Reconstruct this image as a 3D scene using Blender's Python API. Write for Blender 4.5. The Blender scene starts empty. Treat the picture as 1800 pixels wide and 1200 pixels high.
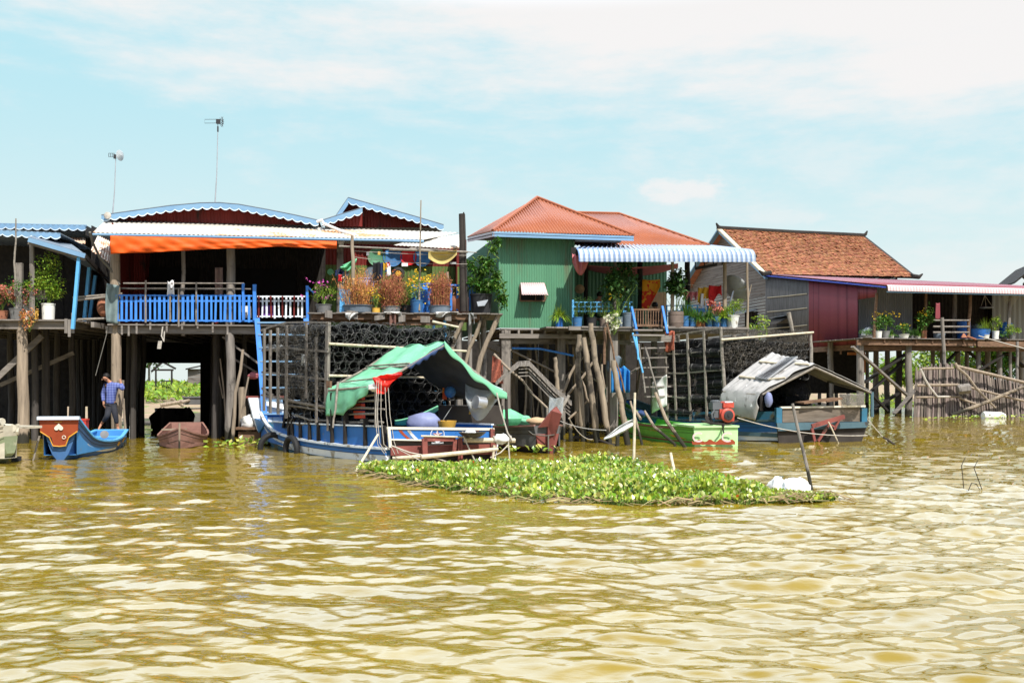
import bpy, math, random
import numpy as np
from mathutils import Vector as V, Matrix, noise as mnoise
R = random.Random(11)
FL, CX, HY, H = 1750.0, 900.0, 670.0, 1.72
rad = math.radians
SC = bpy.context.scene
COL = SC.collection

# ---------------------------------------------------------------- geometry helpers
def P(px, py, Y): return V(((px-CX)/FL*Y, Y, H-(py-HY)/FL*Y))
def W(px, py):
    Y = FL*H/(py-HY); return V(((px-CX)/FL*Y, Y, 0))
def G(px, Y): return V(((px-CX)/FL*Y, Y, 0))
class Fr:
    """vertical facade plane with its own axes: u along, v into the depth"""
    def __init__(s, o, u):
        s.o = V((o[0], o[1], 0)); s.u = V((u[0], u[1], 0)).normalized(); s.v = V((-s.u.y, s.u.x, 0))
    def h(s, px, py, d=0):
        dr = V(((px-CX)/FL, 1, (HY-py)/FL)); c = V((0, 0, H))
        t = ((s.o-c).dot(s.v)+d)/dr.dot(s.v); return c+dr*t
    def l(s, a, d, z): return s.o+s.u*a+s.v*d+V((0, 0, z))
    def a(s, px, d=0): return (s.h(px, HY, d)-s.o).dot(s.u)
    def z(s, px, py, d=0): return s.h(px, py, d).z
def FrP(px, Y, deg): return Fr(G(px, Y), (math.cos(rad(deg)), math.sin(rad(deg))))
UP = V((0, 0, 1))
def rv(s=1.0): return V((R.uniform(-s, s), R.uniform(-s, s), R.uniform(-s, s)))
def lerp(a, b, t): return a+(b-a)*t
def poly_at(pts, x):
    for (x0, y0), (x1, y1) in zip(pts, pts[1:]):
        if x <= x1: return y0+(y1-y0)*((x-x0)/(x1-x0) if x1 != x0 else 0) if x >= x0 else y0
    return pts[-1][1]

class MB:
    def __init__(s): s.v = []; s.f = []; s.m = []
    def add(s, vs, fs, m=0):
        n = len(s.v); s.v += [V(p) for p in vs]; s.f += [tuple(i+n for i in f) for f in fs]; s.m += [m]*len(fs); return s
    def face(s, pts, m=0): return s.add(pts, [tuple(range(len(pts)))], m)
    def obox(s, o, a, b, c, m=0):
        vs = [o, o+a, o+a+b, o+b, o+c, o+a+c, o+a+b+c, o+b+c]
        return s.add(vs, [(0, 3, 2, 1), (4, 5, 6, 7), (0, 1, 5, 4), (1, 2, 6, 5), (2, 3, 7, 6), (3, 0, 4, 7)], m)
    def beam(s, a, b, w, h=None, up=None, m=0):
        a = V(a); b = V(b); h = h or w; d = (b-a); 
        if d.length < 1e-6: return s
        up = V(up) if up is not None else (UP if abs(d.normalized().z) < .95 else V((0, 1, 0)))
        x = d.cross(up).normalized()*w; y = x.cross(d).normalized()*h
        return s.obox(a-x/2-y/2, d, x, y, m)
    def tube(s, pts, r, n=7, m=0, cap=True):
        pts = [V(p) for p in pts]; rs = r if isinstance(r, (list, tuple)) else [r]*len(pts)
        vs = []; fs = []; ref = None
        for i, p in enumerate(pts):
            d = (pts[min(i+1, len(pts)-1)]-pts[max(i-1, 0)])
            d = d.normalized() if d.length > 1e-9 else UP
            if ref is None: ref = d.orthogonal().normalized()
            x = (ref-d*ref.dot(d)); x = x.normalized() if x.length > 1e-6 else d.orthogonal().normalized()
            ref = x; y = d.cross(x)
            for k in range(n):
                a = 2*math.pi*k/n; vs.append(p+(x*math.cos(a)+y*math.sin(a))*rs[i])
        for i in range(len(pts)-1):
            for k in range(n):
                k2 = (k+1) % n; fs.append((i*n+k, i*n+k2, (i+1)*n+k2, (i+1)*n+k))
        if cap: fs.append(tuple(range(n-1, -1, -1))); fs.append(tuple((len(pts)-1)*n+k for k in range(n)))
        return s.add(vs, fs, m)
    def pole(s, a, b, r, r2=None, m=0, seg=7, wob=.02, n=8):
        """a natural, slightly crooked wooden pole"""
        a = V(a); b = V(b); r2 = r2 or r*.85; L = (b-a).length; ph = R.uniform(0, 100)
        pts = []; rs = []
        for i in range(seg+1):
            t = i/seg; w = wob*L**.5*math.sin(math.pi*min(max(t, 0), 1))
            o = V((mnoise.noise(V((ph, t*3, 0))), mnoise.noise(V((ph, t*3, 9))), 0))*w*1.6
            pts.append(a.lerp(b, t)+o); rs.append((r+(r2-r)*t)*(1+.10*mnoise.noise(V((ph, t*6, 4)))))
        return s.tube(pts, rs, n, m)
    def ring(s, c, ax, rad_, r, n=16, k=5, m=0, a0=0, a1=2*math.pi):
        ax = V(ax).normalized(); x = ax.orthogonal().normalized() if abs(ax.z) > .99 else V((0,0,1)).cross(ax).normalized(); y = ax.cross(x)
        full = abs(a1-a0-2*math.pi) < 1e-6
        vs = []; fs = []; N = n if full else n+1
        for i in range(N):
            a = a0+(a1-a0)*i/n; d = x*math.cos(a)+y*math.sin(a)
            for j in range(k):
                b = 2*math.pi*j/k; vs.append(c+d*(rad_+r*math.cos(b))+ax*r*math.sin(b))
        for i in range(n):
            i2 = (i+1) % N
            for j in range(k):
                j2 = (j+1) % k; fs.append((i*k+j, i2*k+j, i2*k+j2, i*k+j2))
        return s.add(vs, fs, m)
    def lathe(s, base, prof, n=18, ax=UP, m=0, cap=True):
        ax = V(ax).normalized(); x = ax.orthogonal().normalized(); y = ax.cross(x); vs = []; fs = []
        for (r, z) in prof:
            for k in range(n):
                a = 2*math.pi*k/n; vs.append(V(base)+ax*z+(x*math.cos(a)+y*math.sin(a))*r)
        for i in range(len(prof)-1):
            for k in range(n):
                k2 = (k+1) % n; fs.append((i*n+k, i*n+k2, (i+1)*n+k2, (i+1)*n+k))
        if cap:
            if prof[0][0] > 1e-4: fs.append(tuple(range(n-1, -1, -1)))
            if prof[-1][0] > 1e-4: fs.append(tuple((len(prof)-1)*n+k for k in range(n)))
        return s.add(vs, fs, m)
    def sheet(s, fn, nu, nv, m=0):
        vs = [fn(i/nu, j/nv) for j in range(nv+1) for i in range(nu+1)]; fs = []
        for j in range(nv):
            for i in range(nu):
                a = j*(nu+1)+i; fs.append((a, a+1, a+nu+2, a+nu+1))
        return s.add(vs, fs, m)
    def slab(s, pts, ext, m=0):
        """polygon extruded by the vector ext"""
        pts = [V(p) for p in pts]; n = len(pts); ext = V(ext)
        vs = pts+[p+ext for p in pts]
        fs = [tuple(range(n-1, -1, -1)), tuple(range(n, 2*n))]+[(i, (i+1) % n, n+(i+1) % n, n+i) for i in range(n)]
        return s.add(vs, fs, m)
    def corr(s, a, b, top, waves, amp, m=0, per=6, nv=1, jag=0, m2=None):
        """corrugated sheet: base edge a-b, top(t) the upper edge; ridges run from base to top"""
        n = waves*per; a = V(a); b = V(b); T = [V(top(i/n)) for i in range(n+1)]
        nm = (b-a).cross(V(top(.5))-a.lerp(b, .5)).normalized(); vs = []
        for j in range(nv+1):
            for i in range(n+1):
                t = i/n; e = a.lerp(b, t)
                p = e.lerp(T[i], j/nv)+nm*amp*math.sin(2*math.pi*waves*t)
                if jag and j == 0: p += (e-T[i]).normalized()*jag*mnoise.noise(V((t*9, 3, jag)))
                vs.append(p)
        fs = []
        for j in range(nv):
            for i in range(n):
                k = j*(n+1)+i; fs.append((k, k+1, k+n+2, k+n+1))
        s.add(vs, fs, m)
        if m2 is not None:
            q = len(fs)
            for idx in range(q):
                i = idx % n
                if i % per in m2[0]: s.m[-q+idx] = m2[1]
        return s
    def leaf(s, p, d, nrm, l, w, m=0, bend=.15):
        d = d.normalized(); sd = d.cross(nrm)
        sd = sd.normalized() if sd.length > 1e-5 else d.orthogonal().normalized(); up = sd.cross(d)
        q = p+d*l*.45-up*l*bend*.2
        return s.add([p, q+sd*w*.5+up*w*.12, p+d*l-up*l*bend, q-sd*w*.5+up*w*.12, q], [(0, 4, 1), (1, 4, 2), (2, 4, 3), (3, 4, 0)], m)
    def build(s, name, mats, parent=None, smooth=False, solid=0, loc=None, sub=0):
        me = bpy.data.meshes.new(name)
        o = bpy.data.objects.new(name, me); COL.objects.link(o)
        off = V((0, 0, 0))
        if parent is not None:
            r = parent
            while r is not None: off = off+r.location; r = r.parent
            o.parent = parent
        elif loc is not None: off = V(loc); o.location = off
        me.from_pydata([tuple(p-off) for p in s.v], [], s.f)
        if not isinstance(mats, (list, tuple)): mats = [mats]
        for m in mats: me.materials.append(M[m] if isinstance(m, str) else m)
        me.polygons.foreach_set('material_index', [min(k, len(mats)-1) for k in s.m])
        if smooth:
            me.polygons.foreach_set('use_smooth', [True]*len(me.polygons))
            me.set_sharp_from_angle(angle=rad(42))
        me.update()
        if solid:
            md = o.modifiers.new('Thickness', 'SOLIDIFY'); md.thickness = solid; md.offset = 0
        if sub:
            md = o.modifiers.new('Smooth', 'SUBSURF'); md.levels = sub; md.render_levels = sub
        return o
def tag(o, label=None, cat=None, group=None, kind=None):
    if label: o['label'] = label
    if cat: o['category'] = cat
    if group: o['group'] = group
    if kind: o['kind'] = kind
    return o
def T(name, label, cat, loc=(0, 0, 0), group=None):
    o = bpy.data.objects.new(name, None); COL.objects.link(o); o.location = V(loc); o.empty_display_size = .1
    return tag(o, label, cat, group)
def one(mb, name, mats, label, cat, loc, group=None, **kw):
    return tag(mb.build(name, mats, None, loc=loc, **kw), label, cat, group)
def copy_thing(src, loc, label=None, rot=None):
    c = src.copy(); COL.objects.link(c); c.location = loc
    if rot is not None: c.rotation_euler = rot
    if label: c['label'] = label
    for ch in list(src.children):
        k = ch.copy(); COL.objects.link(k); k.parent = c
        for g in list(ch.children):
            q = g.copy(); COL.objects.link(q); q.parent = k
    return c

# ---------------------------------------------------------------- materials
M = {}
def mat(name, c1, c2=None, sc=4, st=(1, 1, 1), rough=.75, bump=.0, spec=.25, metal=0, dirt=None, dirt2=None, island=0, trans=0, lo=.3, hi=.7, detail=6, holes=None, tide=0):
    m = bpy.data.materials.new(name); m.use_nodes = True; nt = m.node_tree; N = nt.nodes; L = nt.links; N.clear()
    out = N.new('ShaderNodeOutputMaterial'); b = N.new('ShaderNodeBsdfPrincipled')
    b.inputs['Roughness'].default_value = rough; b.inputs['Specular IOR Level'].default_value = spec; b.inputs['Metallic'].default_value = metal
    c2 = c2 or tuple(x*.72 for x in c1)
    tc = N.new('ShaderNodeTexCoord'); oi = N.new('ShaderNodeObjectInfo')
    ad = N.new('ShaderNodeVectorMath'); ad.operation = 'MULTIPLY_ADD'; ad.inputs[1].default_value = (1, 1, 1)
    cb = N.new('ShaderNodeCombineXYZ'); ml = N.new('ShaderNodeMath'); ml.operation = 'MULTIPLY'; ml.inputs[1].default_value = 17.0
    L.new(oi.outputs['Random'], ml.inputs[0])
    for k in range(3): L.new(ml.outputs[0], cb.inputs[k])
    L.new(tc.outputs['Object'], ad.inputs[0]); L.new(cb.outputs[0], ad.inputs[2])
    mp = N.new('ShaderNodeMapping'); mp.inputs['Scale'].default_value = tuple(sc*x for x in st); L.new(ad.outputs[0], mp.inputs['Vector'])
    nz = N.new('ShaderNodeTexNoise'); nz.inputs['Scale'].default_value = 1; nz.inputs['Detail'].default_value = detail; nz.inputs['Roughness'].default_value = .62
    L.new(mp.outputs[0], nz.inputs['Vector'])
    rp = N.new('ShaderNodeValToRGB'); rp.color_ramp.elements[0].position = lo; rp.color_ramp.elements[1].position = hi
    rp.color_ramp.elements[0].color = (*c2, 1); rp.color_ramp.elements[1].color = (*c1, 1); L.new(nz.outputs['Fac'], rp.inputs['Fac'])
    col = rp.outputs['Color']
    for dd in (dirt, dirt2):
        if not dd: continue
        dc, dsc, th, wd = dd[:4]; dst = dd[4] if len(dd) > 4 else (1, 1, 1)
        mp2 = N.new('ShaderNodeMapping'); mp2.inputs['Scale'].default_value = tuple(dsc*x for x in dst); mp2.inputs['Location'].default_value = (3.3, 1.7, dsc)
        L.new(ad.outputs[0], mp2.inputs['Vector'])
        n2 = N.new('ShaderNodeTexNoise'); n2.inputs['Scale'].default_value = 1; n2.inputs['Detail'].default_value = 7; n2.inputs['Roughness'].default_value = .65
        L.new(mp2.outputs[0], n2.inputs['Vector'])
        r2 = N.new('ShaderNodeMapRange'); r2.inputs['From Min'].default_value = th; r2.inputs['From Max'].default_value = th+wd; L.new(n2.outputs['Fac'], r2.inputs['Value'])
        mx = N.new('ShaderNodeMix'); mx.data_type = 'RGBA'; L.new(r2.outputs[0], mx.inputs['Factor']); L.new(col, mx.inputs[6]); mx.inputs[7].default_value = (*dc, 1); col = mx.outputs[2]
    if island:
        g = N.new('ShaderNodeNewGeometry'); hs = N.new('ShaderNodeHueSaturation')
        a = N.new('ShaderNodeMapRange'); a.inputs['To Min'].default_value = 1-island; a.inputs['To Max'].default_value = 1+island; L.new(g.outputs['Random Per Island'], a.inputs['Value'])
        w = N.new('ShaderNodeTexWhiteNoise'); w.noise_dimensions = '1D'; L.new(g.outputs['Random Per Island'], w.inputs['W'])
        a2 = N.new('ShaderNodeMapRange'); a2.inputs['To Min'].default_value = .5-.05*island*2; a2.inputs['To Max'].default_value = .5+.03*island*2; L.new(w.outputs['Value'], a2.inputs['Value'])
        L.new(a.outputs[0], hs.inputs['Value']); L.new(a2.outputs[0], hs.inputs['Hue']); L.new(col, hs.inputs['Color']); col = hs.outputs['Color']
    if tide:   # dark wet stain left by the river, with a ragged upper edge
        gp = N.new('ShaderNodeNewGeometry'); sx = N.new('ShaderNodeSeparateXYZ'); L.new(gp.outputs['Position'], sx.inputs[0])
        ma = N.new('ShaderNodeMath'); ma.operation = 'MULTIPLY_ADD'; ma.inputs[1].default_value = -.5; L.new(nz.outputs['Fac'], ma.inputs[0]); L.new(sx.outputs[2], ma.inputs[2])
        mr = N.new('ShaderNodeMapRange'); mr.inputs['From Min'].default_value = tide-.25; mr.inputs['From Max'].default_value = tide-.33; L.new(ma.outputs[0], mr.inputs['Value'])
        mx = N.new('ShaderNodeMix'); mx.data_type = 'RGBA'; L.new(mr.outputs[0], mx.inputs['Factor']); L.new(col, mx.inputs[6]); mx.inputs[7].default_value = (.028, .026, .018, 1); col = mx.outputs[2]
    L.new(col, b.inputs['Base Color'])
    if bump:
        bp = N.new('ShaderNodeBump'); bp.inputs['Strength'].default_value = bump; bp.inputs['Distance'].default_value = .02; L.new(nz.outputs['Fac'], bp.inputs['Height']); L.new(bp.outputs[0], b.inputs['Normal'])
    sh = b.outputs[0]
    if trans:
        tr = N.new('ShaderNodeBsdfTranslucent'); L.new(col, tr.inputs['Color']); ms = N.new('ShaderNodeMixShader'); ms.inputs[0].default_value = trans
        L.new(sh, ms.inputs[1]); L.new(tr.outputs[0], ms.inputs[2]); sh = ms.outputs[0]
    if holes:   # open weave: (cell size scale, thread share) or ('noise', scale, share)
        tp = N.new('ShaderNodeBsdfTransparent'); ms = N.new('ShaderNodeMixShader')
        if holes[0] == 'noise':
            n3 = N.new('ShaderNodeTexNoise'); n3.inputs['Scale'].default_value = holes[1]; n3.inputs['Detail'].default_value = 3; L.new(ad.outputs[0], n3.inputs['Vector'])
            gt = N.new('ShaderNodeMath'); gt.operation = 'LESS_THAN'; gt.inputs[1].default_value = holes[2]; L.new(n3.outputs['Fac'], gt.inputs[0]); L.new(gt.outputs[0], ms.inputs[0])
        else: ms.inputs[0].default_value = holes[1]
        L.new(sh, ms.inputs[1]); L.new(tp.outputs[0], ms.inputs[2]); sh = ms.outputs[0]
    L.new(sh, out.inputs['Surface']); M[name] = m; return m
VT = (8, 8, .7); 
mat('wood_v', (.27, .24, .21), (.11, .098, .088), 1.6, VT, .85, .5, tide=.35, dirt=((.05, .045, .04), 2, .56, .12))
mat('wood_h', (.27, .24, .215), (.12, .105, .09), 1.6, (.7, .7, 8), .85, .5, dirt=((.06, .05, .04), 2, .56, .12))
mat('wood_shade', (.085, .075, .068), (.04, .036, .033), 1.6, VT, .85, .4)  # darker stilt wood, under-house shade put into its colour
mat('wood_brown', (.22, .13, .08), (.09, .055, .035), 2, (2, 2, 5), .85, .4)
mat('brush', (.22, .185, .155), (.10, .08, .068), 2, (3, 3, .8), .9, .3, island=.4)
mat('wood_dark', (.034, .029, .025), (.014, .012, .011), 2, (3, 3, 3), .85, .4)  # near black: indoor and under-house shade put into the colour; also dark timber
mat('pole', (.36, .285, .21), (.17, .135, .10), 2, VT, .8, .5, tide=.3, dirt=((.10, .08, .06), 1.5, .6, .1))
mat('stake', (.36, .29, .21), (.15, .12, .09), 2, VT, .8, .6, tide=.45, dirt=((.05, .042, .034), 1.1, .52, .1))
mat('bamboo', (.62, .55, .42), (.38, .32, .22), 3, (3, 3, 3), .55, .2)
mat('stick', (.30, .27, .23), (.14, .12, .10), 3, (4, 4, 4), .8, .3)
mat('blue_paint', (.055, .24, .70), (.04, .17, .52), 3, (2, 2, 1), .5, .15, dirt=((.25, .3, .36), 7, .66, .06))
mat('blue_light', (.13, .42, .74), (.09, .33, .62), 3, (1, 1, 1), .5, .1, dirt=((.35, .4, .45), 6, .64, .08))
mat('trim_blue', (.19, .33, .48), (.15, .27, .42), 2, (1, 1, 1), .5, .1, dirt=((.13, .17, .2), 4, .66, .1))
mat('trim_white', (.66, .76, .86), None, 2, rough=.5)
mat('dark_red', (.17, .018, .014), (.10, .012, .010), 1.2, (3, 3, .3), .55, .1, dirt=((.03, .012, .01), 1.5, .56, .12, (2, 2, .6)))
mat('white_roof', (.54, .51, .45), (.45, .42, .37), 1.2, (1, 1, 1), .5, .05, dirt=((.46, .24, .11), .7, .575, .05, (.8, 1.6, 1)), dirt2=((.42, .38, .33), 2.2, .62, .1, (1, 3, 1)))
mat('rust_sheet', (.70, .62, .52), (.48, .25, .14), 1.5, (2, 2, .5), .6, .1, lo=.4, hi=.55)
mat('orange_tarp', (.82, .13, .015), (.66, .085, .01), 3, rough=.55, bump=.2, trans=.12)
mat('green_wall', (.098, .25, .15), (.08, .21, .125), 1.5, (2, 2, .4), .45, .05, dirt=((.12, .15, .09), 1.2, .56, .14, (2, 2, .3)), dirt2=((.16, .10, .06), 3, .74, .05))
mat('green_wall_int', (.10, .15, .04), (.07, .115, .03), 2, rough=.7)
mat('terracotta', (.33, .105, .046), (.26, .076, .034), .9, (1, 1, 1), .5, .05, dirt=((.25, .08, .05), 1.4, .62, .1))
mat('roof_tile', (.44, .205, .10), (.28, .128, .065), 2.5, (1, 1, 1), .9, .3, island=.2, dirt=((.07, .05, .04), 1.2, .66, .08), dirt2=((.5, .38, .25), 3, .66, .05))
mat('awning_white', (.40, .46, .54), (.35, .41, .50), 1, rough=.35, spec=.4)
mat('rib_shadow_blue', (.13, .22, .42), None, 1, rough=.4)  # blue for rib faces: rib shadow lines put into the colour
mat('maroon', (.23, .05, .062), (.19, .04, .05), .8, (3, 3, .1), .55, .05, dirt=((.13, .025, .035), .8, .55, .04, (2.5, 2.5, .02)))
mat('maroon_roof', (.23, .055, .068), (.18, .042, .055), 1, rough=.45)
mat('maroon_lip', (.66, .50, .50), (.58, .42, .43), 2, rough=.4)
mat('grey_plank', (.235, .205, .185), (.11, .095, .085), 1.3, (.35, .35, 9), .85, .4, dirt=((.06, .05, .045), 2, .57, .1, (.4, .4, 5)))
mat('grey_mat', (.20, .19, .185), (.10, .095, .09), 2.0, (6, 6, .5), .8, .3)
mat('zinc', (.27, .29, .31), (.20, .22, .24), 1, (2, 2, .4), .5, .05, dirt=((.25, .2, .16), 1.4, .64, .1))
mat('royal_trim', (.035, .07, .45), None, 2, rough=.5)
mat('opening_dark', (.012, .012, .013), None, 3, rough=.9)  # black slabs for doorways and windows: indoor dark put into the colour
mat('rubber', (.02, .02, .021), None, 5, rough=.7, bump=.2)
mat('boat_blue', (.035, .165, .47), (.025, .12, .36), 1.6, (1, 1, 1), .5, .12, dirt=((.14, .16, .17), 2.6, .62, .06), dirt2=((.02, .06, .16), 5, .66, .04))
mat('boat_blue2', (.065, .25, .53), (.045, .19, .44), 1.6, rough=.5, bump=.12, dirt=((.20, .20, .18), 3.4, .62, .06))
mat('boat_teal', (.04, .17, .28), (.03, .11, .17), 2, rough=.55, dirt=((.10, .09, .05), 2.0, .52, .1))
mat('boat_white', (.72, .76, .80), (.58, .62, .66), 2, rough=.55, bump=.2, dirt=((.30, .27, .22), 3, .56, .07))
mat('cream', (.72, .68, .58), (.58, .54, .44), 3, rough=.6, dirt=((.25, .2, .14), 4, .64, .06))
mat('boat_red', (.25, .075, .06), (.16, .05, .042), 2.4, rough=.65, bump=.2, dirt=((.06, .035, .025), 3, .58, .08), dirt2=((.45, .18, .15), 6, .66, .04))
mat('boat_pinkwood', (.31, .165, .13), (.19, .10, .08), 2.4, (1, 1, 3), .75, .3, dirt=((.10, .06, .04), 3, .6, .07))
mat('boat_grey', (.13, .13, .13), (.08, .08, .08), 2.4, rough=.65, bump=.2, dirt=((.3, .28, .26), 5, .68, .04))
mat('boat_tan', (.52, .48, .38), (.34, .30, .23), 2, (1, 1, 2), .8, .4, dirt=((.16, .13, .09), 3, .6, .08))
mat('boat_mossy', (.26, .30, .18), (.17, .19, .11), 2.4, rough=.8, bump=.3, dirt=((.40, .38, .27), 3, .6, .1))
mat('boat_orange', (.31, .062, .024), (.24, .045, .018), 3, rough=.5, dirt=((.2, .05, .02), 5, .64, .06))  # darkened: the bow panel's shade is put into the paint
mat('gold', (.66, .33, .04), None, 4, rough=.5)
mat('boat_green', (.16, .50, .085), (.11, .40, .06), 2, rough=.5, bump=.1, dirt=((.40, .52, .22), 3.5, .63, .06))
mat('boat_green_pale', (.46, .72, .36), (.36, .64, .26), 2.5, rough=.5, dirt=((.2, .5, .1), 3, .6, .08))
mat('boat_greyblue', (.085, .15, .18), (.06, .11, .135), 2, rough=.6, bump=.15, dirt=((.05, .05, .05), 3, .6, .08))
mat('boat_wood', (.20, .165, .13), (.10, .08, .06), 2, (1, 1, 6), .8, .3)
mat('hull_dark', (.05, .042, .036), (.025, .02, .018), 2, rough=.8)
mat('red_paint', (.55, .05, .03), None, 3, rough=.5)
mat('tarp_green', (.24, .60, .38), (.17, .50, .30), 3, rough=.5, bump=.25, trans=.2, dirt=((.55, .78, .62), 2.5, .62, .08), dirt2=((.03, .30, .14), 2.1, .66, .06))
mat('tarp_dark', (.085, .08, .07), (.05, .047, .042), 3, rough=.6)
mat('tarp_navy', (.03, .06, .16), None, 3, rough=.6)
mat('boat_blue_dull', (.05, .13, .29), (.035, .09, .22), 1.6, rough=.5, bump=.1, dirt=((.10, .13, .16), 2.6, .60, .08), dirt2=((.30, .24, .1), 4, .72, .03))
mat('tarp_grey', (.44, .43, .42), (.29, .285, .28), 2.4, (1, 1, 1), .55, .35, dirt=((.20, .19, .18), 2.6, .58, .06, (1, 2.5, 1)), dirt2=((.8, .8, .79), 4, .62, .06))
mat('plastic_white', (.82, .82, .80), (.70, .70, .68), 6, rough=.4, bump=.3, trans=.25)
mat('plastic_clear', (.62, .66, .68), (.45, .49, .5), 6, rough=.3, bump=.4, trans=.3, holes=('flat', .35))
mat('plastic_red', (.85, .035, .02), (.65, .02, .015), 5, rough=.4, bump=.3, trans=.2)
mat('plastic_green', (.25, .72, .42), (.18, .58, .3), 5, rough=.4, bump=.3, trans=.3)
mat('net_black', (.017, .017, .018), (.009, .009, .01), 6, rough=.8, holes=('noise', 60, .45))
mat('wire', (.13, .128, .12), (.015, .015, .015), 6, rough=.5, spec=.5)
mat('net_drape', (.11, .095, .075), (.03, .028, .025), 2.5, rough=.8, holes=('noise', 40, .56))
mat('net_red', (.45, .13, .08), (.28, .08, .05), 5, rough=.8, holes=('noise', 60, .42))
mat('net_grey', (.30, .28, .25), (.15, .14, .12), 5, rough=.8, holes=('noise', 70, .52))
mat('net_yellow', (.62, .50, .20), (.45, .36, .14), 5, rough=.8, trans=.2, holes=('noise', 80, .36))
mat('steel', (.55, .56, .58), (.4, .41, .43), 5, rough=.35, metal=.6)
mat('black_metal', (.03, .03, .033), None, 5, rough=.4, spec=.5)
mat('engine_red', (.50, .085, .055), (.38, .06, .04), 4, rough=.45, dirt=((.08, .05, .04), 6, .62, .08))
mat('engine_grey', (.12, .13, .14), None, 4, rough=.5, dirt=((.03, .03, .03), 6, .6, .08))
mat('rope', (.52, .48, .42), (.34, .31, .27), 20, rough=.9)
mat('rope_dark', (.16, .15, .13), None, 20, rough=.9)
mat('bucket_white', (.74, .74, .70), (.6, .6, .56), 4, rough=.45, dirt=((.35, .28, .2), 3, .6, .1))
mat('pot_blue', (.05, .16, .34), (.035, .11, .25), 4, rough=.5, dirt=((.2, .2, .2), 5, .64, .08))
mat('barrel_blue', (.03, .16, .52), (.022, .12, .42), 2, rough=.4, spec=.4, dirt=((.25, .3, .38), 4, .68, .06))
mat('pot_grey', (.20, .20, .20), (.12, .12, .12), 4, rough=.7, dirt=((.1, .08, .06), 3, .58, .1))
mat('pot_slate', (.16, .20, .24), (.11, .14, .18), 4, rough=.6)
mat('pot_black', (.03, .03, .032), None, 4, rough=.6)
mat('pot_orange', (.45, .17, .05), (.33, .12, .04), 4, rough=.7)
mat('pot_clay', (.34, .14, .08), (.24, .1, .06), 4, rough=.8)
mat('pot_brown', (.20, .15, .125), (.13, .10, .08), 4, rough=.7)
mat('pot_lilac', (.36, .38, .62), (.28, .30, .5), 4, rough=.5)
mat('pot_yellow', (.62, .36, .06), None, 4, rough=.6)
mat('soil', (.07, .05, .035), None, 8, rough=1)
mat('leaf', (.085, .21, .028), (.045, .125, .018), 3, rough=.5, spec=.35, island=.45, trans=.3)
mat('leaf_lime', (.25, .38, .035), (.14, .26, .025), 3, rough=.5, spec=.3, island=.45, trans=.35)
mat('leaf_dark', (.05, .12, .025), (.025, .07, .015), 3, rough=.5, spec=.35, island=.4, trans=.25)
mat('leaf_hy', (.30, .42, .035), (.15, .27, .02), 2.2, rough=.3, spec=.9, island=.5, trans=.3)
mat('leaf_hy2', (.50, .52, .14), (.32, .36, .05), 2.2, rough=.3, spec=.8, island=.4, trans=.3)
mat('stem_dry', (.40, .34, .17), (.20, .15, .07), 5, rough=.8, island=.4)
mat('stem_green', (.16, .26, .05), (.10, .17, .03), 5, rough=.7, island=.3)
mat('straw', (.62, .34, .10), (.42, .20, .06), 4, rough=.8, island=.45, trans=.2)
mat('straw_red', (.44, .20, .085), (.30, .13, .06), 4, rough=.8, island=.45, trans=.2)
mat('flower_yellow', (.85, .62, .04), (.80, .52, .03), 5, rough=.6, island=.08, trans=.2)
mat('flower_orange', (.80, .20, .03), None, 5, rough=.6, island=.3, trans=.2)
mat('flower_pink', (.70, .12, .45), None, 5, rough=.6, island=.3, trans=.2)
mat('flower_salmon', (.72, .30, .20), (.52, .20, .14), 5, rough=.7, island=.35, trans=.2)
mat('flower_white', (.82, .82, .62), None, 5, rough=.6, island=.2, trans=.2)
mat('skin', (.40, .20, .12), (.34, .165, .10), 4, rough=.6)
mat('hair', (.012, .010, .009), None, 9, rough=.6)
mat('denim_black', (.035, .037, .045), (.02, .02, .026), 6, rough=.9)
mat('cloth_white', (.80, .80, .80), (.68, .68, .70), 4, rough=.8, trans=.15)
mat('cloth_black', (.016, .016, .02), None, 4, rough=.9)
mat('cloth_navy', (.02, .03, .09), None, 4, rough=.9)
mat('cloth_red', (.70, .03, .035), (.5, .02, .025), 4, rough=.8, trans=.2)
mat('cloth_yellow', (.70, .45, .05), (.6, .33, .03), 4, rough=.8, trans=.25)
mat('cloth_blue', (.12, .32, .66), None, 4, rough=.8, trans=.2)
mat('cloth_pink', (.60, .20, .22), (.45, .14, .15), 4, rough=.8, trans=.2)
mat('cloth_tan', (.50, .34, .20), None, 4, rough=.8)
mat('cloth_grey', (.34, .35, .35), (.22, .23, .23), 4, rough=.85)
mat('cloth_greygreen', (.20, .26, .26), (.12, .16, .16), 4, rough=.85)
mat('sarong', (.85, .42, .03), (.72, .05, .02), 3.2, rough=.7, trans=.35, lo=.46, hi=.50, detail=2)
mat('tarp_blue', (.06, .34, .75), (.04, .25, .6), 3, rough=.5, trans=.25)
mat('lifejacket', (.80, .10, .05), None, 3, rough=.7)
mat('mud', (.34, .25, .17), (.22, .16, .10), 1.2, rough=.95, bump=.4, dirt=((.14, .20, .05), 1.1, .56, .06))
mat('pearl_bag', (.22, .25, .42), (.16, .18, .32), 5, rough=.5, bump=.3)
mat('foam', (.86, .86, .86), None, 7, rough=.8, bump=.3)
mat('green_glass', (.08, .42, .26), None, 3, rough=.3, trans=.5)

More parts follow.
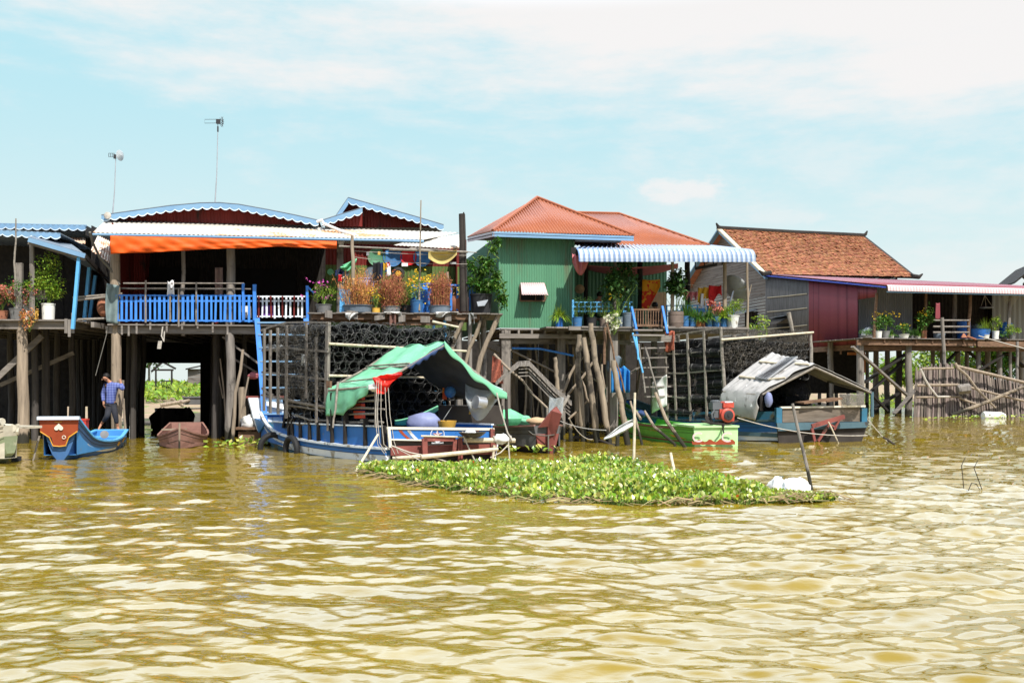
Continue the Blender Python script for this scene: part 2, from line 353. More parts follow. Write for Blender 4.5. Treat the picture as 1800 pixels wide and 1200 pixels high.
def checker_mat(name, ca, cb, sc):
    m = bpy.data.materials.new(name); m.use_nodes = True; N = m.node_tree.nodes; L = m.node_tree.links; b = N['Principled BSDF']; b.inputs['Roughness'].default_value = .85
    tc = N.new('ShaderNodeTexCoord'); 
    def wv(d):
        w = N.new('ShaderNodeTexWave'); w.bands_direction = d; w.inputs['Scale'].default_value = sc; w.inputs['Distortion'].default_value = .6; L.new(tc.outputs['Object'], w.inputs['Vector']); return w
    a, c = wv('X'), wv('Z'); mx = N.new('ShaderNodeMath'); mx.operation = 'ADD'; L.new(a.outputs['Fac'], mx.inputs[0]); L.new(c.outputs['Fac'], mx.inputs[1])
    r = N.new('ShaderNodeValToRGB'); r.color_ramp.elements[0].color = (*ca, 1); r.color_ramp.elements[1].color = (*cb, 1)
    h = N.new('ShaderNodeMath'); h.operation = 'MULTIPLY'; h.inputs[1].default_value = .5; L.new(mx.outputs[0], h.inputs[0]); L.new(h.outputs[0], r.inputs['Fac']); L.new(r.outputs[0], b.inputs['Base Color']); M[name] = m
checker_mat('plaid', (.035, .05, .22), (.16, .20, .42), 4.5)

# ---------------------------------------------------------------- world, sun, camera
AZ, EL = rad(27), rad(53)
SUN = V((math.sin(AZ)*math.cos(EL), -math.cos(AZ)*math.cos(EL), math.sin(EL)))
w = bpy.data.worlds.new('World'); SC.world = w; w.use_nodes = True
N = w.node_tree.nodes; L = w.node_tree.links; N.clear()
wo = N.new('ShaderNodeOutputWorld'); bg = N.new('ShaderNodeBackground'); bg.inputs['Strength'].default_value = SKY_STR = .10
sky = N.new('ShaderNodeTexSky'); sky.sky_type = 'NISHITA'; sky.sun_disc = False; sky.sun_elevation = EL
sky.sun_rotation = math.atan2(SUN.x, SUN.y); sky.air_density = 1.0; sky.dust_density = 1.2; sky.ozone_density = 1.0
def mth(op, a, b=None, clamp=False):
    n = N.new('ShaderNodeMath'); n.operation = op; n.use_clamp = clamp
    for i, x in enumerate((a, b)):
        if x is None: continue
        if isinstance(x, (int, float)): n.inputs[i].default_value = x
        else: L.new(x, n.inputs[i])
    return n.outputs[0]
def ramp(v, a, b, c=0., d=1.):
    n = N.new('ShaderNodeMapRange'); n.interpolation_type = 'SMOOTHSTEP'; L.new(v, n.inputs['Value'])
    for k, x in zip(('From Min', 'From Max', 'To Min', 'To Max'), (a, b, c, d)): n.inputs[k].default_value = x
    return n.outputs[0]
tc = N.new('ShaderNodeTexCoord'); sp = N.new('ShaderNodeSeparateXYZ'); L.new(tc.outputs['Generated'], sp.inputs[0])
dx, dy, dz = sp.outputs
def wnoise(scale, st, det=5, rgh=.55, seed=0.):
    mp = N.new('ShaderNodeMapping'); mp.inputs['Scale'].default_value = st; mp.inputs['Location'].default_value = (seed, seed*.7, seed*.3); L.new(tc.outputs['Generated'], mp.inputs['Vector'])
    n = N.new('ShaderNodeTexNoise'); n.inputs['Scale'].default_value = scale; n.inputs['Detail'].default_value = det; n.inputs['Roughness'].default_value = rgh; L.new(mp.outputs[0], n.inputs['Vector']); return n.outputs['Fac']
n1 = wnoise(3.2, (1, 1, 4.5), 7, .6, 2.0); n2 = wnoise(11, (1, 1, 3), 6, .62, 5.0); n3 = wnoise(34, (1, 1, 2), 4, .6, 1.0)
e = mth('ADD', dz, mth('MULTIPLY', dx, .10))
e = mth('ADD', e, mth('MULTIPLY', mth('SUBTRACT', n1, .5), .34)); e = mth('ADD', e, mth('MULTIPLY', mth('SUBTRACT', n2, .5), .065)); e = mth('ADD', e, mth('MULTIPLY', mth('SUBTRACT', n3, .5), .035))
cloud = mth('MULTIPLY', ramp(e, .225, .345), ramp(dy, -.3, .3, .35, 1.))
# thin veil between the cloud bank and the horizon
veil = mth('MULTIPLY', ramp(mth('ADD', n2, mth('MULTIPLY', dx, .25)), .42, .78), .45)
# one small fair-weather cloud, low over the roofs
ydiv = mth('MAXIMUM', dy, .05); gx = mth('DIVIDE', dx, ydiv); gz = mth('DIVIDE', dz, ydiv)
def puff(cx_, cz_, rx, rz):
    a = mth('DIVIDE', mth('SUBTRACT', gx, cx_), rx); b = mth('DIVIDE', mth('SUBTRACT', gz, cz_), rz)
    d = mth('SQRT', mth('ADD', mth('MULTIPLY', a, a), mth('MULTIPLY', b, b)))
    d = mth('ADD', d, mth('MULTIPLY', mth('SUBTRACT', n3, .5), 2.6)); return mth('MULTIPLY', ramp(d, 1.6, .35), .85)
pf = mth('MAXIMUM', puff(.175, .193, .040, .013), mth('MAXIMUM', puff(.158, .187, .03, .010), puff(.195, .194, .024, .012)))
pf = mth('MAXIMUM', pf, mth('MULTIPLY', puff(.265, .165, .05, .008), .5))
cl = mth('MAXIMUM', mth('MAXIMUM', cloud, veil), pf)
tint = N.new('ShaderNodeMix'); tint.data_type = 'RGBA'; tint.blend_type = 'MULTIPLY'; tint.inputs['Factor'].default_value = 1; L.new(sky.outputs[0], tint.inputs[6]); tint.inputs[7].default_value = (.7, .7, .7, 1)
# bright thin haze over the lake side of the sky (in front), clear blue behind the camera where the sun stands
hz = N.new('ShaderNodeMix'); hz.data_type = 'RGBA'; L.new(ramp(dz, .0, .32), hz.inputs['Factor']); hz.inputs[6].default_value = (6.05, 6.7, 6.5, 1); hz.inputs[7].default_value = (3.75, 6.1, 6.75, 1)
hs = N.new('ShaderNodeMix'); hs.data_type = 'RGBA'; L.new(mth('MULTIPLY', ramp(dy, -.25, .45), .93), hs.inputs['Factor']); L.new(tint.outputs[2], hs.inputs[6]); L.new(hz.outputs[2], hs.inputs[7]); tint = hs
cm = N.new('ShaderNodeMix'); cm.data_type = 'RGBA'; L.new(cl, cm.inputs['Factor']); L.new(tint.outputs[2], cm.inputs[6])
# unseen bright cloud band above the view, added to whiten water reflections
cc = N.new('ShaderNodeMix'); cc.data_type = 'RGBA'; L.new(mth('MULTIPLY', ramp(dz, .345, .44), ramp(dz, .92, .62)), cc.inputs['Factor'])
CLO, CHI = 6.6, 24.0
cc.inputs[6].default_value = (CLO, CLO*.985, CLO*.98, 1); cc.inputs[7].default_value = (CHI*.68, CHI*.83, CHI, 1)
L.new(cc.outputs[2], cm.inputs[7]); L.new(cm.outputs[2], bg.inputs['Color']); L.new(bg.outputs[0], wo.inputs[0])

sl = bpy.data.lights.new('sun', 'SUN'); sl.energy = 5.0; sl.angle = rad(.55); sl.color = (1, .955, .88)
so = bpy.data.objects.new('sun', sl); COL.objects.link(so); so.rotation_euler = SUN.to_track_quat('Z', 'Y').to_euler(); so.location = (20, -20, 40)
cd = bpy.data.cameras.new('camera'); cam = bpy.data.objects.new('camera', cd); COL.objects.link(cam); SC.camera = cam
cam.location = (0, 0, H); cam.rotation_euler = (rad(90), 0, 0); cd.sensor_width = 36; cd.lens = 35; cd.shift_y = (HY-600)/1800; cd.clip_end = 5000; cd.clip_start = .1
SC.view_settings.view_transform = 'Standard'; SC.view_settings.look = 'None'; SC.view_settings.exposure = .48; SC.view_settings.gamma = 1
SC.cycles.use_denoising = True; SC.cycles.max_bounces = 8; SC.cycles.transparent_max_bounces = 24; SC.cycles.sample_clamp_indirect = 6
try: SC.cycles.denoiser = 'OPENIMAGEDENOISE'
except Exception: pass

# ---------------------------------------------------------------- water
def water():
    rows = np.concatenate([np.arange(1480, 1000, -1.7), np.arange(1000, 760, -1.1), np.arange(760, 716, -.9)])
    Y = FL*H/(rows-HY); nx = 760; t = np.linspace(-1, 1, nx)
    X = t[None, :]*(Y[:, None]*.62+2.5); YY = np.repeat(Y[:, None], nx, 1)
    rs = np.random.RandomState(4); Z = np.zeros_like(X)
    # slow warp so the wave trains bend
    Xw = X+.35*np.sin(YY*.55+1.3)+.25*np.sin(X*.4+YY*.23); Yw = YY+.22*np.sin(X*.7+.4)+.10*np.sin(X*1.9+YY*.5)
    n = 110
    for i in range(n):
        lam = .11*(1.25/.11)**(i/(n-1)); k = 2*math.pi/lam
        th = rs.normal(0, .50) + .08; ph = rs.uniform(0, 6.28)
        slope = WAVE*(.78+.38*math.exp(-(math.log(lam/.46)/.5)**2)+.35*(lam < .3))
        a = slope/k*math.sqrt(2)
        fade = np.clip((lam*FL*H/np.maximum(YY, .1)**2*1.2)*.35, 0, 1)
        Z += a*fade*np.sin(k*(np.sin(th)*Xw+np.cos(th)*Yw)+ph)
    # lower waves at left, higher at right so the water there mirrors more sky
    amp = .86+.50*np.clip((X/np.maximum(YY, 1)-.02)/.45, -.3, 1); Z *= amp
    me = bpy.data.meshes.new('water'); nr = len(Y)
    vs = np.stack([X, YY, Z], -1).reshape(-1, 3); far = np.array([[-900, -300, -.14], [900, -300, -.14], [900, 900, -.14], [-900, 900, -.14]])
    idx = np.arange(nr*nx).reshape(nr, nx); q = np.stack([idx[:-1, :-1], idx[:-1, 1:], idx[1:, 1:], idx[1:, :-1]], -1).reshape(-1, 4)
    n0 = nr*nx; q = np.concatenate([q, np.array([[n0, n0+1, n0+2, n0+3]])])
    vs = np.concatenate([vs, far])
    me.vertices.add(len(vs)); me.vertices.foreach_set('co', vs.ravel()); me.loops.add(q.size); me.loops.foreach_set('vertex_index', q.ravel())
    me.polygons.add(len(q)); me.polygons.foreach_set('loop_start', np.arange(0, q.size, 4)); me.polygons.foreach_set('loop_total', np.full(len(q), 4)); me.polygons.foreach_set('use_smooth', np.ones(len(q), bool))
    me.update(calc_edges=True); me.validate()
    m = bpy.data.materials.new('river_water'); m.use_nodes = True; N = m.node_tree.nodes; L = m.node_tree.links; b = N['Principled BSDF']
    tc = N.new('ShaderNodeTexCoord'); mp = N.new('ShaderNodeMapping'); mp.inputs['Scale'].default_value = (.5, 1.2, 1); L.new(tc.outputs['Object'], mp.inputs[0])
    nz = N.new('ShaderNodeTexNoise'); nz.inputs['Scale'].default_value = .9; nz.inputs['Detail'].default_value = 4; L.new(mp.outputs[0], nz.inputs['Vector'])
    r = N.new('ShaderNodeValToRGB'); r.color_ramp.elements[0].color = (.178, .122, .008, 1); r.color_ramp.elements[1].color = (.232, .162, .014, 1); r.color_ramp.elements[0].position = .3; r.color_ramp.elements[1].position = .7
    L.new(nz.outputs['Fac'], r.inputs[0]); L.new(r.outputs[0], b.inputs['Base Color'])
    b.inputs['Roughness'].default_value = .02; b.inputs['IOR'].default_value = 1.72; b.inputs['Specular IOR Level'].default_value = .5
    mp2 = N.new('ShaderNodeMapping'); mp2.inputs['Scale'].default_value = (2.6, 5.2, 1); L.new(tc.outputs['Object'], mp2.inputs[0])
    n2 = N.new('ShaderNodeTexNoise'); n2.inputs['Scale'].default_value = 1.5; n2.inputs['Detail'].default_value = 3; n2.inputs['Roughness'].default_value = .5; L.new(mp2.outputs[0], n2.inputs['Vector'])
    bp = N.new('ShaderNodeBump'); bp.inputs['Strength'].default_value = .40; bp.inputs['Distance'].default_value = .02; L.new(n2.outputs['Fac'], bp.inputs['Height']); L.new(bp.outputs[0], b.inputs['Normal'])
    me.materials.append(m); o = bpy.data.objects.new('water', me); COL.objects.link(o); tag(o, 'murky olive brown river water with ripples mirroring the pale sky', 'water', kind='structure')
WAVE = .0155
water()

# ---------------------------------------------------------------- land behind the houses
def ground_z(x, y):
    y0 = 39.5+.9*mnoise.noise(V((x*.15, 2, 0)))+max(0, (x-3)*1.5)
    t = max(0, min(1, (y-y0)/20.0)); z = -.5+(.55 if y > y0-2 else 0)*min(1, (y-y0+2)/2)+1.0*t*t*(3-2*t)
    return z+.10*mnoise.noise(V((x*.35, y*.35, 1)))
mb = MB()
mb.sheet(lambda u, v: (lambda x, y: V((x, y, ground_z(x, y))))(-160+u*380, 37+(v**2.2)*560), 150, 90)
tag(mb.build('ground', ['mud'], smooth=True), 'muddy river bank rising behind the stilt houses', 'ground', kind='structure')

def crown(mb, c, rx, ry, rz, n, size, m=0, clumps=9, flat=.0):
    cs = []
    for k in range(clumps):
        d = V((R.gauss(0, 1), R.gauss(0, 1), R.gauss(0, 1))).normalized()*R.uniform(.25, .85)
        cs.append((V((d.x*rx, d.y*ry, d.z*rz)), R.uniform(.30, .55)))
    for i in range(n):
        cc, rr = R.choice(cs)
        d = V((R.gauss(0, 1), R.gauss(0, 1), R.gauss(0, 1))).normalized()*(R.random()**.4)*rr
        p = c+cc+V((d.x*rx, d.y*ry, d.z*rz))
        dr = V((R.uniform(-1, 1), R.uniform(-1, 1), R.uniform(-.9, .5)))
        mb.leaf(p, dr, V((R.uniform(-.6, .6), R.uniform(-.6, .6), 1)), size*R.uniform(.6, 1.3), size*R.uniform(.35, .7), m)
def tree(name, label, cat, base, h, r, nl, leafmat, size, group=None, lean=0, crown_z=.62):
    o = T(name, label, cat, base, group); b = V(base)
    mb = MB(); mb.pole(b-UP*.3, b+V((lean, 0, h*.62)), .05*h*.45+.03, .03, seg=6)
    for k in range(6):
        a = R.uniform(0, 6.28); z = R.uniform(.35, .6)*h
        mb.pole(b+V((lean*z/h, 0, z)), b+V((lean+math.cos(a)*r*.6, math.sin(a)*r*.6, h*R.uniform(.65, .9))), .045, .015, seg=4, n=5)
    mb.build('trunk', 'stick', o, True)
    mb = MB(); crown(mb, b+V((lean, 0, h*crown_z)), r, r, h*(1-crown_z)*1.02, nl, size, clumps=14); mb.build('crown', leafmat, o)
    return o
# ================================================================ shared house bits
def scallop(mb, pts, depth, n, thick, out, m=0, m2=1, rim=.028):
    """fascia strip: straight upper edge along pts, wavy lower edge, a pale rim along the wave"""
    L_ = [0]
    for a, b in zip(pts, pts[1:]): L_.append(L_[-1]+(b-a).length)
    tot = L_[-1]; N_ = n*10; top = []; low = []
    for i in range(N_+1):
        s_ = tot*i/N_; k = 0
        while k < len(pts)-2 and s_ > L_[k+1]: k += 1
        p = pts[k].lerp(pts[k+1], (s_-L_[k])/max(1e-6, L_[k+1]-L_[k])); top.append(p)
        low.append(p-UP*(depth*(.76-.24*abs(math.sin(math.pi*n*i/N_))**1.0*-1-.24)))
    out = V(out)
    for i in range(N_):
        mb.slab([top[i], top[i+1], low[i+1]+UP*rim, low[i]+UP*rim], -out*thick, m)
        mb.slab([low[i]+UP*rim, low[i+1]+UP*rim, low[i+1], low[i]], -out*thick, m2)
def plank_wall(mb, a, b, z0, z1, nrm, w=.16, t=.025, gap=.012, horizontal=False, m=0, jit=.01):
    a = V(a); b = V(b); L_ = (b-a).length; d = (b-a)/L_; nrm = V(nrm)
    if horizontal:
        z = z0
        while z < z1-.02:
            hgt = min(w*R.uniform(.85, 1.1), z1-z)
            o = a+UP*z+nrm*R.uniform(-jit, jit); mb.obox(V((o.x, o.y, z)), d*L_, nrm*t, UP*(hgt-gap), m); z += hgt
    else:
        s_ = 0
        while s_ < L_-.02:
            ww = min(w*R.uniform(.8, 1.15), L_-s_)
            o = a+d*s_+nrm*R.uniform(-jit, jit); mb.obox(V((o.x, o.y, z0)), d*(ww-gap), nrm*t, UP*(z1-z0), m); s_ += ww
def planks_floor(mb, fr, a0, a1, d0, d1, z, w=.18, t=.04, m=0):
    s_ = d0
    while s_ < d1:
        mb.obox(fr.l(a0+R.uniform(-.06, .06), s_, z-t), fr.u*(a1-a0+R.uniform(-.05, .08)), fr.v*(w-.012), UP*t, m); s_ += w
def stilts(root, fr, spots, ztop, mat_='wood_v', r=.10, zbot=-1.2):
    for (a, d) in spots:
        mb = MB(); mb.pole(fr.l(a, d, zbot), fr.l(a+R.uniform(-.05, .05), d, ztop), r*R.uniform(.85, 1.2), seg=6, wob=.03); mb.build('stilt', mat_, root, True)

# ================================================================ HOUSE A  (dark house at the very left)
FA = FrP(40, 27.5, 4)
hA = T('stilt_house', 'dark stilt house with blue scalloped eaves and blue slanting posts, at the left edge', 'house', G(40, 28.5))
zA = FA.z(40, 561)
a0A, a1A = FA.a(-260), FA.a(128)
mb = MB(); planks_floor(mb, FA, a0A, a1A, 0, 3.2, zA); planks_floor(mb, FA, a0A, a1A, 3.2, 11, zA, w=.5); mb.build('deck', 'wood_h', hA)
mb = MB(); mb.obox(FA.l(a0A, .12, zA-.26), FA.u*(a1A-a0A-.1), FA.v*.09, UP*.21)
for k in range(9): mb.obox(FA.l(a0A+.5+k*.72, .26, zA-.2), FA.u*.09, FA.v*9, UP*.15)
mb.build('deck_beam', 'wood_h', hA)
for k, px in enumerate((114, 120, 126)): mb = MB(); mb.obox(FA.l(FA.a(px), -.03, zA-.38-.1*(k % 2)), FA.u*.08, FA.v*.025, UP*(.40+.08*k)); mb.build('edge_plank', 'wood_v', hA)
for px, d, r, zt in ((40, .25, .155, zA-.05), (62, 1.6, .10, zA-.1), (82, 2.2, .12, zA-.1), (104, 4, .11, zA-.1), (20, 4.5, .11, zA-.1), (128, 3.0, .10, zA-.1)):
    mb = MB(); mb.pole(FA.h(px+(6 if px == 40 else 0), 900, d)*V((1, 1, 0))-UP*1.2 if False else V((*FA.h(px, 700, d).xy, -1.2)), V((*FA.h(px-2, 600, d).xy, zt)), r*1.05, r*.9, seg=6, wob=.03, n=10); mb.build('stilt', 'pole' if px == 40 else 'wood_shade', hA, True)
mb = MB(); mb.beam(FA.h(-30, 688, .8), FA.h(74, 590, .8), .16, .06, up=FA.v); mb.build('brace', 'wood_h', hA)
mb = MB(); mb.beam(FA.h(-30, 690, 2.8), FA.h(130, 620, 2.8), .12, .06, up=FA.v); mb.build('brace', 'wood_h', hA)
# walls of the dark room, its shade put into the wood colour
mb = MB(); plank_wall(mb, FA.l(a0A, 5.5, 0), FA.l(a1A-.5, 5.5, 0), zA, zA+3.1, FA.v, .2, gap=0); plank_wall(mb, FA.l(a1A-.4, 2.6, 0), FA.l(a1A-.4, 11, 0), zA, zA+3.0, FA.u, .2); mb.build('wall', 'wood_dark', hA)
# roofs
def roofA(name, f0, f1, dfront, dback, rise, mt):
    a = FA.h(*f0, dfront); b = FA.h(*f1, dfront); up_ = FA.v*(dback-dfront)+UP*rise
    mb = MB(); mb.corr(a+UP*.03, b+UP*.03, lambda t: a.lerp(b, t)+up_+UP*.03, int((b-a).length/.16), .015); return mb.build(name, mt, hA, True, solid=.015), a, b
_, a, b = roofA('upper_roof', (-150, 392), (152, 398), 3.4, 9.5, -.25, 'pot_slate')
mb = MB(); scallop(mb, [a+UP*.05, b+UP*.05], .26, 19, .02, -FA.v); mb.build('upper_fascia', ['trim_blue', 'trim_white'], hA)
mb = MB(); mb.slab([b+UP*.0, b-UP*.28, b+FA.v*4-UP*.5, b+FA.v*4+UP*.0], FA.u*-.03); mb.build('gable_board', 'wood_dark', hA)
_, a, b = roofA('porch_roof', (-150, 399), (106, 412), .5, 3.0, -.12, 'pot_slate')
mb = MB(); scallop(mb, [a+UP*.04, b+UP*.04], .25, 15, .02, -FA.v); mb.build('porch_fascia', ['trim_blue', 'trim_white'], hA)
# slanting lean-to at the right
p = [FA.h(50, 418, -.3), FA.h(150, 447, -.3), FA.h(192, 492, 3.6), FA.h(100, 410, 3.6)]
mb = MB(); mb.slab(p, UP*.03); mb.build('lean_to_roof', 'pot_slate', hA)
mb = MB(); mb.beam(p[0]-UP*.05, p[1]-UP*.05, .05, .12); mb.build('rafter', 'trim_blue', hA); mb = MB(); mb.beam(p[1]-UP*.05, p[2]-UP*.05, .05, .12); mb.build('rafter', 'wood_dark', hA)
mb = MB(); mb.beam(FA.h(50, 427, -.2), FA.h(150, 456, -.2), .06, .08); mb.build('rafter', 'wood_h', hA)
for (x0, y0, x1, y1, d) in ((139, 452, 128, 578, -.2), (157, 470, 148, 566, 1.2), (168, 484, 158, 560, 2.4)):
    mb = MB(); mb.beam(FA.h(x0, y0, d), FA.h(x1, y1, d), .085, .08); mb.build('post', 'blue_light', hA)
mb = MB(); mb.pole(FA.h(57, 560, .1), FA.h(56, 426, .1), .075, seg=6); mb.build('post', 'wood_v', hA, True)
mb = MB(); mb.obox(FA.h(27, 560, .1), FA.u*.17, FA.v*.12, UP*1.55); mb.build('post', 'wood_v', hA)
mb = MB(); mb.pole(FA.h(27, 520, -.05), FA.h(28, 384, -.05), .035, .018, seg=7); mb.build('pole', 'stick', hA, True)
mb = MB(); mb.corr(FA.h(112, 428, 3.3), FA.h(150, 428, 3.3), lambda t: FA.h(112+38*t, 418, 3.9), 8, .012); mb.build('patch_roof', 'rust_sheet', hA, solid=.01)
mb = MB(); mb.obox(FA.h(-40, 526, .35), FA.u*1.9, FA.v*.03, UP*.28); mb.build('ledge_board', 'wood_h', hA)

# ================================================================ HOUSE B  (long gallery, orange tarp)
FB = FrP(205, 28.3, 7)
hB = T('stilt_house', 'wide stilt house with a long white awning roof, scalloped red gables and a blue balcony', 'house', G(330, 29))
zB = FB.z(205, 570); a0, a1 = FB.a(193), FB.a(548); aE = FB.a(815)
mb = MB(); planks_floor(mb, FB, a0, a1, -.28, 3.2, zB); mb.slab([FB.l(a0, 3.2, zB-.05), FB.l(aE, 3.2, zB-.05), FB.l(aE, 13, zB-.05), FB.l(FB.a(225, 13), 13, zB-.05)], UP*.05); mb.build('deck', 'wood_h', hB)
mb = MB(); p = FB.h(186, 573, -.12); q = FB.h(458, 575, -.12); mb.obox(V((p.x, p.y, q.z-.20)), (q-p)*V((1, 1, 0)), FB.v*.10, UP*.20)
mb.build('deck_beam', 'wood_h', hB)
mb = MB()
for k in range(12): mb.obox(FB.l(a0+.2+k*.5, .0, zB-.17), FB.u*.07, FB.v*11, UP*.115)
for px in (212, 224, 238, 262, 291, 318, 345, 372, 398): mb.obox(FB.l(FB.a(px, -.3), -.27, zB-.05-R.uniform(.06, .3)), FB.u*.05, FB.v*.03, UP*.3)
mb.build('joist', 'wood_h', hB)
# stilts and posts along the front
for px, top, bot, r, mt in ((206, 442, None, .15, 'pole'), (405, 420, None, .135, 'wood_v'), (322, 440, 590, .062, 'wood_v'), (598, 425, 560, .11, 'wood_v')):
    mb = MB(); t_ = FB.h(px+(0 if px != 206 else -4), top, 0); b_ = V((*FB.h(px, 600, 0).xy, -1.3)) if bot is None else FB.h(px, bot, 0)
    mb.pole(b_, t_, r, r*.9, seg=8, wob=.035, n=10); mb.build('post' if bot else 'stilt', mt, hB, True)
# tunnel walls below: rows of stilts, near-black boards added at sides and far end to keep it dark
aL, aR = FB.a(253, 12), FB.a(357, 12)
mb = MB(); plank_wall(mb, FB.l(FB.a(228, 1.5), 1.5, 0), FB.l(aL-.12, 12.3, 0), -.6, zB-.05, FB.u, .35, gap=0); mb.build('blackout_boarding', 'wood_dark', hB)
mb = MB(); plank_wall(mb, FB.l(FB.a(402, 1.2), 1.2, 0), FB.l(aR+.12, 12.3, 0), -.6, zB-.05, FB.u, .35, gap=0); mb.build('blackout_boarding', 'wood_dark', hB)
mb = MB(); zl = FB.z(300, 638, 12.2); plank_wall(mb, FB.l(aL-.2, 12.2, 0), FB.l(aR+.2, 12.2, 0), zl, zB-.05, FB.v, .3, gap=0); mb.build('blackout_boarding', 'wood_dark', hB)
mb = MB(); plank_wall(mb, FB.l(aR+.2, 10.3, 0), FB.l(aE, 10.3, 0), -.6, zB-.05, FB.v, .3, gap=0); mb.build('blackout_boarding', 'wood_dark', hB)
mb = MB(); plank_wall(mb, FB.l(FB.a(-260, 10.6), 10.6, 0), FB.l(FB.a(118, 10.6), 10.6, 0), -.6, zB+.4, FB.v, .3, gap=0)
plank_wall(mb, FB.l(FB.a(118, 10.6), 10.6, 0), FB.l(aL-.1, 10.6, 0), .75, zB+.4, FB.v, .3, gap=0.0); mb.build('blackout_boarding', 'wood_dark', hB)
for (px, d) in ((232, 1.5), (222, 3.5), (248, 5), (128, 10.2), (140, 10.0), (147, 9.8), (160, 10.2), (166, 9.6), (171, 10.1), (176, 9.9), (184, 10.3), (190, 9.8), (198, 10.2), (378, 1.4), (388, 3), (372, 5), (434, 2), (455, 4), (500, 3), (560, 3.2), (640, 3), (720, 3)):
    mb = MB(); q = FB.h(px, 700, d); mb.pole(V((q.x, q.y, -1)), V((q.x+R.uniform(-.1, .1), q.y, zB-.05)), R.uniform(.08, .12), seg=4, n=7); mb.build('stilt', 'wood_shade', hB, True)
for (x0, y0, x1, y1, d) in ((392, 592, 470, 650, .25), (404, 626, 474, 668, .9)):
    mb = MB(); mb.beam(FB.h(x0, y0, d), FB.h(x1, y1, d), .05, .20, up=FB.u.cross(UP)); mb.build('brace', 'wood_h', hB)
# back walls of the gallery
top = FB.z(400, 405, .6)
mb = MB(); s0 = FB.l(FB.a(196, 2.5), 2.5, zB); e0 = FB.l(FB.a(256, 2.5), 2.5, zB); mb.corr(s0, e0, lambda t: s0.lerp(e0, t)+UP*3.1, 14, .014)
mb.build('gallery_wall', 'dark_red', hB, True); mb = MB(); s1 = FB.l(FB.a(252, 4.5), 4.5, zB); e1 = FB.l(FB.a(575, 4.5), 4.5, zB); mb.corr(s1, e1, lambda t: s1.lerp(e1, t)+UP*3.1, 60, .014); mb.build('gallery_wall', 'wood_dark', hB, True)  # rear piece near black: the room's shade put into its colour
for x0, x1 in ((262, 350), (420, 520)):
    mb = MB(); mb.obox(FB.l(FB.a(x0, 4.4), 4.40, zB+.02), FB.u*(FB.a(x1, 4.4)-FB.a(x0, 4.4)), FB.v*.05, UP*2.1); mb.build('doorway', 'opening_dark', hB)
s0 = FB.l(FB.a(572, 2.2), 2.2, zB); e0 = FB.l(FB.a(820, 2.2), 2.2, zB); zg = FB.z(620, 466, 2.2)-zB
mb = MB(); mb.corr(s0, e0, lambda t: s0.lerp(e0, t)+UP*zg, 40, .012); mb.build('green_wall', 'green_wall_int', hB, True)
mb = MB(); mb.corr(s0+UP*(zg+.0), e0+UP*(zg+.0), lambda t: s0.lerp(e0, t)+UP*2.9, 40, .012); mb.build('gallery_wall', 'dark_red', hB, True)
mb = MB()
for px, py, r in ((581, 478, .10),): mb.lathe(FB.h(px, py, 2.15), [(0, 0), (r, .004), (r, .012), (0, .016)], 18, -FB.v)
mb.build('painted_disc', 'plastic_green', hB)
mb = MB(); plank_wall(mb, FB.l(a0+.02, .1, 0), FB.l(a0+.02, 12, 0), zB, zB+2.9, FB.u, .3); mb.build('side_wall', 'dark_red', hB)
mb = MB(); q0 = FB.l(aE-.1, 1.5, 0); plank_wall(mb, q0, FB.l(aE-.1, 11, 0), zB, zB+2.9, FB.u, .3); mb.build('side_wall', 'dark_red', hB)
# gables
def gable(outl, dd, zlow, dback, roofmat, rootname='roof'):
    pts = [FB.h(x, y, dd) for x, y in outl]
    mb = MB()
    for a, b in zip(pts, pts[1:]):
        mb.sheet(lambda u, v, a=a, b=b: a.lerp(b, u)+FB.v*(v*(dback-dd))+UP*.02, 2, 1)
    mb.build(rootname, roofmat, hB, solid=.02)
    return pts
def gable_wall(outl, dd, ylow, waves):
    ext = [(x, y) for x, y in outl]; x0, x1 = ext[0][0], ext[-1][0]
    a = FB.h(x0, ylow(x0), dd); b = FB.h(x1, ylow(x1), dd); mb = MB()
    mb.corr(a, b, lambda t: FB.h(x0+(x1-x0)*t, min(poly_at(ext, x0+(x1-x0)*t)+2, ylow(x0+(x1-x0)*t)-1), dd), waves, .012); mb.build('gable_wall', 'dark_red', hB, True)
g1 = [(178, 379), (235, 371), (300, 362), (352, 357.5), (385, 357), (420, 360), (470, 369), (520, 379), (560, 388)]
pts = gable(g1, .35, 0, 13, 'pot_slate')
mb = MB(); scallop(mb, pts, .25, 24, .02, -FB.v); mb.build('scalloped_fascia', ['trim_blue', 'trim_white'], hB)
gable_wall(g1, .75, lambda x: 388+(x-178)*.022, 64)
g2 = [(578, 398), (612, 348), (680, 367), (730, 381), (780, 396)]
pts = gable(g2, 1.3, 0, 13, 'pot_slate'); mb = MB(); scallop(mb, pts[1:], .25, 12, .02, -FB.v); mb.build('scalloped_fascia', ['trim_blue', 'trim_white'], hB)
mb = MB(); mb.slab([pts[0], pts[1], pts[1]-UP*.2, pts[0]-UP*.2], FB.v*.03); mb.build('bargeboard', 'trim_blue', hB)
gable_wall(g2, 1.75, lambda x: 400., 36)
g3 = [(566, 388), (600, 377), (637, 366)]
pts = gable(g3, .35, 0, 2.3, 'pot_slate'); mb = MB(); scallop(mb, pts, .25, 5, .02, -FB.v); mb.build('scalloped_fascia', ['trim_blue', 'trim_white'], hB)
mb = MB(); a = FB.h(566, 398, .7); b = FB.h(637, 398, .7); mb.corr(a, b, lambda t: FB.h(566+71*t, 388-22*t+3, .7), 12, .012); mb.build('gable_wall', 'dark_red', hB, True)
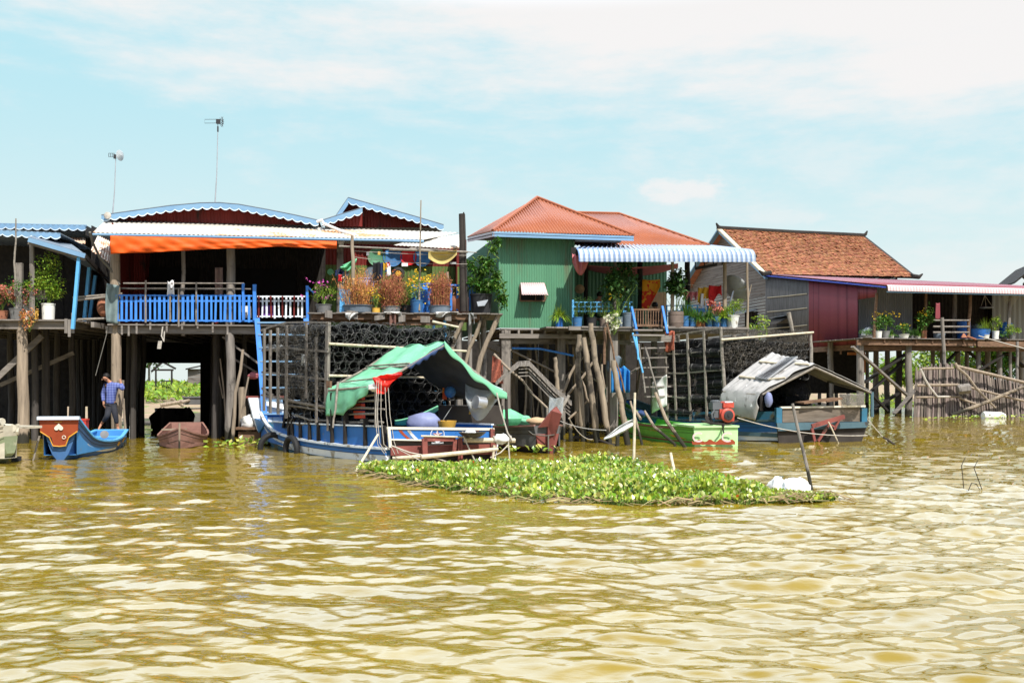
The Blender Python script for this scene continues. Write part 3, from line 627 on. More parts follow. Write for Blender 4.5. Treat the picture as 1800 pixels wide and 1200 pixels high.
mb = MB(); q = FB.h(189, 379, .25); mb.sheet(lambda u, v: q+V((math.cos(u*6.28)*math.sin(v*3.14)*.11, -abs(math.sin(u*6.28))*.05, math.cos(v*3.14)*.10)), 10, 6); mb.build('cable_bundle', 'rope', hB, True)
mb = MB(); q = FB.h(563, 390, .2); mb.tube([q+V((-.1, 0, 0)), q+V((.05, -.02, .05)), q+V((.1, 0, -.05)), q+V((.6, -.2, -.28)), q+V((1.2, -.5, -.5))], .045, 7); mb.build('drain_pipe', 'plastic_white', hB, True)
# long awning
A_, B_, C_, D_ = FB.h(163, 409, -.9), FB.h(745, 421, -.9), FB.h(806, 409, .78), FB.h(187, 386, .78)
mb = MB(); mb.corr(A_, B_, lambda t: D_.lerp(C_, t), 75, .010, nv=4); mb.build('awning_roof', 'white_roof', hB, True, solid=.012)
mb = MB(); mb.tube([A_-UP*.05, A_.lerp(B_, .5)-UP*.05, B_-UP*.05], .035, 8); mb.build('gutter_pipe', 'trim_blue', hB, True)
mb = MB(); a_, b_ = FB.h(692, 431, -1.3), FB.h(813, 438, -1.3); c_, d_ = FB.h(818, 411, -.1), FB.h(735, 421, -.1); mb.corr(a_, b_, lambda t: d_.lerp(c_, t), 18, .010, nv=3); mb.build('low_roof', 'white_roof', hB, True, solid=.012)
mb = MB()
for px in (193, 253, 305, 360, 405, 460, 510, 560, 592): mb.beam(FB.h(px, 412+(px-163)*.021, -.85), FB.h(px, 400+(px-163)*.02, .7), .06, .08)
mb.build('rafter', 'wood_h', hB)
mb = MB(); mb.beam(FB.h(193, 418, -.45), FB.h(745, 428, -.45), .07, .09); mb.build('eave_beam', 'wood_h', hB)
# neighbouring rusty side roof, left end
mb = MB(); a_, b_ = FB.h(163, 428, 1.0), FB.h(198, 470, 1.0); mb.corr(FB.h(160, 440, .6), FB.h(192, 462, .6), lambda t: FB.h(172+24*t, 414+12*t, 2.2), 7, .014); mb.build('side_roof', 'rust_sheet', hB, solid=.012)
mb = MB(); mb.tube([FB.h(158, 408, -.9), FB.h(162, 424, -.7), FB.h(175, 452, -.3), FB.h(198, 478, -.1), FB.h(210, 500, -.05)], .035, 6); mb.build('cable', 'rope_dark', hB, True)
# balcony railing
def bars(mb, fr, x0, x1, n, ytop, ybot, d, w, m=0, t=.022, skip=(), mats=None):
    for i in range(n):
        if i in skip: continue
        x = x0+(x1-x0)*i/(n-1); lean = R.uniform(-1.6, 1.6) if R.random() < .22 else R.uniform(-.3, .3)
        a = fr.h(x+lean, ybot(x)+R.uniform(-1.2, 1.6), d); b = fr.h(x, ytop(x)+R.uniform(-.6, .6), d); mb.beam(a, b, w*R.uniform(.8, 1.15), t, up=fr.v, m=mats[i % len(mats)] if mats else m)
mb = MB(); bars(mb, FB, 206, 446, 30, lambda x: 518, lambda x: 564+(x-205)*.006, -.30, .065)
mb.beam(FB.h(205, 519, -.27), FB.h(447, 520, -.27), .04, .03, up=FB.v); mb.beam(FB.h(208, 529, -.27), FB.h(447, 529, -.27), .05, .035, up=FB.v); mb.beam(FB.h(205, 563, -.27), FB.h(447, 564, -.27), .05, .04, up=FB.v)
for k in range(4): mb.beam(FB.l(a0+.08, -.2+k*.28, zB+.05), FB.l(a0+.08, -.2+k*.28, zB+.78), .05, .02)
mb.build('balcony_railing', 'blue_paint', hB)
mb = MB()
for y0, y1, x0, x1 in ((498, 498, 217, 429), (507, 508, 212, 441)): mb.pole(FB.h(x0, y0, -.22), FB.h(x1, y1, -.22), .024, .02, seg=8, wob=.01)
for x, yt, yb in ((256, 493, 567), (345, 496, 572), (314, 506, 574), (299, 519, 565)): mb.pole(FB.h(x, yb, -.34), FB.h(x, yt, -.34), .03, .024, seg=5, wob=.01)
mb.build('bamboo_rail', 'wood_v', hB, True)
for x in (428, 448): mb = MB(); mb.beam(FB.h(x, 563, -.32), FB.h(x-.5, 500 if x > 440 else 498, -.32), .09 if x > 440 else .06, .08); mb.build('newel_post', 'blue_paint', hB)
mb = MB(); bars(mb, FB, 455, 538, 13, lambda x: 520, lambda x: 558, -.05, .05, mats=(1, 0, 0)); mb.beam(FB.h(452, 521, -.02), FB.h(540, 521, -.02), .04, .03, up=FB.v); mb.beam(FB.h(452, 529, -.02), FB.h(540, 529, -.02), .04, .03, up=FB.v); mb.beam(FB.h(452, 556, -.02), FB.h(540, 556, -.02), .04, .03, up=FB.v); mb.build('landing_railing', ['boat_white', 'dark_red'], hB)
mb = MB(); mb.beam(FB.h(541, 564, -.32), FB.h(540, 502, -.32), .07, .07); mb.beam(FB.h(540, 503, -.32), FB.h(552, 515, -.32), .05, .05); mb.build('newel_post', 'blue_paint', hB)
# blue stairs down to the water
for x0, x1 in ((452, 466), (538, 556)):
    mb = MB(); mb.beam(FB.h(x0, 560, -.40), FB.h(x1, 742, -1.25), .10, .14, up=FB.u); mb.build('stair_stringer', 'blue_paint', hB)
for i, y in enumerate((567, 588, 611, 635, 658, 681, 704, 727)):
    t = (y-560)/182; d = -.40-.85*t; xl = 452+14*t; xr = 538+18*t
    mb = MB(); mb.beam(FB.h(xl, y, d), FB.h(xr, y, d), .16, .045); mb.build('stair_tread', 'trim_blue', hB)

# orange tarp
tp = MB(); xs = (194, 255, 320, 405, 450, 490, 545, 592); ytop_ = lambda x: 414.5+(x-194)*.024; ybt = [(194, 446), (255, 444), (320, 441), (365, 438), (405, 437), (450, 436), (490, 433), (545, 436), (592, 437)]
def tf(u, v):
    x = 194+398*u; yt = ytop_(x); yb = poly_at(ybt, x)
    fold = .018*math.sin(u*31+v*5)+.012*math.sin(u*77-v*9+1)+.05*v*(1-v)*4*mnoise.noise(V((u*9, v*3, 2)))
    return FB.h(x, yt+(yb-yt)*v, -1.16)-FB.v*(fold*(.35+.9*v)+.03*math.sin(v*3.1))
tp.sheet(tf, 150, 12); o = one(tp, 'tarp', 'orange_tarp', 'long orange tarp tied under the white awning roof above the blue balcony', 'tarp', FB.h(400, 440, -.6), smooth=True, solid=.006)
mb = MB(); q = FB.h(315, 432, -.80); mb.sheet(lambda u, v: q+V((math.cos(u*6.283)*math.sin(v*3.1416)*.085, math.sin(u*6.283)*math.sin(v*3.1416)*.05, math.cos(v*3.1416)*.10+.02*mnoise.noise(V((u*5, v*5, 1))))), 12, 8); mb.tube([q+UP*.1, q+UP*.24], .01, 5)
one(mb, 'hanging_bag', 'rope', 'small grey bundle hanging in front of the orange tarp', 'bag', q, smooth=True)

# ---- roof aerials
def aerial(px, pyb, pxt, pyt, d, kind, label):
    b = FB.h(px, pyb, d); t = FB.h(pxt, pyt, d); o = T('roof_aerial', label, 'aerial', b, 'television aerials on the long roof')
    mb = MB(); mb.tube([b, b.lerp(t, .4)+V((.02, 0, 0)), t], [.022, .016, .012], 7); mb.build('mast', 'steel', o, True)
    u, v = FB.u, FB.v
    if kind == 0:
        c = t+UP*.05; mb = MB(); mb.lathe(c+u*.12-UP*0, [(0.0, .05), (.08, .035), (.16, 0)], 20, (u*.9+v*-.45)); mb.build('reflector_dish', 'plastic_clear', o, True, solid=.006)
        mb = MB()
        for s_ in (-.055, .055): mb.tube([c+u*-.20+UP*s_, c+u*-.03+UP*s_], .006, 5)
        for k in range(4): mb.tube([c+u*(-.20+k*.05)+UP*-.055, c+u*(-.20+k*.05)+UP*.055], .008, 5)
        mb.tube([c+u*-.05, c+u*.16], .01, 5); mb.build('antenna_loop', 'black_metal', o)
        mb = MB(); mb.obox(c+u*-.06-v*.03-UP*.10, u*.07, v*.06, UP*.12); mb.build('tuner_box', 'black_metal', o)
    else:
        c = t+UP*.20; mb = MB(); mb.tube([c+u*-.04+UP*.07, c+u*-.38+UP*.055, c+u*-.38-UP*.055, c+u*-.04-UP*.04], .007, 5); mb.build('antenna_loop', 'black_metal', o)
        mb = MB(); mb.obox(c+u*-.05-v*.04-UP*.06, u*.12, v*.08, UP*.13); mb.obox(t-u*.02-v*.02-UP*.10, u*.04, v*.04, UP*.16); mb.tube([t, c], .01, 5); mb.build('tuner_box', 'black_metal', o)
        mb = MB()
        for k in range(5):
            z = -.14+k*.07
            mb.tube([c+u*(.10+.05*math.cos(z*9)), c+u*(.13+.05*math.cos(z*9))+UP*z*.1+UP*z], .006, 4)
        arc = [c+u*(.06+.09*math.cos((k-4)/4*1.15))+UP*(.16*math.sin((k-4)/4*1.15)) for k in range(9)]; mb.tube(arc, .009, 5)
        for s_ in (-.06, .06): mb.tube([c+u*.06-UP*.1+v*s_, c+u*.15+v*s_, c+u*.06+UP*.1+v*s_], .007, 4)
        for k in (1, 3, 5, 7): mb.tube([c+u*.05, arc[k]], .005, 4)
        mb.build('reflector_grid', 'black_metal', o)
aerial(198, 376, 203.5, 276, 1.2, 0, 'shorter roof aerial with a pale round reflector disc')
aerial(378, 357, 383, 226, .9, 1, 'taller roof aerial with a wire loop and black grid reflector')

# ================================================================ PLATFORM C  (flower deck)
FC = FrP(700, 27.2, 4)
hC = T('flower_deck', 'rickety raised timber deck crowded with flower pots, propped on crooked posts', 'deck', FC.l(0, .8, 0))
zC = FC.z(700, 549); c0, c1 = FC.a(541), FC.a(882)
mb = MB()
s_ = c0
while s_ < c1:
    wd = R.uniform(.10, .24); mb.obox(FC.l(s_, -.12+R.uniform(-.10, .08), zC-.035-R.uniform(0, .02)), FC.u*(wd-.01), FC.v*2.6, UP*.034); s_ += wd
mb.build('deck_boards', 'wood_h', hC)
mb = MB(); mb.beam(FC.l(c0+.1, .05, zC-.13), FC.l(c1-.6, .05, zC-.12), .1, .14); mb.beam(FC.l(c0+.1, 1.2, zC-.13), FC.l(c1-.6, 1.2, zC-.12), .1, .14); mb.beam(FC.l(c0+1.6, .12, zC-.30), FC.l(c1-1.2, .12, zC-.28), .08, .10); mb.build('deck_beam', 'wood_brown', hC)
for k in range(7):
    mb = MB(); a = c0+.5+k*(c1-c0-1.2)/6+R.uniform(-.2, .2); mb.obox(FC.l(a, -.13, zC-.06-R.uniform(.08, .22)), (FC.u+UP*R.uniform(-.2, .2))*R.uniform(.10, .40), FC.v*.02, UP*R.uniform(.10, .24)); mb.build('broken_board', 'wood_v', hC)
for px, d, mt, r in ((628, .3, 'wood_v', .07), (692, .5, 'wood_v', .08), (763, .15, 'blue_light', .045), (782, .1, 'blue_light', .05), (806, .3, 'wood_v', .10), (826, .2, 'wood_v', .07), (650, 1.6, 'wood_v', .09), (850, 1.8, 'wood_v', .09)):
    mb = MB(); q = FC.h(px, 600, d); mb.pole(V((q.x, q.y, -1.2)), V((q.x, q.y, zC-.05)), r, seg=6, n=8); mb.build('stilt', mt, hC, True)
for pl, r in (((876, 553), (868, 575), (856, 600), (845, 628), (838, 660), (835, 690)), .07), (((846, 556), (838, 585), (826, 610), (818, 640)), .05), (((815, 560), (800, 592), (790, 630)), .055):
    mb = MB(); ps = [FC.h(x, y, .1+.02*i) for i, (x, y) in enumerate(pl)]
    mb.tube(ps, [r*(1+.15*R.uniform(-1, 1)) for _ in ps], 8); mb.build('crooked_prop', 'stake' if r < .06 else 'pole', hC, True)
mb = MB(); mb.beam(FC.h(795, 660, .9), FC.h(850, 560, .5), .04, .14, up=FC.v); mb.build('brace', 'wood_h', hC)
for k in range(9):
    mb = MB(); x = 640+k*26+R.uniform(-8, 8); q = FC.h(x, 640, R.uniform(.6, 2.4)); t_ = FC.h(x+R.uniform(-14, 14), 560, R.uniform(.6, 2.2)); mb.pole(V((q.x, q.y, -1)), t_, R.uniform(.025, .045), seg=5); mb.build('prop_pole', 'stick', hC, True)
mb = MB()
for x, yt, yb in ((716, 502, 547), (737, 502, 547), (754, 502, 546), (793, 500, 546), (804, 501, 546), (815, 501, 547), (826, 501, 546), (834, 500, 547)): mb.beam(FC.h(x, yb, .75), FC.h(x-(0 if x < 830 else 1), yt, .75), .06 if x != 834 else .10, .03, up=FC.v)
mb.beam(FC.h(714, 501, .72), FC.h(835, 501, .72), .05, .04); mb.build('deck_railing', 'blue_paint', hC)
mb = MB(); mb.obox(FC.h(597, 548, .2), FC.u*.55, FC.v*.06, UP*.62); mb.build('blue_panel', 'blue_light', hC)
# tall charred post, thin flag pole, washing-line rails
mb = MB(); mb.pole(FC.h(815, 548, .5), FC.h(812, 376, .5), .105, .09, seg=8, wob=.01, n=10); mb.pole(FC.h(822, 548, .42), FC.h(815, 373, .42), .03, .02, seg=6, wob=.01); mb.build('tall_post', 'hull_dark', hC, True)
mb = MB(); mb.pole(FC.h(737, 546, -.02), FC.h(740, 352, -.02), .028, .016, seg=9, wob=.02); mb.build('thin_pole', 'stake', hC, True)
mb = MB(); mb.pole(FC.h(596, 433, .3), FC.h(690, 437, .1), .028, seg=5, wob=.03); mb.pole(FC.h(684, 438, .1), FC.h(822, 443, .3), .04, .03, seg=9, wob=.05); mb.pole(FC.h(720, 436, .2), FC.h(838, 444, .3), .022, .012, seg=7, wob=.05); mb.build('bamboo_rail', 'stick', hC, True)
mb = MB(); mb.pole(FC.h(621, 545, .15), FC.h(619, 414, .15), .055, .045, seg=6); mb.build('post', 'pole', hC, True)
mb = MB(); mb.pole(FC.h(788, 500, .8), FC.h(786, 478, .8), .04, seg=3); mb.build('post', 'stake', hC, True)
# ================================================================ HOUSE D (green house)
FD = FrP(878, 31, 12)
hD = T('stilt_house', 'green corrugated stilt house with terracotta metal roof and ribbed blue awning porch', 'house', FD.l(3, 1, 0))
zD = FD.z(880, 575); dw = FD.a(1008)
mb = MB(); a = FD.l(0, 0, zD-.02); b = FD.l(dw, 0, zD-.02); zt = FD.z(880, 414)-zD
mb.corr(a, b, lambda t: a.lerp(b, t)+UP*(zt+.05), 30, .011, per=8); mb.build('front_wall', 'green_wall', hD, True)
mb = MB(); a = FD.l(0, 9, zD-.02); b = FD.l(0, 0.005, zD-.02); mb.corr(a, b, lambda t: a.lerp(b, t)+UP*(zt+.05), 70, .011); mb.build('side_wall', 'green_wall', hD, True)
mb = MB(); a = FD.l(dw, .01, zD-.02); b = FD.l(dw, 4, zD-.02); mb.corr(a, b, lambda t: a.lerp(b, t)+UP*(zt+.05), 40, .011); mb.build('side_wall', 'green_wall', hD, True)
mb = MB(); mb.beam(FD.l(.0, -.01, zD), FD.l(.0, -.01, zD+zt), .05, .05); mb.beam(FD.l(dw, -.01, zD), FD.l(dw, -.01, zD+zt), .06, .04); mb.build('corner_strip', 'green_wall', hD)
# window with propped metal shutter
wroot = MB(); p0, p1, p2, p3 = FD.h(914, 529, -.03), FD.h(958, 529, -.03), FD.h(958, 500, -.03), FD.h(914, 500, -.03); wroot.slab([p0, p1, p2, p3], FD.v*.02)
wn = wroot.build('window', 'opening_dark', hD)
mb = MB()
for a, b in ((p0, p1), (p0, p3), (p1, p2)): mb.beam(a-FD.v*.02, b-FD.v*.02, .045, .04)
mb.beam(p0.lerp(p1, .62)-FD.v*.02, p2.lerp(p3, .38)-FD.v*.02, .02, .02); mb.build('frame', 'wood_brown', wn)
mb = MB(); a_, b_ = FD.h(917, 518, -.5), FD.h(963, 518, -.5); c_, d_ = FD.h(915, 497, -.04), FD.h(957, 497, -.04)
mb.corr(a_, b_, lambda t: c_.lerp(d_, t), 11, .012); mb.tube([b_, p1], .012, 5); mb.build('shutter', 'maroon_lip', wn, True, solid=.01)
# hip roofs
def slope_polys(mb, front, apexes, waves, amp=.016):
    """front eave a->b, upper outline through apexes; ribs run straight up the slope"""
    a, b = front; u = (b-a); Lu = u.length; un = u/Lu
    up_ = [p for p in [a]+apexes+[b]]
    st = [((p-a).dot(un)/Lu, p) for p in up_]
    def top(t):
        for (t0, q0), (t1, q1) in zip(st, st[1:]):
            if t <= t1+1e-9: return q0.lerp(q1, (t-t0)/max(1e-6, t1-t0))
        return b.copy()
    n = waves*5; nm = u.cross(apexes[0]-a).normalized(); vs = []
    for j in range(3):
        for i in range(n+1):
            t = i/n; e = a.lerp(b, t); q = top(t); vs.append(e.lerp(q, j/2)+nm*amp*math.sin(6.2832*waves*t)*(1 if (q-e).length > .05 else 0))
    fs = [(j*(n+1)+i, j*(n+1)+i+1, (j+1)*(n+1)+i+1, (j+1)*(n+1)+i) for j in range(2) for i in range(n)]
    mb.add(vs, fs, 0)
r1FL, r1FR, r1A = FD.h(866, 406, -.55), FD.h(1114, 414, -.55), FD.h(944, 348, 2.9)
r1BL = FD.h(821, 417, 5.2); r1BR = r1FR+(r1BL-r1FL)
mb = MB(); slope_polys(mb, (r1FL, r1FR), [r1A], 46); slope_polys(mb, (r1BL, r1FL), [r1A], 50); slope_polys(mb, (r1FR, r1BR), [r1A], 50)
o = mb.build('front_roof', 'terracotta', hD, True, solid=.012)
mb = MB(); mb.tube([r1FL+UP*.02, r1A+UP*.03], .05, 6); mb.tube([r1FR+UP*.02, r1A+UP*.03], .05, 6); mb.build('ridge_cap', 'terracotta', o, True)
mb = MB(); mb.slab([r1FL-UP*.02, r1FR-UP*.02, r1FR-UP*.17, r1FL-UP*.17], FD.v*.03); mb.build('fascia', 'trim_blue', hD)
mb = MB(); q = FD.u*.02; mb.slab([r1FL-UP*.02+q, r1BL-UP*.02+q, r1BL-UP*.17+q, r1FL-UP*.17+q], FD.u*.03); mb.build('fascia', 'maroon_lip', hD)
mb = MB(); mb.slab([r1FL-UP*.10, r1FR-UP*.10, r1BR-UP*.10, r1BL-UP*.10], UP*.02); mb.build('ceiling_board', 'wood_dark', hD)
r2L, r2A, r2R, r2F = FD.h(960, 373, 6), FD.h(1088, 376, 6), FD.h(1246, 431, 1.0), FD.h(960, 431, 1.0)
mb = MB(); slope_polys(mb, (r2F, r2R), [r2L, r2A], 52); slope_polys(mb, (r2R, r2R+FD.v*10), [r2A], 50); o = mb.build('rear_roof', 'terracotta', hD, True, solid=.012)
mb = MB(); mb.tube([r2L+UP*.02, r2A+UP*.02, r2R+UP*.02], .05, 6); mb.build('ridge_cap', 'terracotta', o, True)
mb = MB(); mb.beam(FD.h(1010, 423, -.2), FD.h(1090, 425, -.2), .05, .22, up=FD.v); mb.build('eave_board', 'zinc', hD)
# ribbed awning with rolled lip
def awn():
    mb = MB(); n = 36; per = 6
    bl, br_ = FD.h(1012, 432, .9), FD.h(1250, 434, .9); fl, fr_ = FD.h(1012, 438.5, -1.35), FD.h(1320, 440, -1.35)
    bl = FD.h(1030, 429, 1.4); br_ = FD.h(1250, 432, 1.4)
    prof = [0, .3, .6, .85, 1.0]; N_ = n*per
    vs = []; rows = []
    lip = [(0, 0), (.12, .03), (.22, .10), (.28, .20), (.31, .34), (.315, .46)]
    for r_ in range(len(prof)+len(lip)-1):
        for i in range(N_+1):
            t = i/N_; ph = (i % per); rib = .035 if ph in (0, 1) else 0.0
            b_ = bl.lerp(br_, t); f_ = fl.lerp(fr_, t)
            if r_ < len(prof): p = b_.lerp(f_, prof[r_])+UP*rib
            else:
                dx_, dz_ = lip[r_-len(prof)+1]; p = f_-FD.v*(dx_+rib*min(1, dz_*6))-UP*dz_*.88+UP*rib*(1-min(1, dz_*6))
            vs.append(p)
    R_ = len(prof)+len(lip)-1; fs = []; ms = []
    for j in range(R_-1):
        for i in range(N_): fs.append((j*(N_+1)+i, j*(N_+1)+i+1, (j+1)*(N_+1)+i+1, (j+1)*(N_+1)+i)); ms.append(1 if i % per in ((0, 1) if j > 3 else (1,)) else 0)
    mb.add(vs, fs, 0); mb.m = ms; return mb
awn().build('porch_awning', ['awning_white', 'rib_shadow_blue'], hD, False, solid=.008)
mb = MB(); mb.beam(FD.h(1012, 446, -1.2), FD.h(1330, 450, -1.2), .05, .09); mb.beam(FD.h(1010, 440, .4), FD.h(1280, 444, .4), .06, .10)
for px in (1030, 1085, 1130, 1182, 1240, 1290): mb.beam(FD.h(px, 448, -1.25), FD.h(px-14, 440, 1.2), .05, .07)
mb.build('awning_frame', 'wood_dark', hD)
mb = MB(); mb.obox(FD.h(1004, 447, -.9), FD.u*.5, FD.v*.05, UP*.22); mb.build('bracket_board', 'wood_dark', hD)
# porch floor, posts, railings
q0, q1 = FD.a(1004, -1.2), FD.a(1336, -1.2); zP = FD.z(1100, 574, -1.2)
mb = MB(); planks_floor(mb, FD, dw-.02, FD.a(1116, -1.2), -1.2, 0, zP); planks_floor(mb, FD, FD.a(1166, -1.2), FD.a(1318, -1.2), -1.2, 0, zP); planks_floor(mb, FD, 0, q1, 0.0, 4.5, zP-.03); mb.obox(FD.l(0, .03, zD-.1), FD.u*q1, FD.v*7, UP*.05); mb.build('porch_floor', 'wood_h', hD)
for px, d, r, mt, yt in ((1081, -.85, .065, 'wood_v', 440), (1125, .9, .10, 'wood_dark', 440), (1182, -.85, .06, 'pole', 440), (1209, 1.2, .10, 'wood_dark', 440), (1274, -.85, .068, 'pole', 448), (1030, 1.6, .08, 'wood_dark', 440)):
    mb = MB(); t_ = FD.h(px, yt, d); mb.pole(V((t_.x, t_.y, zP-.05)), t_, r, seg=5, n=9); mb.build('porch_post', mt, hD, True)
mb = MB(); t_ = FD.h(1313, 452, -1.1); mb.pole(V((t_.x, t_.y, -1)), t_, .045, seg=10, wob=.04); mb.pole(FD.h(1314, 528, -1.1), FD.h(1321, 500, -1.15), .02, .012, seg=3); mb.build('porch_post', 'stake', hD, True)
mb = MB()
for x0, x1 in ((1007, 1072), (1096, 1112)):
    for y in (531, 539, 547): mb.beam(FD.h(x0, y, -.9), FD.h(x1, y, -.9), .035, .03)
    k = x0
    while k <= x1+.1: mb.beam(FD.h(k, 549, -.9), FD.h(k, 531, -.9), .035, .03, up=FD.v); k += 10.5
mb.beam(FD.h(1007, 575, -.92), FD.h(1007, 527, -.92), .06, .06, up=FD.v)
mb.build('porch_railing', 'blue_light', hD); mb = MB()
for x0, x1 in ((1172, 1290),):
    for y in (537, 546, 555): mb.beam(FD.h(x0, y, -.3), FD.h(x1, y, -.3), .035, .03)
    k = x0
    while k <= x1+.1: mb.beam(FD.h(k, 570, -.3), FD.h(k, 536, -.3), .04, .03, up=FD.v); k += 9
mb.build('porch_railing', 'blue_light', hD)
mb = MB(); bars(mb, FD, 1117, 1162, 11, lambda x: 545, lambda x: 573, -1.05, .028)
mb.beam(FD.h(1113, 544, -1.05), FD.h(1164, 544, -1.05), .05, .05); mb.beam(FD.h(1113, 572, -1.05), FD.h(1164, 572, -1.05), .05, .07); mb.beam(FD.h(1114, 576, -1.05), FD.h(1114, 543, -1.05), .05, .05); mb.beam(FD.h(1163, 576, -1.05), FD.h(1163, 543, -1.05), .05, .05); mb.build('gate', 'wood_brown', hD)
for x0, y0, x1, y1 in ((1110, 540, 1122, 596), (1164, 538, 1173, 586)):
    mb = MB(); mb.beam(FD.h(x0, y0, -1.15), FD.h(x1, y1, -1.5), .07, .05); mb.build('step_post', 'blue_paint', hD)
mb = MB(); mb.obox(FD.h(1113, 581, -1.55), FD.u*.95, FD.v*.3, UP*.05); mb.obox(FD.h(1113, 590, -1.75), FD.u*1.0, FD.v*.28, UP*.05); mb.obox(FD.h(1108, 600, -1.5), FD.u*1.6, FD.v*.06, UP*.20); mb.build('porch_step', 'wood_h', hD)
# ladder to the water
for (x0, y0, x1, y1, mt) in ((1112, 585, 1130, 655, 'blue_light'), (1122, 604, 1134, 690, 'wood_v'), (1118, 590, 1122, 632, 'blue_light'), (1134, 610, 1160, 705, 'wood_v')):
    mb = MB(); mb.pole(FD.h(x0, y0, -1.7), FD.h(x1, y1, -1.9), .032, .028, seg=5); mb.build('ladder_rail', mt, hD, True)
for k in range(6):
    mb = MB(); y = 612+k*17; x0 = 1124+k*2; mb.beam(FD.h(x0, y, -1.6), FD.h(x0+45, y-1, -1.3), .16, .04); mb.build('ladder_tread', 'wood_h', hD)
# inside of the porch
mb = MB(); a = FD.l(dw, 3.8, zP-.02); b = FD.l(FD.a(1172, 3.8), 3.8, zP-.02); mb.corr(a, b, lambda t: a.lerp(b, t)+UP*2.7, 34, .012); mb.build('porch_wall', 'green_wall', hD, True)
mb = MB(); plank_wall(mb, FD.l(FD.a(1140, 3.2), 3.2, 0), FD.l(FD.a(1172, 3.2), 3.2, 0), zP, zP+1.5, FD.v, .3); mb.build('partition', 'cloth_tan', hD)
mb = MB(); plank_wall(mb, FD.l(FD.a(770, 9), 9, 0), FD.l(FD.a(1345, 9), 9, 0), -.6, zD-.05, FD.v, .25, gap=.004); mb.build('blackout_boarding', 'wood_dark', hD)  # near-black boards added to close the gap and keep it dark
mb = MB(); mb.slab([FD.h(1222, 462, .8), FD.h(1292, 456, .8), FD.h(1292, 452, .8), FD.h(1222, 446, .8)], FD.v*.02); mb.build('skylight_panel', 'green_glass', hD)
mb = MB(); mb.beam(FD.h(1222, 472, .8), FD.h(1296, 458, .8), .04, .10)
for x in (1222, 1238, 1254, 1272): mb.beam(FD.h(x, 470-(x-1222)*.18, .78), FD.h(x, 446, .78), .03, .03, up=FD.v)
mb.build('skylight_frame', 'wood_dark', hD)
# stilts, beams and braces underneath
for px, d, r in ((888, .1, .14), (985, .3, .13), (1077, -.8, .13), (906, 3, .12), (960, 3.3, .11), (1030, 2.5, .12), (1095, 1.5, .12), (1150, .5, .12), (1190, 1.5, .1), (930, 6, .11), (1010, 6, .11), (1070, 5, .11), (1240, 1, .11), (1290, 2, .11), (1330, 3, .11)):
    mb = MB(); q = FD.h(px, 600, d); mb.obox(V((q.x, q.y, -1.2))-FD.u*r-FD.v*r, FD.u*r*2, FD.v*r*2, UP*(zD+1.1)) if px in (888, 985, 1077) else mb.pole(V((q.x, q.y, -1.2)), V((q.x, q.y, zD-.06)), r, seg=5); mb.build('stilt', 'wood_v', hD, px not in (888, 985, 1077))
mb = MB(); mb.obox(FD.h(878, 594, -.10), FD.u*(dw+.4), FD.v*.08, UP*.14); mb.obox(FD.h(878, 604, .5), FD.u*(dw+2), FD.v*.1, UP*.16); mb.obox(FD.h(1000, 580, -1.15), FD.u*2.0, FD.v*.08, UP*.12); mb.obox(FD.h(1165, 580, -1.15), FD.u*2.8, FD.v*.08, UP*.12)
for k in range(8): mb.obox(FD.l(.15+k*.42, -.08, zD-.24), FD.u*.06, FD.v*5, UP*.16)
mb.build('floor_beam', 'wood_h', hD)
for (x0, y0, x1, y1, d, w_) in ((874, 604, 985, 658, .45, .19), (846, 604, 960, 665, 1.2, .2), (985, 672, 1050, 600, .8, .10), (1000, 640, 1100, 700, 1.5, .14), (1090, 668, 1160, 620, .4, .14)):
    mb = MB(); mb.beam(FD.h(x0, y0, d), FD.h(x1, y1, d), .05, w_, up=FD.u.cross(UP)); mb.build('brace', 'wood_h', hD)
mb = MB(); mb.tube([FD.h(900, 612, .25), FD.h(950, 613, .2), FD.h(1008, 625, .15)], .035, 7); mb.build('water_pipe', 'blue_paint', hD, True)
for k in range(13):
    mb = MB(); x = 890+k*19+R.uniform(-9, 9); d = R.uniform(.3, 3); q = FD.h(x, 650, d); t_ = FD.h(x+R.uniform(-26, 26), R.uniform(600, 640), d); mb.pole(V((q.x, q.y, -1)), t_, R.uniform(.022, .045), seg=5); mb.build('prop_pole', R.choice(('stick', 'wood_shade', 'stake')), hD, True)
# hammock cloth slung under the roof
def hm(u, v):
    x = 1032+160*u; y = 466-3*u+26*math.sin(u*3.14)*(.2+.3*v)+v*8; return FD.h(x, y, .6+1.4*v)
mb = MB(); mb.sheet(hm, 24, 6); one(mb, 'slung_cloth', 'cloth_pink', 'dusty pink cloth slung below the ribbed awning of the green house', 'cloth', FD.h(1110, 480, 1), smooth=True, solid=.01)
mb = MB(); q = FD.h(1014, 452, -.8)
mb.sheet(lambda u, v: FD.h(1006+30*u, 446+ (10+28*math.sin(3.14*min(1, u*.95+.05)))*v, -.9-.15*math.sin(v*3.14)+.05*math.sin(u*20)), 18, 10); one(mb, 'bundled_cloth', 'cloth_pink', 'grey pink bundle of cloth bulging at the left end of the ribbed awning', 'cloth', q, smooth=True, solid=.012)

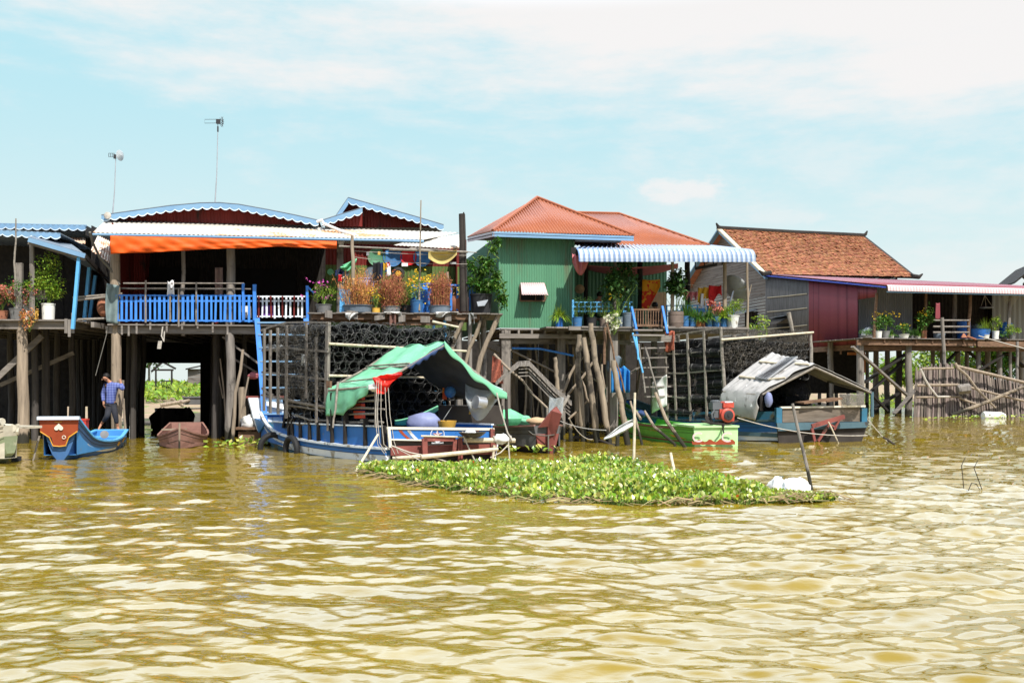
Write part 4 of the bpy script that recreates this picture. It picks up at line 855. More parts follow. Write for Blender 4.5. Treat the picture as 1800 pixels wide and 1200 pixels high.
# ================================================================ HOUSE E (tiled roof)
FE = FrP(1350, 62, 12)
hE = T('tiled_house', 'grey plank house with a weathered orange tile roof behind the maroon lean-to', 'house', FE.l(4, 5, 0))
eL, eR, rL, rR = FE.h(1350, 483, -.5), FE.h(1607, 488, -.5), FE.h(1268, 403, 6.9), FE.h(1516, 416, 6.9)
mb = MB(); rows, cols = 30, 92; nrm = (eR-eL).cross(rL-eL).normalized()
if nrm.z < 0: nrm = -nrm
for j in range(rows):
    for i in range(cols):
        t0, t1 = j/rows, (j+1.25)/rows; off = (.5 if j % 2 else 0)
        u0 = max(0, (i+off)/cols); u1 = min(1, (i+1+off)/cols)
        if u1 <= u0+1e-4: continue
        f = lambda u, t: eL.lerp(eR, u).lerp(rL.lerp(rR, u), min(t, 1))
        sag = -.10*math.sin(math.pi*(j/rows))*math.sin(math.pi*i/cols)
        lo = nrm*(.09+sag+R.uniform(-.015, .02)); hi = nrm*(.02+sag+R.uniform(-.008, .008)); um = (u0+u1)/2
        if R.random() < .02: lo = lo+nrm*.05
        a, b, c, d = f(u0, t0)+lo, f(u1, t0)+lo, f(u1, t1)+hi, f(u0, t1)+hi; n = len(mb.v)
        e = -nrm*.035
        mb.add([a, b, c, d, a+e, b+e], [(0, 1, 2, 3), (4, 5, 1, 0)])
mb.build('tile_roof', 'roof_tile', hE)
mb = MB(); mb.sheet(lambda u, v: eL.lerp(eR, u).lerp(rL.lerp(rR, u), v)-nrm*.06, 4, 4); mb.build('roof_boarding', 'wood_dark', hE)
bk = FE.v*7.4
mb = MB(); mb.sheet(lambda u, v: rL.lerp(rR, u).lerp((eL+FE.v*14.8).lerp(eR+FE.v*14.8, u), v), 12, 6); mb.build('rear_slope', 'roof_tile', hE, solid=.05)
mb = MB(); mb.tube([rL+UP*.08-FE.u*.3, rL.lerp(rR, .5)+UP*.05, rR+UP*.08], .16, 7)
mb.build('ridge_tile', 'wood_dark', hE, True)
for q, s_ in ((rL, -1), (rR, 1)): mb = MB(); mb.tube([q+UP*.05, q+FE.u*s_*.25+UP*.18, q+FE.u*s_*.38+UP*.42], [.16, .12, .05], 6); mb.build('ridge_end', 'wood_dark', hE, True)
for q, s_ in ((eR, 1), (eL, -1)): mb = MB(); mb.tube([q+UP*.1-FE.u*s_*.2, q+FE.u*s_*.35+UP*.05, q+FE.u*s_*.6+UP*.25], [.16, .14, .05], 6); mb.build('eave_end', 'wood_dark', hE, True)
mb = MB(); mb.beam(eL-FE.u*.15, rL-FE.u*.15, .10, .32, up=FE.u); mb.build('bargeboard', 'bamboo', hE); mb = MB(); mb.beam(eL-FE.u*.10-UP*.22, rL-FE.u*.10-UP*.22, .10, .20, up=FE.u); mb.build('bargeboard', 'trim_blue', hE)
mb = MB(); eb = eL+FE.v*14.8; mb.beam(eb-FE.u*.12, rL-FE.u*.12, .1, .30, up=FE.u); mb.build('bargeboard', 'trim_blue', hE)
mb = MB(); mb.beam(eR+FE.u*.1, rR+FE.u*.1, .10, .22, up=FE.u); mb.build('bargeboard', 'wood_dark', hE)
zE = 3.9
def gab(sx, name):   # gable end clad in weather boards
    mb = MB(); z = zE
    base = FE.l(sx, 0, 0)
    z0e, z0r = eL.z-.25, rL.z-.3; dE, dR = .0, 7.4
    while z < z0r-.05:
        hgt = R.uniform(.17, .23)
        if z < z0e: da, db = .1, 14.2
        else:
            k = (z-z0e)/(z0r-z0e); da = .1+7.2*k; db = 14.2-6.8*k
        mb.obox(FE.l(sx+R.uniform(-.01, .012), da, z), FE.v*(db-da), FE.u*.03, UP*(hgt-.015)); z += hgt
    mb.build(name, 'grey_plank', hE)
aEw = (eL-FE.o).dot(FE.u)+.55
gab(aEw, 'gable_wall'); gab((eR-FE.o).dot(FE.u)-.6, 'gable_wall')
mb = MB(); plank_wall(mb, FE.l(aEw, .1, 0), FE.l((eR-FE.o).dot(FE.u)-.6, .1, 0), zE, eL.z-.1, FE.v, .25); mb.build('front_wall', 'grey_plank', hE)
mb = MB(); mb.obox(FE.l(aEw, .2, zE-.2), FE.u*((eR-eL).length-1), FE.v*14, UP*.15); mb.build('floor', 'wood_dark', hE)
for k in range(5):
    for j in range(3): 
        mb = MB(); mb.pole(FE.l(aEw+.3+k*2.2, .6+j*6, -1), FE.l(aEw+.3+k*2.2, .6+j*6, zE), .13, seg=4); mb.build('stilt', 'wood_v', hE, True)
FES = Fr(FE.l(aEw-.02, 0, 0), FE.v)
mb = MB(); p = [FES.h(1312, 575), FES.h(1331, 575), FES.h(1331, 548), FES.h(1312, 548)]; mb.slab(p, -FE.u*.05); wn = mb.build('window', 'opening_dark', hE)
mb = MB()
for t in (0, .33, .66, 1): mb.beam(p[0].lerp(p[1], t)-FE.u*.07, p[3].lerp(p[2], t)-FE.u*.07, .07, .05)
mb.beam(p[3]-FE.u*.07, p[2]-FE.u*.07, .07, .05); mb.build('frame', 'wood_dark', wn)
mb = MB(); a = p[3]+UP*.1; b = p[2]+UP*.1; mb.slab([a, b, b-FE.u*1.0-UP*.2, a-FE.u*1.0-UP*.2], UP*.03); mb.build('canopy', 'zinc', wn)

# ================================================================ HOUSE F (maroon lean-to)
FF = FrP(1541, 50, 12); FFS = Fr(FF.o, FF.v)
hF = T('stilt_house', 'maroon metal-clad lean-to house on stilts with a shaded porch, at the right edge', 'house', FF.l(4, 2, 0))
zF = FF.z(1541, 594)
def side(x0, x1, ytop, name, mt, waves, amp, zb=None):
    a = FFS.h(x0, 600); b = FFS.h(x1, 600); a.z = b.z = (zb or zF)
    mb = MB(); mb.corr(a, b, lambda t: FFS.h(x0+(x1-x0)*t, ytop(x0+(x1-x0)*t)) if False else V((a.lerp(b, t).x, a.lerp(b, t).y, FFS.h(x0, ytop(x0)).z*(1-t)+FFS.h(x1, ytop(x1)).z*t)), waves, amp); mb.build(name, mt, hF, True, solid=.01)
yt_ = lambda x: 481+(x-1350)*.112
side(1346, 1423, lambda x: yt_(x)+4, 'mat_wall', 'grey_mat', 70, .02)
side(1422, 1508, lambda x: yt_(x)+4, 'maroon_wall', 'maroon', 44, .018, zF-.25)
zq = FFS.h(1525, 524).z
side(1508, 1541, lambda x: yt_(x)+4, 'maroon_wall', 'maroon', 16, .018, zq)
mb = MB()
for y0 in (520, 545, 575): mb.tube([FFS.h(1350, y0+3)-FF.u*.05, FFS.h(1385, y0)-FF.u*.06, FFS.h(1420, y0-4)-FF.u*.05], .03, 5)
mb.build('wall_batten', 'bamboo', hF, True)
mb = MB(); p = [FFS.h(1366, 596), FFS.h(1388, 592), FFS.h(1388, 568), FFS.h(1366, 570)]; mb.slab(p, -FF.u*.04); wn = mb.build('window', 'opening_dark', hF)
mb = MB(); a, b = FFS.h(1368, 556), FFS.h(1392, 555); mb.slab([a, b, b-FF.u*1.1-UP*.55, a-FF.u*1.1-UP*.55], UP*.04); mb.build('shutter', 'wood_dark', wn)
mb = MB(); a, b = FFS.h(1366, 557), FFS.h(1392, 553); mb.slab([a, b, b-FF.u*.5-UP*.08, a-FF.u*.5-UP*.08], UP*.03); mb.build('canopy', 'zinc', wn)
A_ = FFS.h(1547, 503); A_ = A_-FF.v*.55; Bf = FF.h(1985, 515, -.55); Bf.z = FF.h(1800, 508, -.55).z; D_ = FFS.h(1350, 482); Cf = D_+(Bf-A_)  # right end extended out of view to shade the porch wall
Cf.z = FF.h(1800, 496, 11).z
mb = MB(); mb.corr(A_, Bf, lambda t: D_.lerp(Cf, t), 90, .02, nv=3); mb.build('lean_to_roof', 'maroon_roof', hF, True, solid=.012)
mb = MB(); n = 88; per = 4; vs = []
for j in range(4):
    for i in range(n*per+1):
        t = i/(n*per); rib = .04 if i % per == 0 else 0
        vs.append(A_.lerp(Bf, t)-FF.v*([0, .07, .10, .11][j]+rib)-UP*[0, .05, .18, .30][j]+UP*.015)
mb.add(vs, [(j*(n*per+1)+i, j*(n*per+1)+i+1, (j+1)*(n*per+1)+i+1, (j+1)*(n*per+1)+i) for j in range(3) for i in range(n*per)]); mb.build('roof_lip', 'maroon_lip', hF, solid=.01)
mb = MB(); mb.beam(A_-UP*.33-FF.v*.04, Bf-UP*.33-FF.v*.04, .04, .06); mb.build('eave_strip', 'trim_blue', hF)
mb = MB(); mb.beam(A_-UP*.10-FF.u*.12, D_-UP*.10-FF.u*.12, .05, .24, up=FF.u); mb.build('verge_trim', 'royal_trim', hF)
aR_ = FF.a(1850)
mb = MB(); planks_floor(mb, FF, FF.a(1509), aR_, -.25, 5, zF, w=.3); mb.obox(FF.l(.05, 5, zF-.06), FF.u*aR_, FF.v*7, UP*.06); mb.build('porch_floor', 'wood_h', hF)
mb = MB(); mb.obox(FF.l(FF.a(1505), -.1, zF-.36), FF.u*(aR_+1), FF.v*.1, UP*.24); mb.obox(FF.l(FF.a(1505), .3, zF-.62), FF.u*(aR_+1), FF.v*.1, UP*.22); mb.obox(FF.l(FF.a(1714), -.2, zF-.40), FF.u*4, FF.v*.06, UP*.28)
for k in range(10): mb.obox(FF.l(.3+k*.9, -.15, zF-.22), FF.u*.10, FF.v*10, UP*.16)
for px in (1455, 1478): 
    q = FFS.h(px, 606); mb.obox(q-UP*.5, FF.u*.06, FF.v*.1, UP*.6)
mb.build('floor_beam', 'wood_brown', hF)
mb = MB(); a, b = FFS.h(1424, 603), FFS.h(1512, 600); mb.beam(V((a.x, a.y, zF-.40)), V((b.x, b.y, zF-.40)), .1, .28); mb.build('side_beam', 'wood_brown', hF)
for px, x1, d, r, mt in ((1541, 1536, 0, .085, 'wood_brown'), (1628, 1626, 0, .075, 'wood_brown'), (1706, 1702, .1, .09, 'wood_brown'), (1776, 1772, .1, .10, 'wood_v'), (1678, 1678, 2, .13, 'wood_v')):
    mb = MB(); t_ = FF.h(px, 515, d); b_ = FF.h(x1, 594, d); mb.pole(b_, t_, r, seg=6); mb.build('porch_post', mt, hF, True)
mb = MB(); a = FF.l(FF.a(1509, 3), 3, zF); b = FF.l(FF.a(1604, 3), 3, zF); mb.corr(a, b, lambda t: a.lerp(b, t)+UP*3.0, 30, .02); mb.build('zinc_wall', 'zinc', hF, True)
mb = MB(); a = FF.l(FF.a(1600, 5.5), 5.5, zF); b = FF.l(FF.a(1860, 5.5), 5.5, zF); mb.corr(a, b, lambda t: a.lerp(b, t)+UP*3.3, 40, .02); mb.build('rear_wall', 'wood_dark', hF, True)
mb = MB(); a = FF.l(FF.a(1744, 4.8), 4.8, zF+.1); b = FF.l(FF.a(1850, 4.8), 4.8, zF+.1); mb.corr(a, b, lambda t: a.lerp(b, t)+UP*3.2, 12, .03); mb.build('zinc_wall', 'zinc', hF, True)
mb = MB()
for y in (563, 574, 584): mb.pole(FF.h(1640, y, .0), FF.h(1704, y, .05), .05, seg=4)
mb.build('porch_rail', 'wood_v', hF, True)
for px, d, r in ((1512, .2, .20), (1597, .3, .19), (1656, 1.2, .13), (1580, 3, .18), (1684, 2.5, .16), (1720, .6, .14), (1736, 3, .17), (1757, .7, .16), (1776, .5, .09), (1640, 3, .12), (1540, 5, .17), (1700, 5, .13), (1795, 3, .15), (1460, 4, .17), (1560, 8, .17)):
    mb = MB(); q = FF.h(px, 600, d); mb.pole(V((q.x, q.y, -1.2)), V((q.x, q.y, zF-.06)), r, seg=6, n=9); mb.build('stilt', 'wood_v' if px != 1580 else 'hull_dark', hF, True)
for (x0, y0, x1, y1, d, w_) in ((1498, 609, 1594, 694, .1, .26), (1519, 672, 1592, 622, .5, .34), (1528, 690, 1596, 628, .9, .22), (1532, 722, 1580, 690, 1.4, .26), (1530, 690, 1560, 722, 1.2, .2), (1571, 727, 1612, 682, -.1, .24), (1700, 616, 1738, 648, 2.4, .2), (1655, 645, 1694, 606, .9, .22), (1722, 650, 1764, 624, .2, .14), (1770, 620, 1800, 645, 2, .3)):
    mb = MB(); mb.beam(FF.h(x0, y0, d), FF.h(x1, y1, d), .09, w_, up=FF.u.cross(UP)); mb.build('brace', 'wood_h' if x0 in (1498, 1571) else 'wood_dark', hF)
mb = MB(); plank_wall(mb, FF.l(-6.5, 9, 0), FF.l(FF.a(1508, 9), 9, 0), 1.0, zF-.06, FF.v, .3, gap=0); mb.build('blackout_boarding', 'wood_dark', hF)  # boards added so the space below the maroon wall stays dark
mb = MB(); q = FF.h(1518, 655, 3); mb.obox(q, FF.u*.12, FF.v*.1, UP*1.0); mb.obox(q+UP*.95-FF.u*.9, FF.u*1.0, FF.v*.1, UP*.14); mb.build('orange_frame', 'pot_orange', hF)
mb = MB(); mb.sheet(lambda u, v: FF.h(1758+34*u, 518+2*u+math.sin(u*3.14)*20*v, -.1+.3*v), 12, 6); one(mb, 'hanging_net', 'net_grey', 'pale net hanging in a bundle from the eave of the maroon house', 'net', FF.h(1775, 525), smooth=True)
o = T('hanging_scale', 'hanging balance pan on cords in the dark porch of the maroon house', 'scale', FF.h(1734, 541, .8))
mb = MB(); q = FF.h(1734, 541, .8); mb.lathe(q-UP*.03, [(.0, 0), (.30, .01), (.36, .05), (.35, .06), (0, .02)], 20); mb.build('pan', 'steel', o, True)
mb = MB(); t_ = FF.h(1731, 519, .8)
for k in range(3): mb.tube([q+V((.34*math.cos(k*2.1), .34*math.sin(k*2.1), .02)), t_], .012, 4)
mb.build('cord', 'rope', o)

# ================================================================ HOUSE G, at the right edge behind
FGh = FrP(1784, 78, -14)
hG = T('distant_house', 'dark roofed house half hidden behind the maroon roof at the right edge', 'house', FGh.l(3, 3, 0))
mb = MB(); a, b, c = FGh.h(1784, 498, -.3), FGh.h(1836, 456, -.3), FGh.h(1880, 496, -.3)
for p, q in ((a, b), (b, c)): mb.slab([p, q, q+FGh.v*9, p+FGh.v*9], UP*.15)
mb.build('roof', 'wood_dark', hG)
mb = MB(); a2, c2 = V(a), V(c); mb.slab([a+FGh.u*.6, b-UP*.3, c-FGh.u*.6, V((c.x-.6, c.y, 3.5)), V((a.x+.6, a.y, 3.5))], FGh.v*.2); mb.build('wall', 'wood_dark', hG)
for k in range(3):
    mb = MB(); mb.pole(FGh.l(.8+k*2, .3, -.5), FGh.l(.8+k*2, .3, 3.6), .15, seg=3); mb.build('stilt', 'wood_v', hG, True)

# ================================================================ land seen through the stilts
ft = tree
for i, (px, Y, h, r, lm, lab) in enumerate(((262, 62, 4.2, 1.9, 'leaf', 'broad green tree seen through the gap under the white-awning house'),)):
    tree('bank_tree', lab, 'tree', G(px, Y)+UP*.8, h, r, 1500, lm, .30)
tl = ('pale lime tree glimpsed below the maroon porch beside its thick second stilt', 'green tree behind the leaning bamboo screen, under the middle of the porch', 'leafy tree under the maroon porch above the sloping screen top', 'tree under the far right end of the maroon porch', 'low lime tree seen between crossed braces below the maroon wall')
for i, (px, Y, h, r, lm) in enumerate(((1640, 84, 6.0, 3.2, 'leaf_lime'), (1690, 88, 6.2, 3.4, 'leaf'), (1745, 86, 5.6, 3.4, 'leaf_lime'), (1800, 84, 6.0, 3.2, 'leaf'), (1575, 82, 3.4, 2.4, 'leaf_lime'))):
    tree('bank_tree', tl[i], 'tree', G(px, Y)+UP*.9, h, r, 2600, lm, .38, 'trees on the bank behind the maroon house', crown_z=.5)
mb = MB()
for i in range(7000):
    Y = R.uniform(50, 62); px = R.choice((R.uniform(240, 365), R.uniform(140, 210), R.uniform(1400, 1600), R.uniform(1600, 1830))); x = (px-CX)/FL*Y
    if px > 1500: Y += 22; x = (px-CX)/FL*Y
    z = ground_z(x, Y); hh = R.uniform(.05, .55)*(1+.5*mnoise.noise(V((x*.5, Y*.5, 0))))
    mb.leaf(V((x, Y, z+hh)), V((R.uniform(-1, 1), R.uniform(-1, 1), R.uniform(-.2, 1))), V((R.uniform(-1, 1), R.uniform(-1, .2), 1)), .32, .16, 0)
tag(mb.build('undergrowth', 'leaf_lime'), 'bright green weeds covering the sunlit bank behind the stilt houses', 'weeds', kind='stuff')
# bare hut frame on the bank
fh = FrP(272, 54, 4); o = T('hut_frame', 'bare gabled hut frame standing on the green bank, seen through the tunnel under the house', 'hut', fh.l(.5, .5, .8))
for px, d in ((274, 0), (302, 0), (274, 2.5), (302, 2.5)):
    mb = MB(); t_ = fh.h(px, 650, d); mb.pole(V((t_.x, t_.y, .3)), t_, .06, seg=3); mb.build('post', 'wood_dark', o, True)
mb = MB(); mb.beam(fh.h(270, 650, 0), fh.h(305, 650, 0), .08, .1); mb.beam(fh.h(266, 653, 0), fh.h(286, 636, 0), .08, .1); mb.beam(fh.h(286, 636, 0), fh.h(309, 648, 0), .08, .1); mb.beam(fh.h(283, 670, .2), fh.h(304, 669, .2), .05, .06); mb.beam(fh.h(272, 681, .2), fh.h(306, 680, .2), .25, .10)
for k in range(5): mb.beam(fh.h(284+k*4.5, 680, .2), fh.h(284+k*4.5, 670, .2), .03, .03)
mb.build('roof_frame', 'wood_dark', o)
fh2 = FrP(332, 57, 4); o = T('bank_shack', 'grey wooden shack on stilts on the bank, seen at the right of the tunnel', 'shack', fh2.l(1, 1, .8))
mb = MB(); plank_wall(mb, fh2.l(fh2.a(330), 0, 0), fh2.l(fh2.a(366), 0, 0), fh2.z(340, 675), fh2.z(340, 648), fh2.v, .2, horizontal=True); plank_wall(mb, fh2.l(fh2.a(330), 0, 0), fh2.l(fh2.a(330), 3, 0), fh2.z(340, 675), fh2.z(340, 648), fh2.u, .2, horizontal=True); mb.build('wall', 'grey_plank', o)
mb = MB(); mb.slab([fh2.h(326, 650, -.3), fh2.h(372, 640, -.3), fh2.h(372, 640, 3), fh2.h(326, 650, 3)], UP*.08); mb.build('roof', 'wood_dark', o)
for px in (333, 346, 360):
    mb = MB(); t_ = fh2.h(px, 674, .3); mb.pole(V((t_.x, t_.y, .2)), t_, .08, seg=3); mb.build('stilt', 'wood_v', o, True)
# driftwood logs on the bank
for i, (x0, y0, x1, y1, Y, r, lab) in enumerate(((282, 712, 330, 704, 47, .10, 'long pale log lying on the bank beyond the tunnel'), (300, 700, 322, 714, 48, .07, 'thin slanting log on the bank beyond the tunnel'), (318, 707, 334, 703, 46.5, .08, 'short forked log on the bank beyond the tunnel'))):
    mb = MB(); mb.pole(P(x0, y0, Y), P(x1, y1, Y+.6), r, seg=5); one(mb, 'driftwood_log', 'pole', lab, 'log', P(x0, y0, Y), 'logs on the bank', smooth=True)
mb = MB(); a = P(322, 711, 47); mb.obox(a, V((1.2, .1, 0)), V((0, .8, 0)), UP*.32); mb.obox(a+V((-.03, -.05, .32)), V((1.26, .1, 0)), V((0, .9, 0)), UP*.05); one(mb, 'wooden_trough', 'boat_grey', 'grey wooden trough on the bank beyond the tunnel', 'trough', a)

# ================================================================ bamboo screen fence, right
FS_ = FrP(1612, 48, 3); o = T('bamboo_screen', 'leaning brown brushwood screen fence standing in the water at the right', 'fence', G(1680, 48))
tops = [(1612, 650), (1622, 646), (1676, 643), (1684, 646), (1820, 680)]
mb = MB(); x = 1606.0
while x < 1830:
    lean = -5*(1-min(1, (x-1606)/70)) if x < 1676 else 6
    yt = poly_at(tops, x)+R.uniform(-7, 4); d = R.uniform(-.06, .06)
    mb.beam(FS_.h(x+R.uniform(-1, 1), 742, d), FS_.h(x-lean+R.uniform(-1.5, 1.5), yt, d+.4), R.uniform(.025, .075), .03, up=FS_.v); x += R.uniform(.9, 2.0)
mb.build('brushwood', 'brush', o)
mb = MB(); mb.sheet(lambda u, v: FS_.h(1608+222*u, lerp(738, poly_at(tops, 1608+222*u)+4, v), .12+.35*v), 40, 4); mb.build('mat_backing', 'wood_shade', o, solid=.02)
mb = MB()
for (x0, y0, x1, y1, d, r) in ((1680, 643, 1830, 679, -.15, .08), (1612, 677, 1690, 676, -.15, .07), (1690, 677, 1830, 712, -.15, .06), (1620, 648, 1676, 647, -.12, .06), (1610, 698, 1690, 697, -.15, .05), (1686, 699, 1720, 712, -.2, .06)):
    mb.pole(FS_.h(x0, y0, d), FS_.h(x1, y1, d), r, seg=7, wob=.03)
mb.build('cross_pole', 'pole', o, True)
mb = MB(); ps = [(1618, 648), (1626, 666), (1634, 680), (1642, 690), (1648, 697), (1668, 697)]; mb.tube([FS_.h(x, y, -.25) for x, y in ps], .05, 6); mb.build('rope', 'rope', o, True)
for i, (pl, r, lab) in enumerate((((((1679, 638), (1682, 645), (1700, 660), (1716, 682), (1750, 717))), .075, 'crooked pole leaning steeply across the brushwood screen'), (((1672, 730), (1730, 708), (1778, 688), (1806, 677)), .09, 'long pale pole slanting up to the right across the brushwood screen'))):
    mb = MB(); mb.tube([FS_.h(x, y, -.45) for x, y in pl], [r, r*.95, r*.85, r*.8, r*.6][:len(pl)], 7); one(mb, 'leaning_pole', 'stake', lab, 'pole', FS_.h(*pl[0], -.45), 'poles against the screen', smooth=True)
mb = MB(); q = FS_.h(1694, 685, -.5); mb.lathe(q-FS_.u*.28, [(.22, 0), (.25, .1), (.25, .5), (.22, .55)], 7, FS_.u*1+FS_.v*-.2+UP*.15); one(mb, 'wood_block', 'wood_v', 'faceted wooden block hung on the brushwood screen', 'block', q)
mb = MB(); q = W(1728, 735)+UP*.12; mb.lathe(q, [(.0, 0), (.18, .0), (.21, .06), (.21, .9), (.15, 1.05), (.05, 1.1)], 16, V((1, .1, -.05))); one(mb, 'plastic_drum', 'bucket_white', 'white plastic drum half sunk at the foot of the brushwood screen', 'drum', q, smooth=True)
for i, (x0, y0, x1, y1, d, r, lab) in enumerate(((1656, 558, 1665, 650, -1.2, .10, 'grey pole standing in front of the maroon porch, beside the screen top'), (1788, 600, 1790, 735, -1.0, .09, 'pale crooked pole standing at the right end of the screen'), (1388, 548, 1392, 700, 0, 0, ''))):
    if r == 0: continue
    mb = MB(); q = FF.h(x0, y0, d); b_ = FF.h(x1, y1, d); mb.pole(V((b_.x, b_.y, -1)), q, r, seg=7, wob=.03); one(mb, 'mooring_pole', 'wood_v', lab, 'pole', b_, smooth=True)
# ================================================================ boats
def catmull(st, t):
    for i in range(len(st)-1):
        if t <= st[i+1][0]+1e-9 or i == len(st)-2:
            p1, p2 = st[i], st[i+1]; p0 = st[max(i-1, 0)]; p3 = st[min(i+2, len(st)-1)]
            dt = p2[0]-p1[0]; u = (t-p1[0])/dt; out = []
            for k in range(1, len(p1)):
                m1 = (p2[k]-p0[k])/max(1e-6, (p2[0]-p0[0]))*dt; m2 = (p3[k]-p1[k])/max(1e-6, (p3[0]-p1[0]))*dt
                out.append((2*u**3-3*u**2+1)*p1[k]+(u**3-2*u**2+u)*m1+(-2*u**3+3*u**2)*p2[k]+(u**3-u**2)*m2)
            return out
class Boat:
    def __init__(s, o, h, r, L): s.o = V((o[0], o[1], 0)); s.h = V((h[0], h[1], 0)).normalized(); s.r = V((r[0], r[1], 0)).normalized(); s.L = L
    def p(s, t, x, z): return s.o+s.h*(t*s.L)+s.r*x+UP*z
def hull(root, B, st, bands, mats, inner, rim, floor_z, nt=28, rimw=.06, rimh=.04, name='hull', flare=.6, floor_m=None, bow_closed=True):
    S = [[i/nt]+catmull(st, i/nt) for i in range(nt+1)]
    fr = [0]+[b[0] for b in bands]
    def sec(q, f, side):
        t, ht, hb, zt, zb = q; return B.p(t, side*max(.0, hb+(ht-hb)*f**flare), zb+(zt-zb)*f)
    mb = MB(); fine = []
    for (f0, (f1, m)) in zip(fr, bands):
        k = max(1, int((f1-f0)*8)); fine += [(f0+(f1-f0)*j/k, f0+(f1-f0)*(j+1)/k, m) for j in range(k)]
    for side in (-1, 1):
        for a, b in zip(S, S[1:]):
            for f0, f1, m in fine: mb.face([sec(a, f0, side), sec(b, f0, side), sec(b, f1, side), sec(a, f1, side)], m)
    for a, b in zip(S, S[1:]): mb.face([sec(a, 0, -1), sec(a, 0, 1), sec(b, 0, 1), sec(b, 0, -1)], 0)
    for q in ((S[0], S[-1]) if bow_closed else (S[0],)):
        for f0, f1, m in fine: mb.face([sec(q, f0, -1), sec(q, f0, 1), sec(q, f1, 1), sec(q, f1, -1)], m)
    # weld-free but smooth enough: shade by angle
    ho = mb.build(name, mats, root, True)
    mb = MB()
    for side in (-1, 1):
        for a, b in zip(S, S[1:]):
            def inn(q, z): return B.p(q[0], side*max(0, q[1]-.05), z)
            za, zb_ = max(a[3]-.005, floor_z), max(b[3]-.005, floor_z)
            mb.face([inn(a, floor_z), inn(b, floor_z), inn(b, zb_), inn(a, za)], 0)
    for a, b in zip(S, S[1:]):
        if a[3] > floor_z: mb.face([B.p(a[0], -max(0, a[1]-.05), floor_z), B.p(a[0], max(0, a[1]-.05), floor_z), B.p(b[0], max(0, b[1]-.05), floor_z), B.p(b[0], -max(0, b[1]-.05), floor_z)], 0)
    q = S[0]; mb.face([B.p(.05/B.L, -q[1]+.05, floor_z), B.p(.05/B.L, q[1]-.05, floor_z), B.p(.05/B.L, q[1]-.05, q[3]), B.p(.05/B.L, -q[1]+.05, q[3])], 0)
    mb.build('inner_planking', inner, root)
    mb = MB()
    for side in (-1, 1):
        for a, b in zip(S, S[1:]): mb.beam(B.p(a[0], side*(a[1]-rimw*.3), a[3]+.005), B.p(b[0], side*(b[1]-rimw*.3), b[3]+.005), rimw, rimh)
    q = S[0]; mb.beam(B.p(0, -q[1], q[3]+.006), B.p(0, q[1], q[3]+.006), rimw, rimh)
    mb.build('gunwale', rim, root)
    for f in (.56, .80, .91):
        for side in (-1, 1): mb = MB(); mb.tube([sec(q, f, side) for q in S], .006, 4); mb.build('plank_seam', 'hull_dark', root)
    return S
def rope(a, b, sag, r, m, name, label, grp=None, n=10, cat='rope'):
    a = V(a); b = V(b); mb = MB(); mb.tube([a.lerp(b, i/n)-UP*sag*4*(i/n)*(1-i/n) for i in range(n+1)], r, 5)
    return one(mb, name, m, label, cat, a, grp, smooth=True)

# ---------------------------------------------------------------- boat 1: grey sampan with firewood, left edge
B = Boat((-14.3, 21.9), (.96, -.28), (.28, .96), 4.0)
b1 = T('wooden_boat', 'weathered grey wooden boat loaded with split logs, cut by the left edge', 'boat', B.p(.5, 0, 0))
hull(b1, B, [(0, .55, .35, .45, -.25), (.4, .62, .4, .38, -.25), (.75, .5, .32, .55, -.2), (.92, .34, .2, .72, .0), (1.0, .22, .10, .80, .22)], [(.62, 0), (.66, 1), (1.0, 1)], ['boat_mossy', 'boat_tan'], 'boat_tan', 'boat_tan', .12)
mb = MB(); mb.ring(B.p(.80, -.46, .36), -B.r, .06, .012, 12, 4); mb.ring(B.p(.66, -.54, .30), -B.r, .06, .012, 12, 4); mb.build('painted_ring', 'boat_mossy', b1)
mb = MB(); mb.obox(B.p(.55, .42, .72), B.h*1.95, B.r*.3, UP*.05); mb.obox(B.p(.62, -.3, .56), B.h*1.1, B.r*.9, UP*.05); mb.build('thwart', 'boat_tan', b1)
lg = ('topmost split log on the grey boat, pointing at the blue boat', 'thick split log across the middle of the grey boat', 'log with a pale cut end at the tip of the grey boat', 'lower split log beside the gunwale of the grey boat', 'short log wedged at the bow of the grey boat', 'dark sided log under the others on the grey boat')
for i, (t0, x0, z0, t1, x1, z1, r) in enumerate(((.55, .1, .80, .96, -.05, .88, .09), (.5, -.2, .68, .90, -.28, .66, .10), (.84, .2, .72, 1.0, .05, .74, .11), (.5, -.3, .56, .93, -.22, .60, .08), (.90, -.1, .70, 1.0, .22, .66, .10), (.5, .2, .62, .84, .3, .70, .08))):
    mb = MB(); mb.pole(B.p(t0, x0, z0), B.p(t1, x1, z1), r, r*.8, seg=5, wob=.04); one(mb, 'split_log', 'boat_tan', lg[i], 'log', B.p(t0, x0, z0), 'firewood in the grey boat', smooth=True)

# ---------------------------------------------------------------- boat 2: blue sampan with orange bow panel
B = Boat((-10.82, 26.9), (.175, -.985), (-.985, -.175), 5.1)   # r points to screen left
b2 = T('blue_rowing_boat', 'blue sampan with a broad orange bow panel bearing a white heart', 'boat', B.p(.5, 0, 0))
S2 = hull(b2, B, [(0, .42, .26, .40, -.06), (.3, .56, .36, .27, -.2), (.6, .60, .34, .28, -.22), (.8, .49, .24, .42, -.20), (.92, .42, .18, .70, -.1), (1.0, .39, .06, .90, -.02)], [(.45, 0), (.52, 1), (1, 0)], ['boat_blue_dull', 'boat_blue_dull'], 'boat_blue2', 'blue_light', .10, rimw=.09)
mb = MB()
def bowpt(x, f): return B.p(1.0, x, -.02+.92*f)+B.h*(.03+.10*f)
mb.slab([bowpt(-.40, 1.0), bowpt(.40, 1.0), bowpt(.385, .70), bowpt(.16, .56), bowpt(.12, .36), bowpt(-.12, .36), bowpt(-.18, .56), bowpt(-.385, .72)], -B.h*.05); mb.build('bow_panel', 'boat_orange', b2)
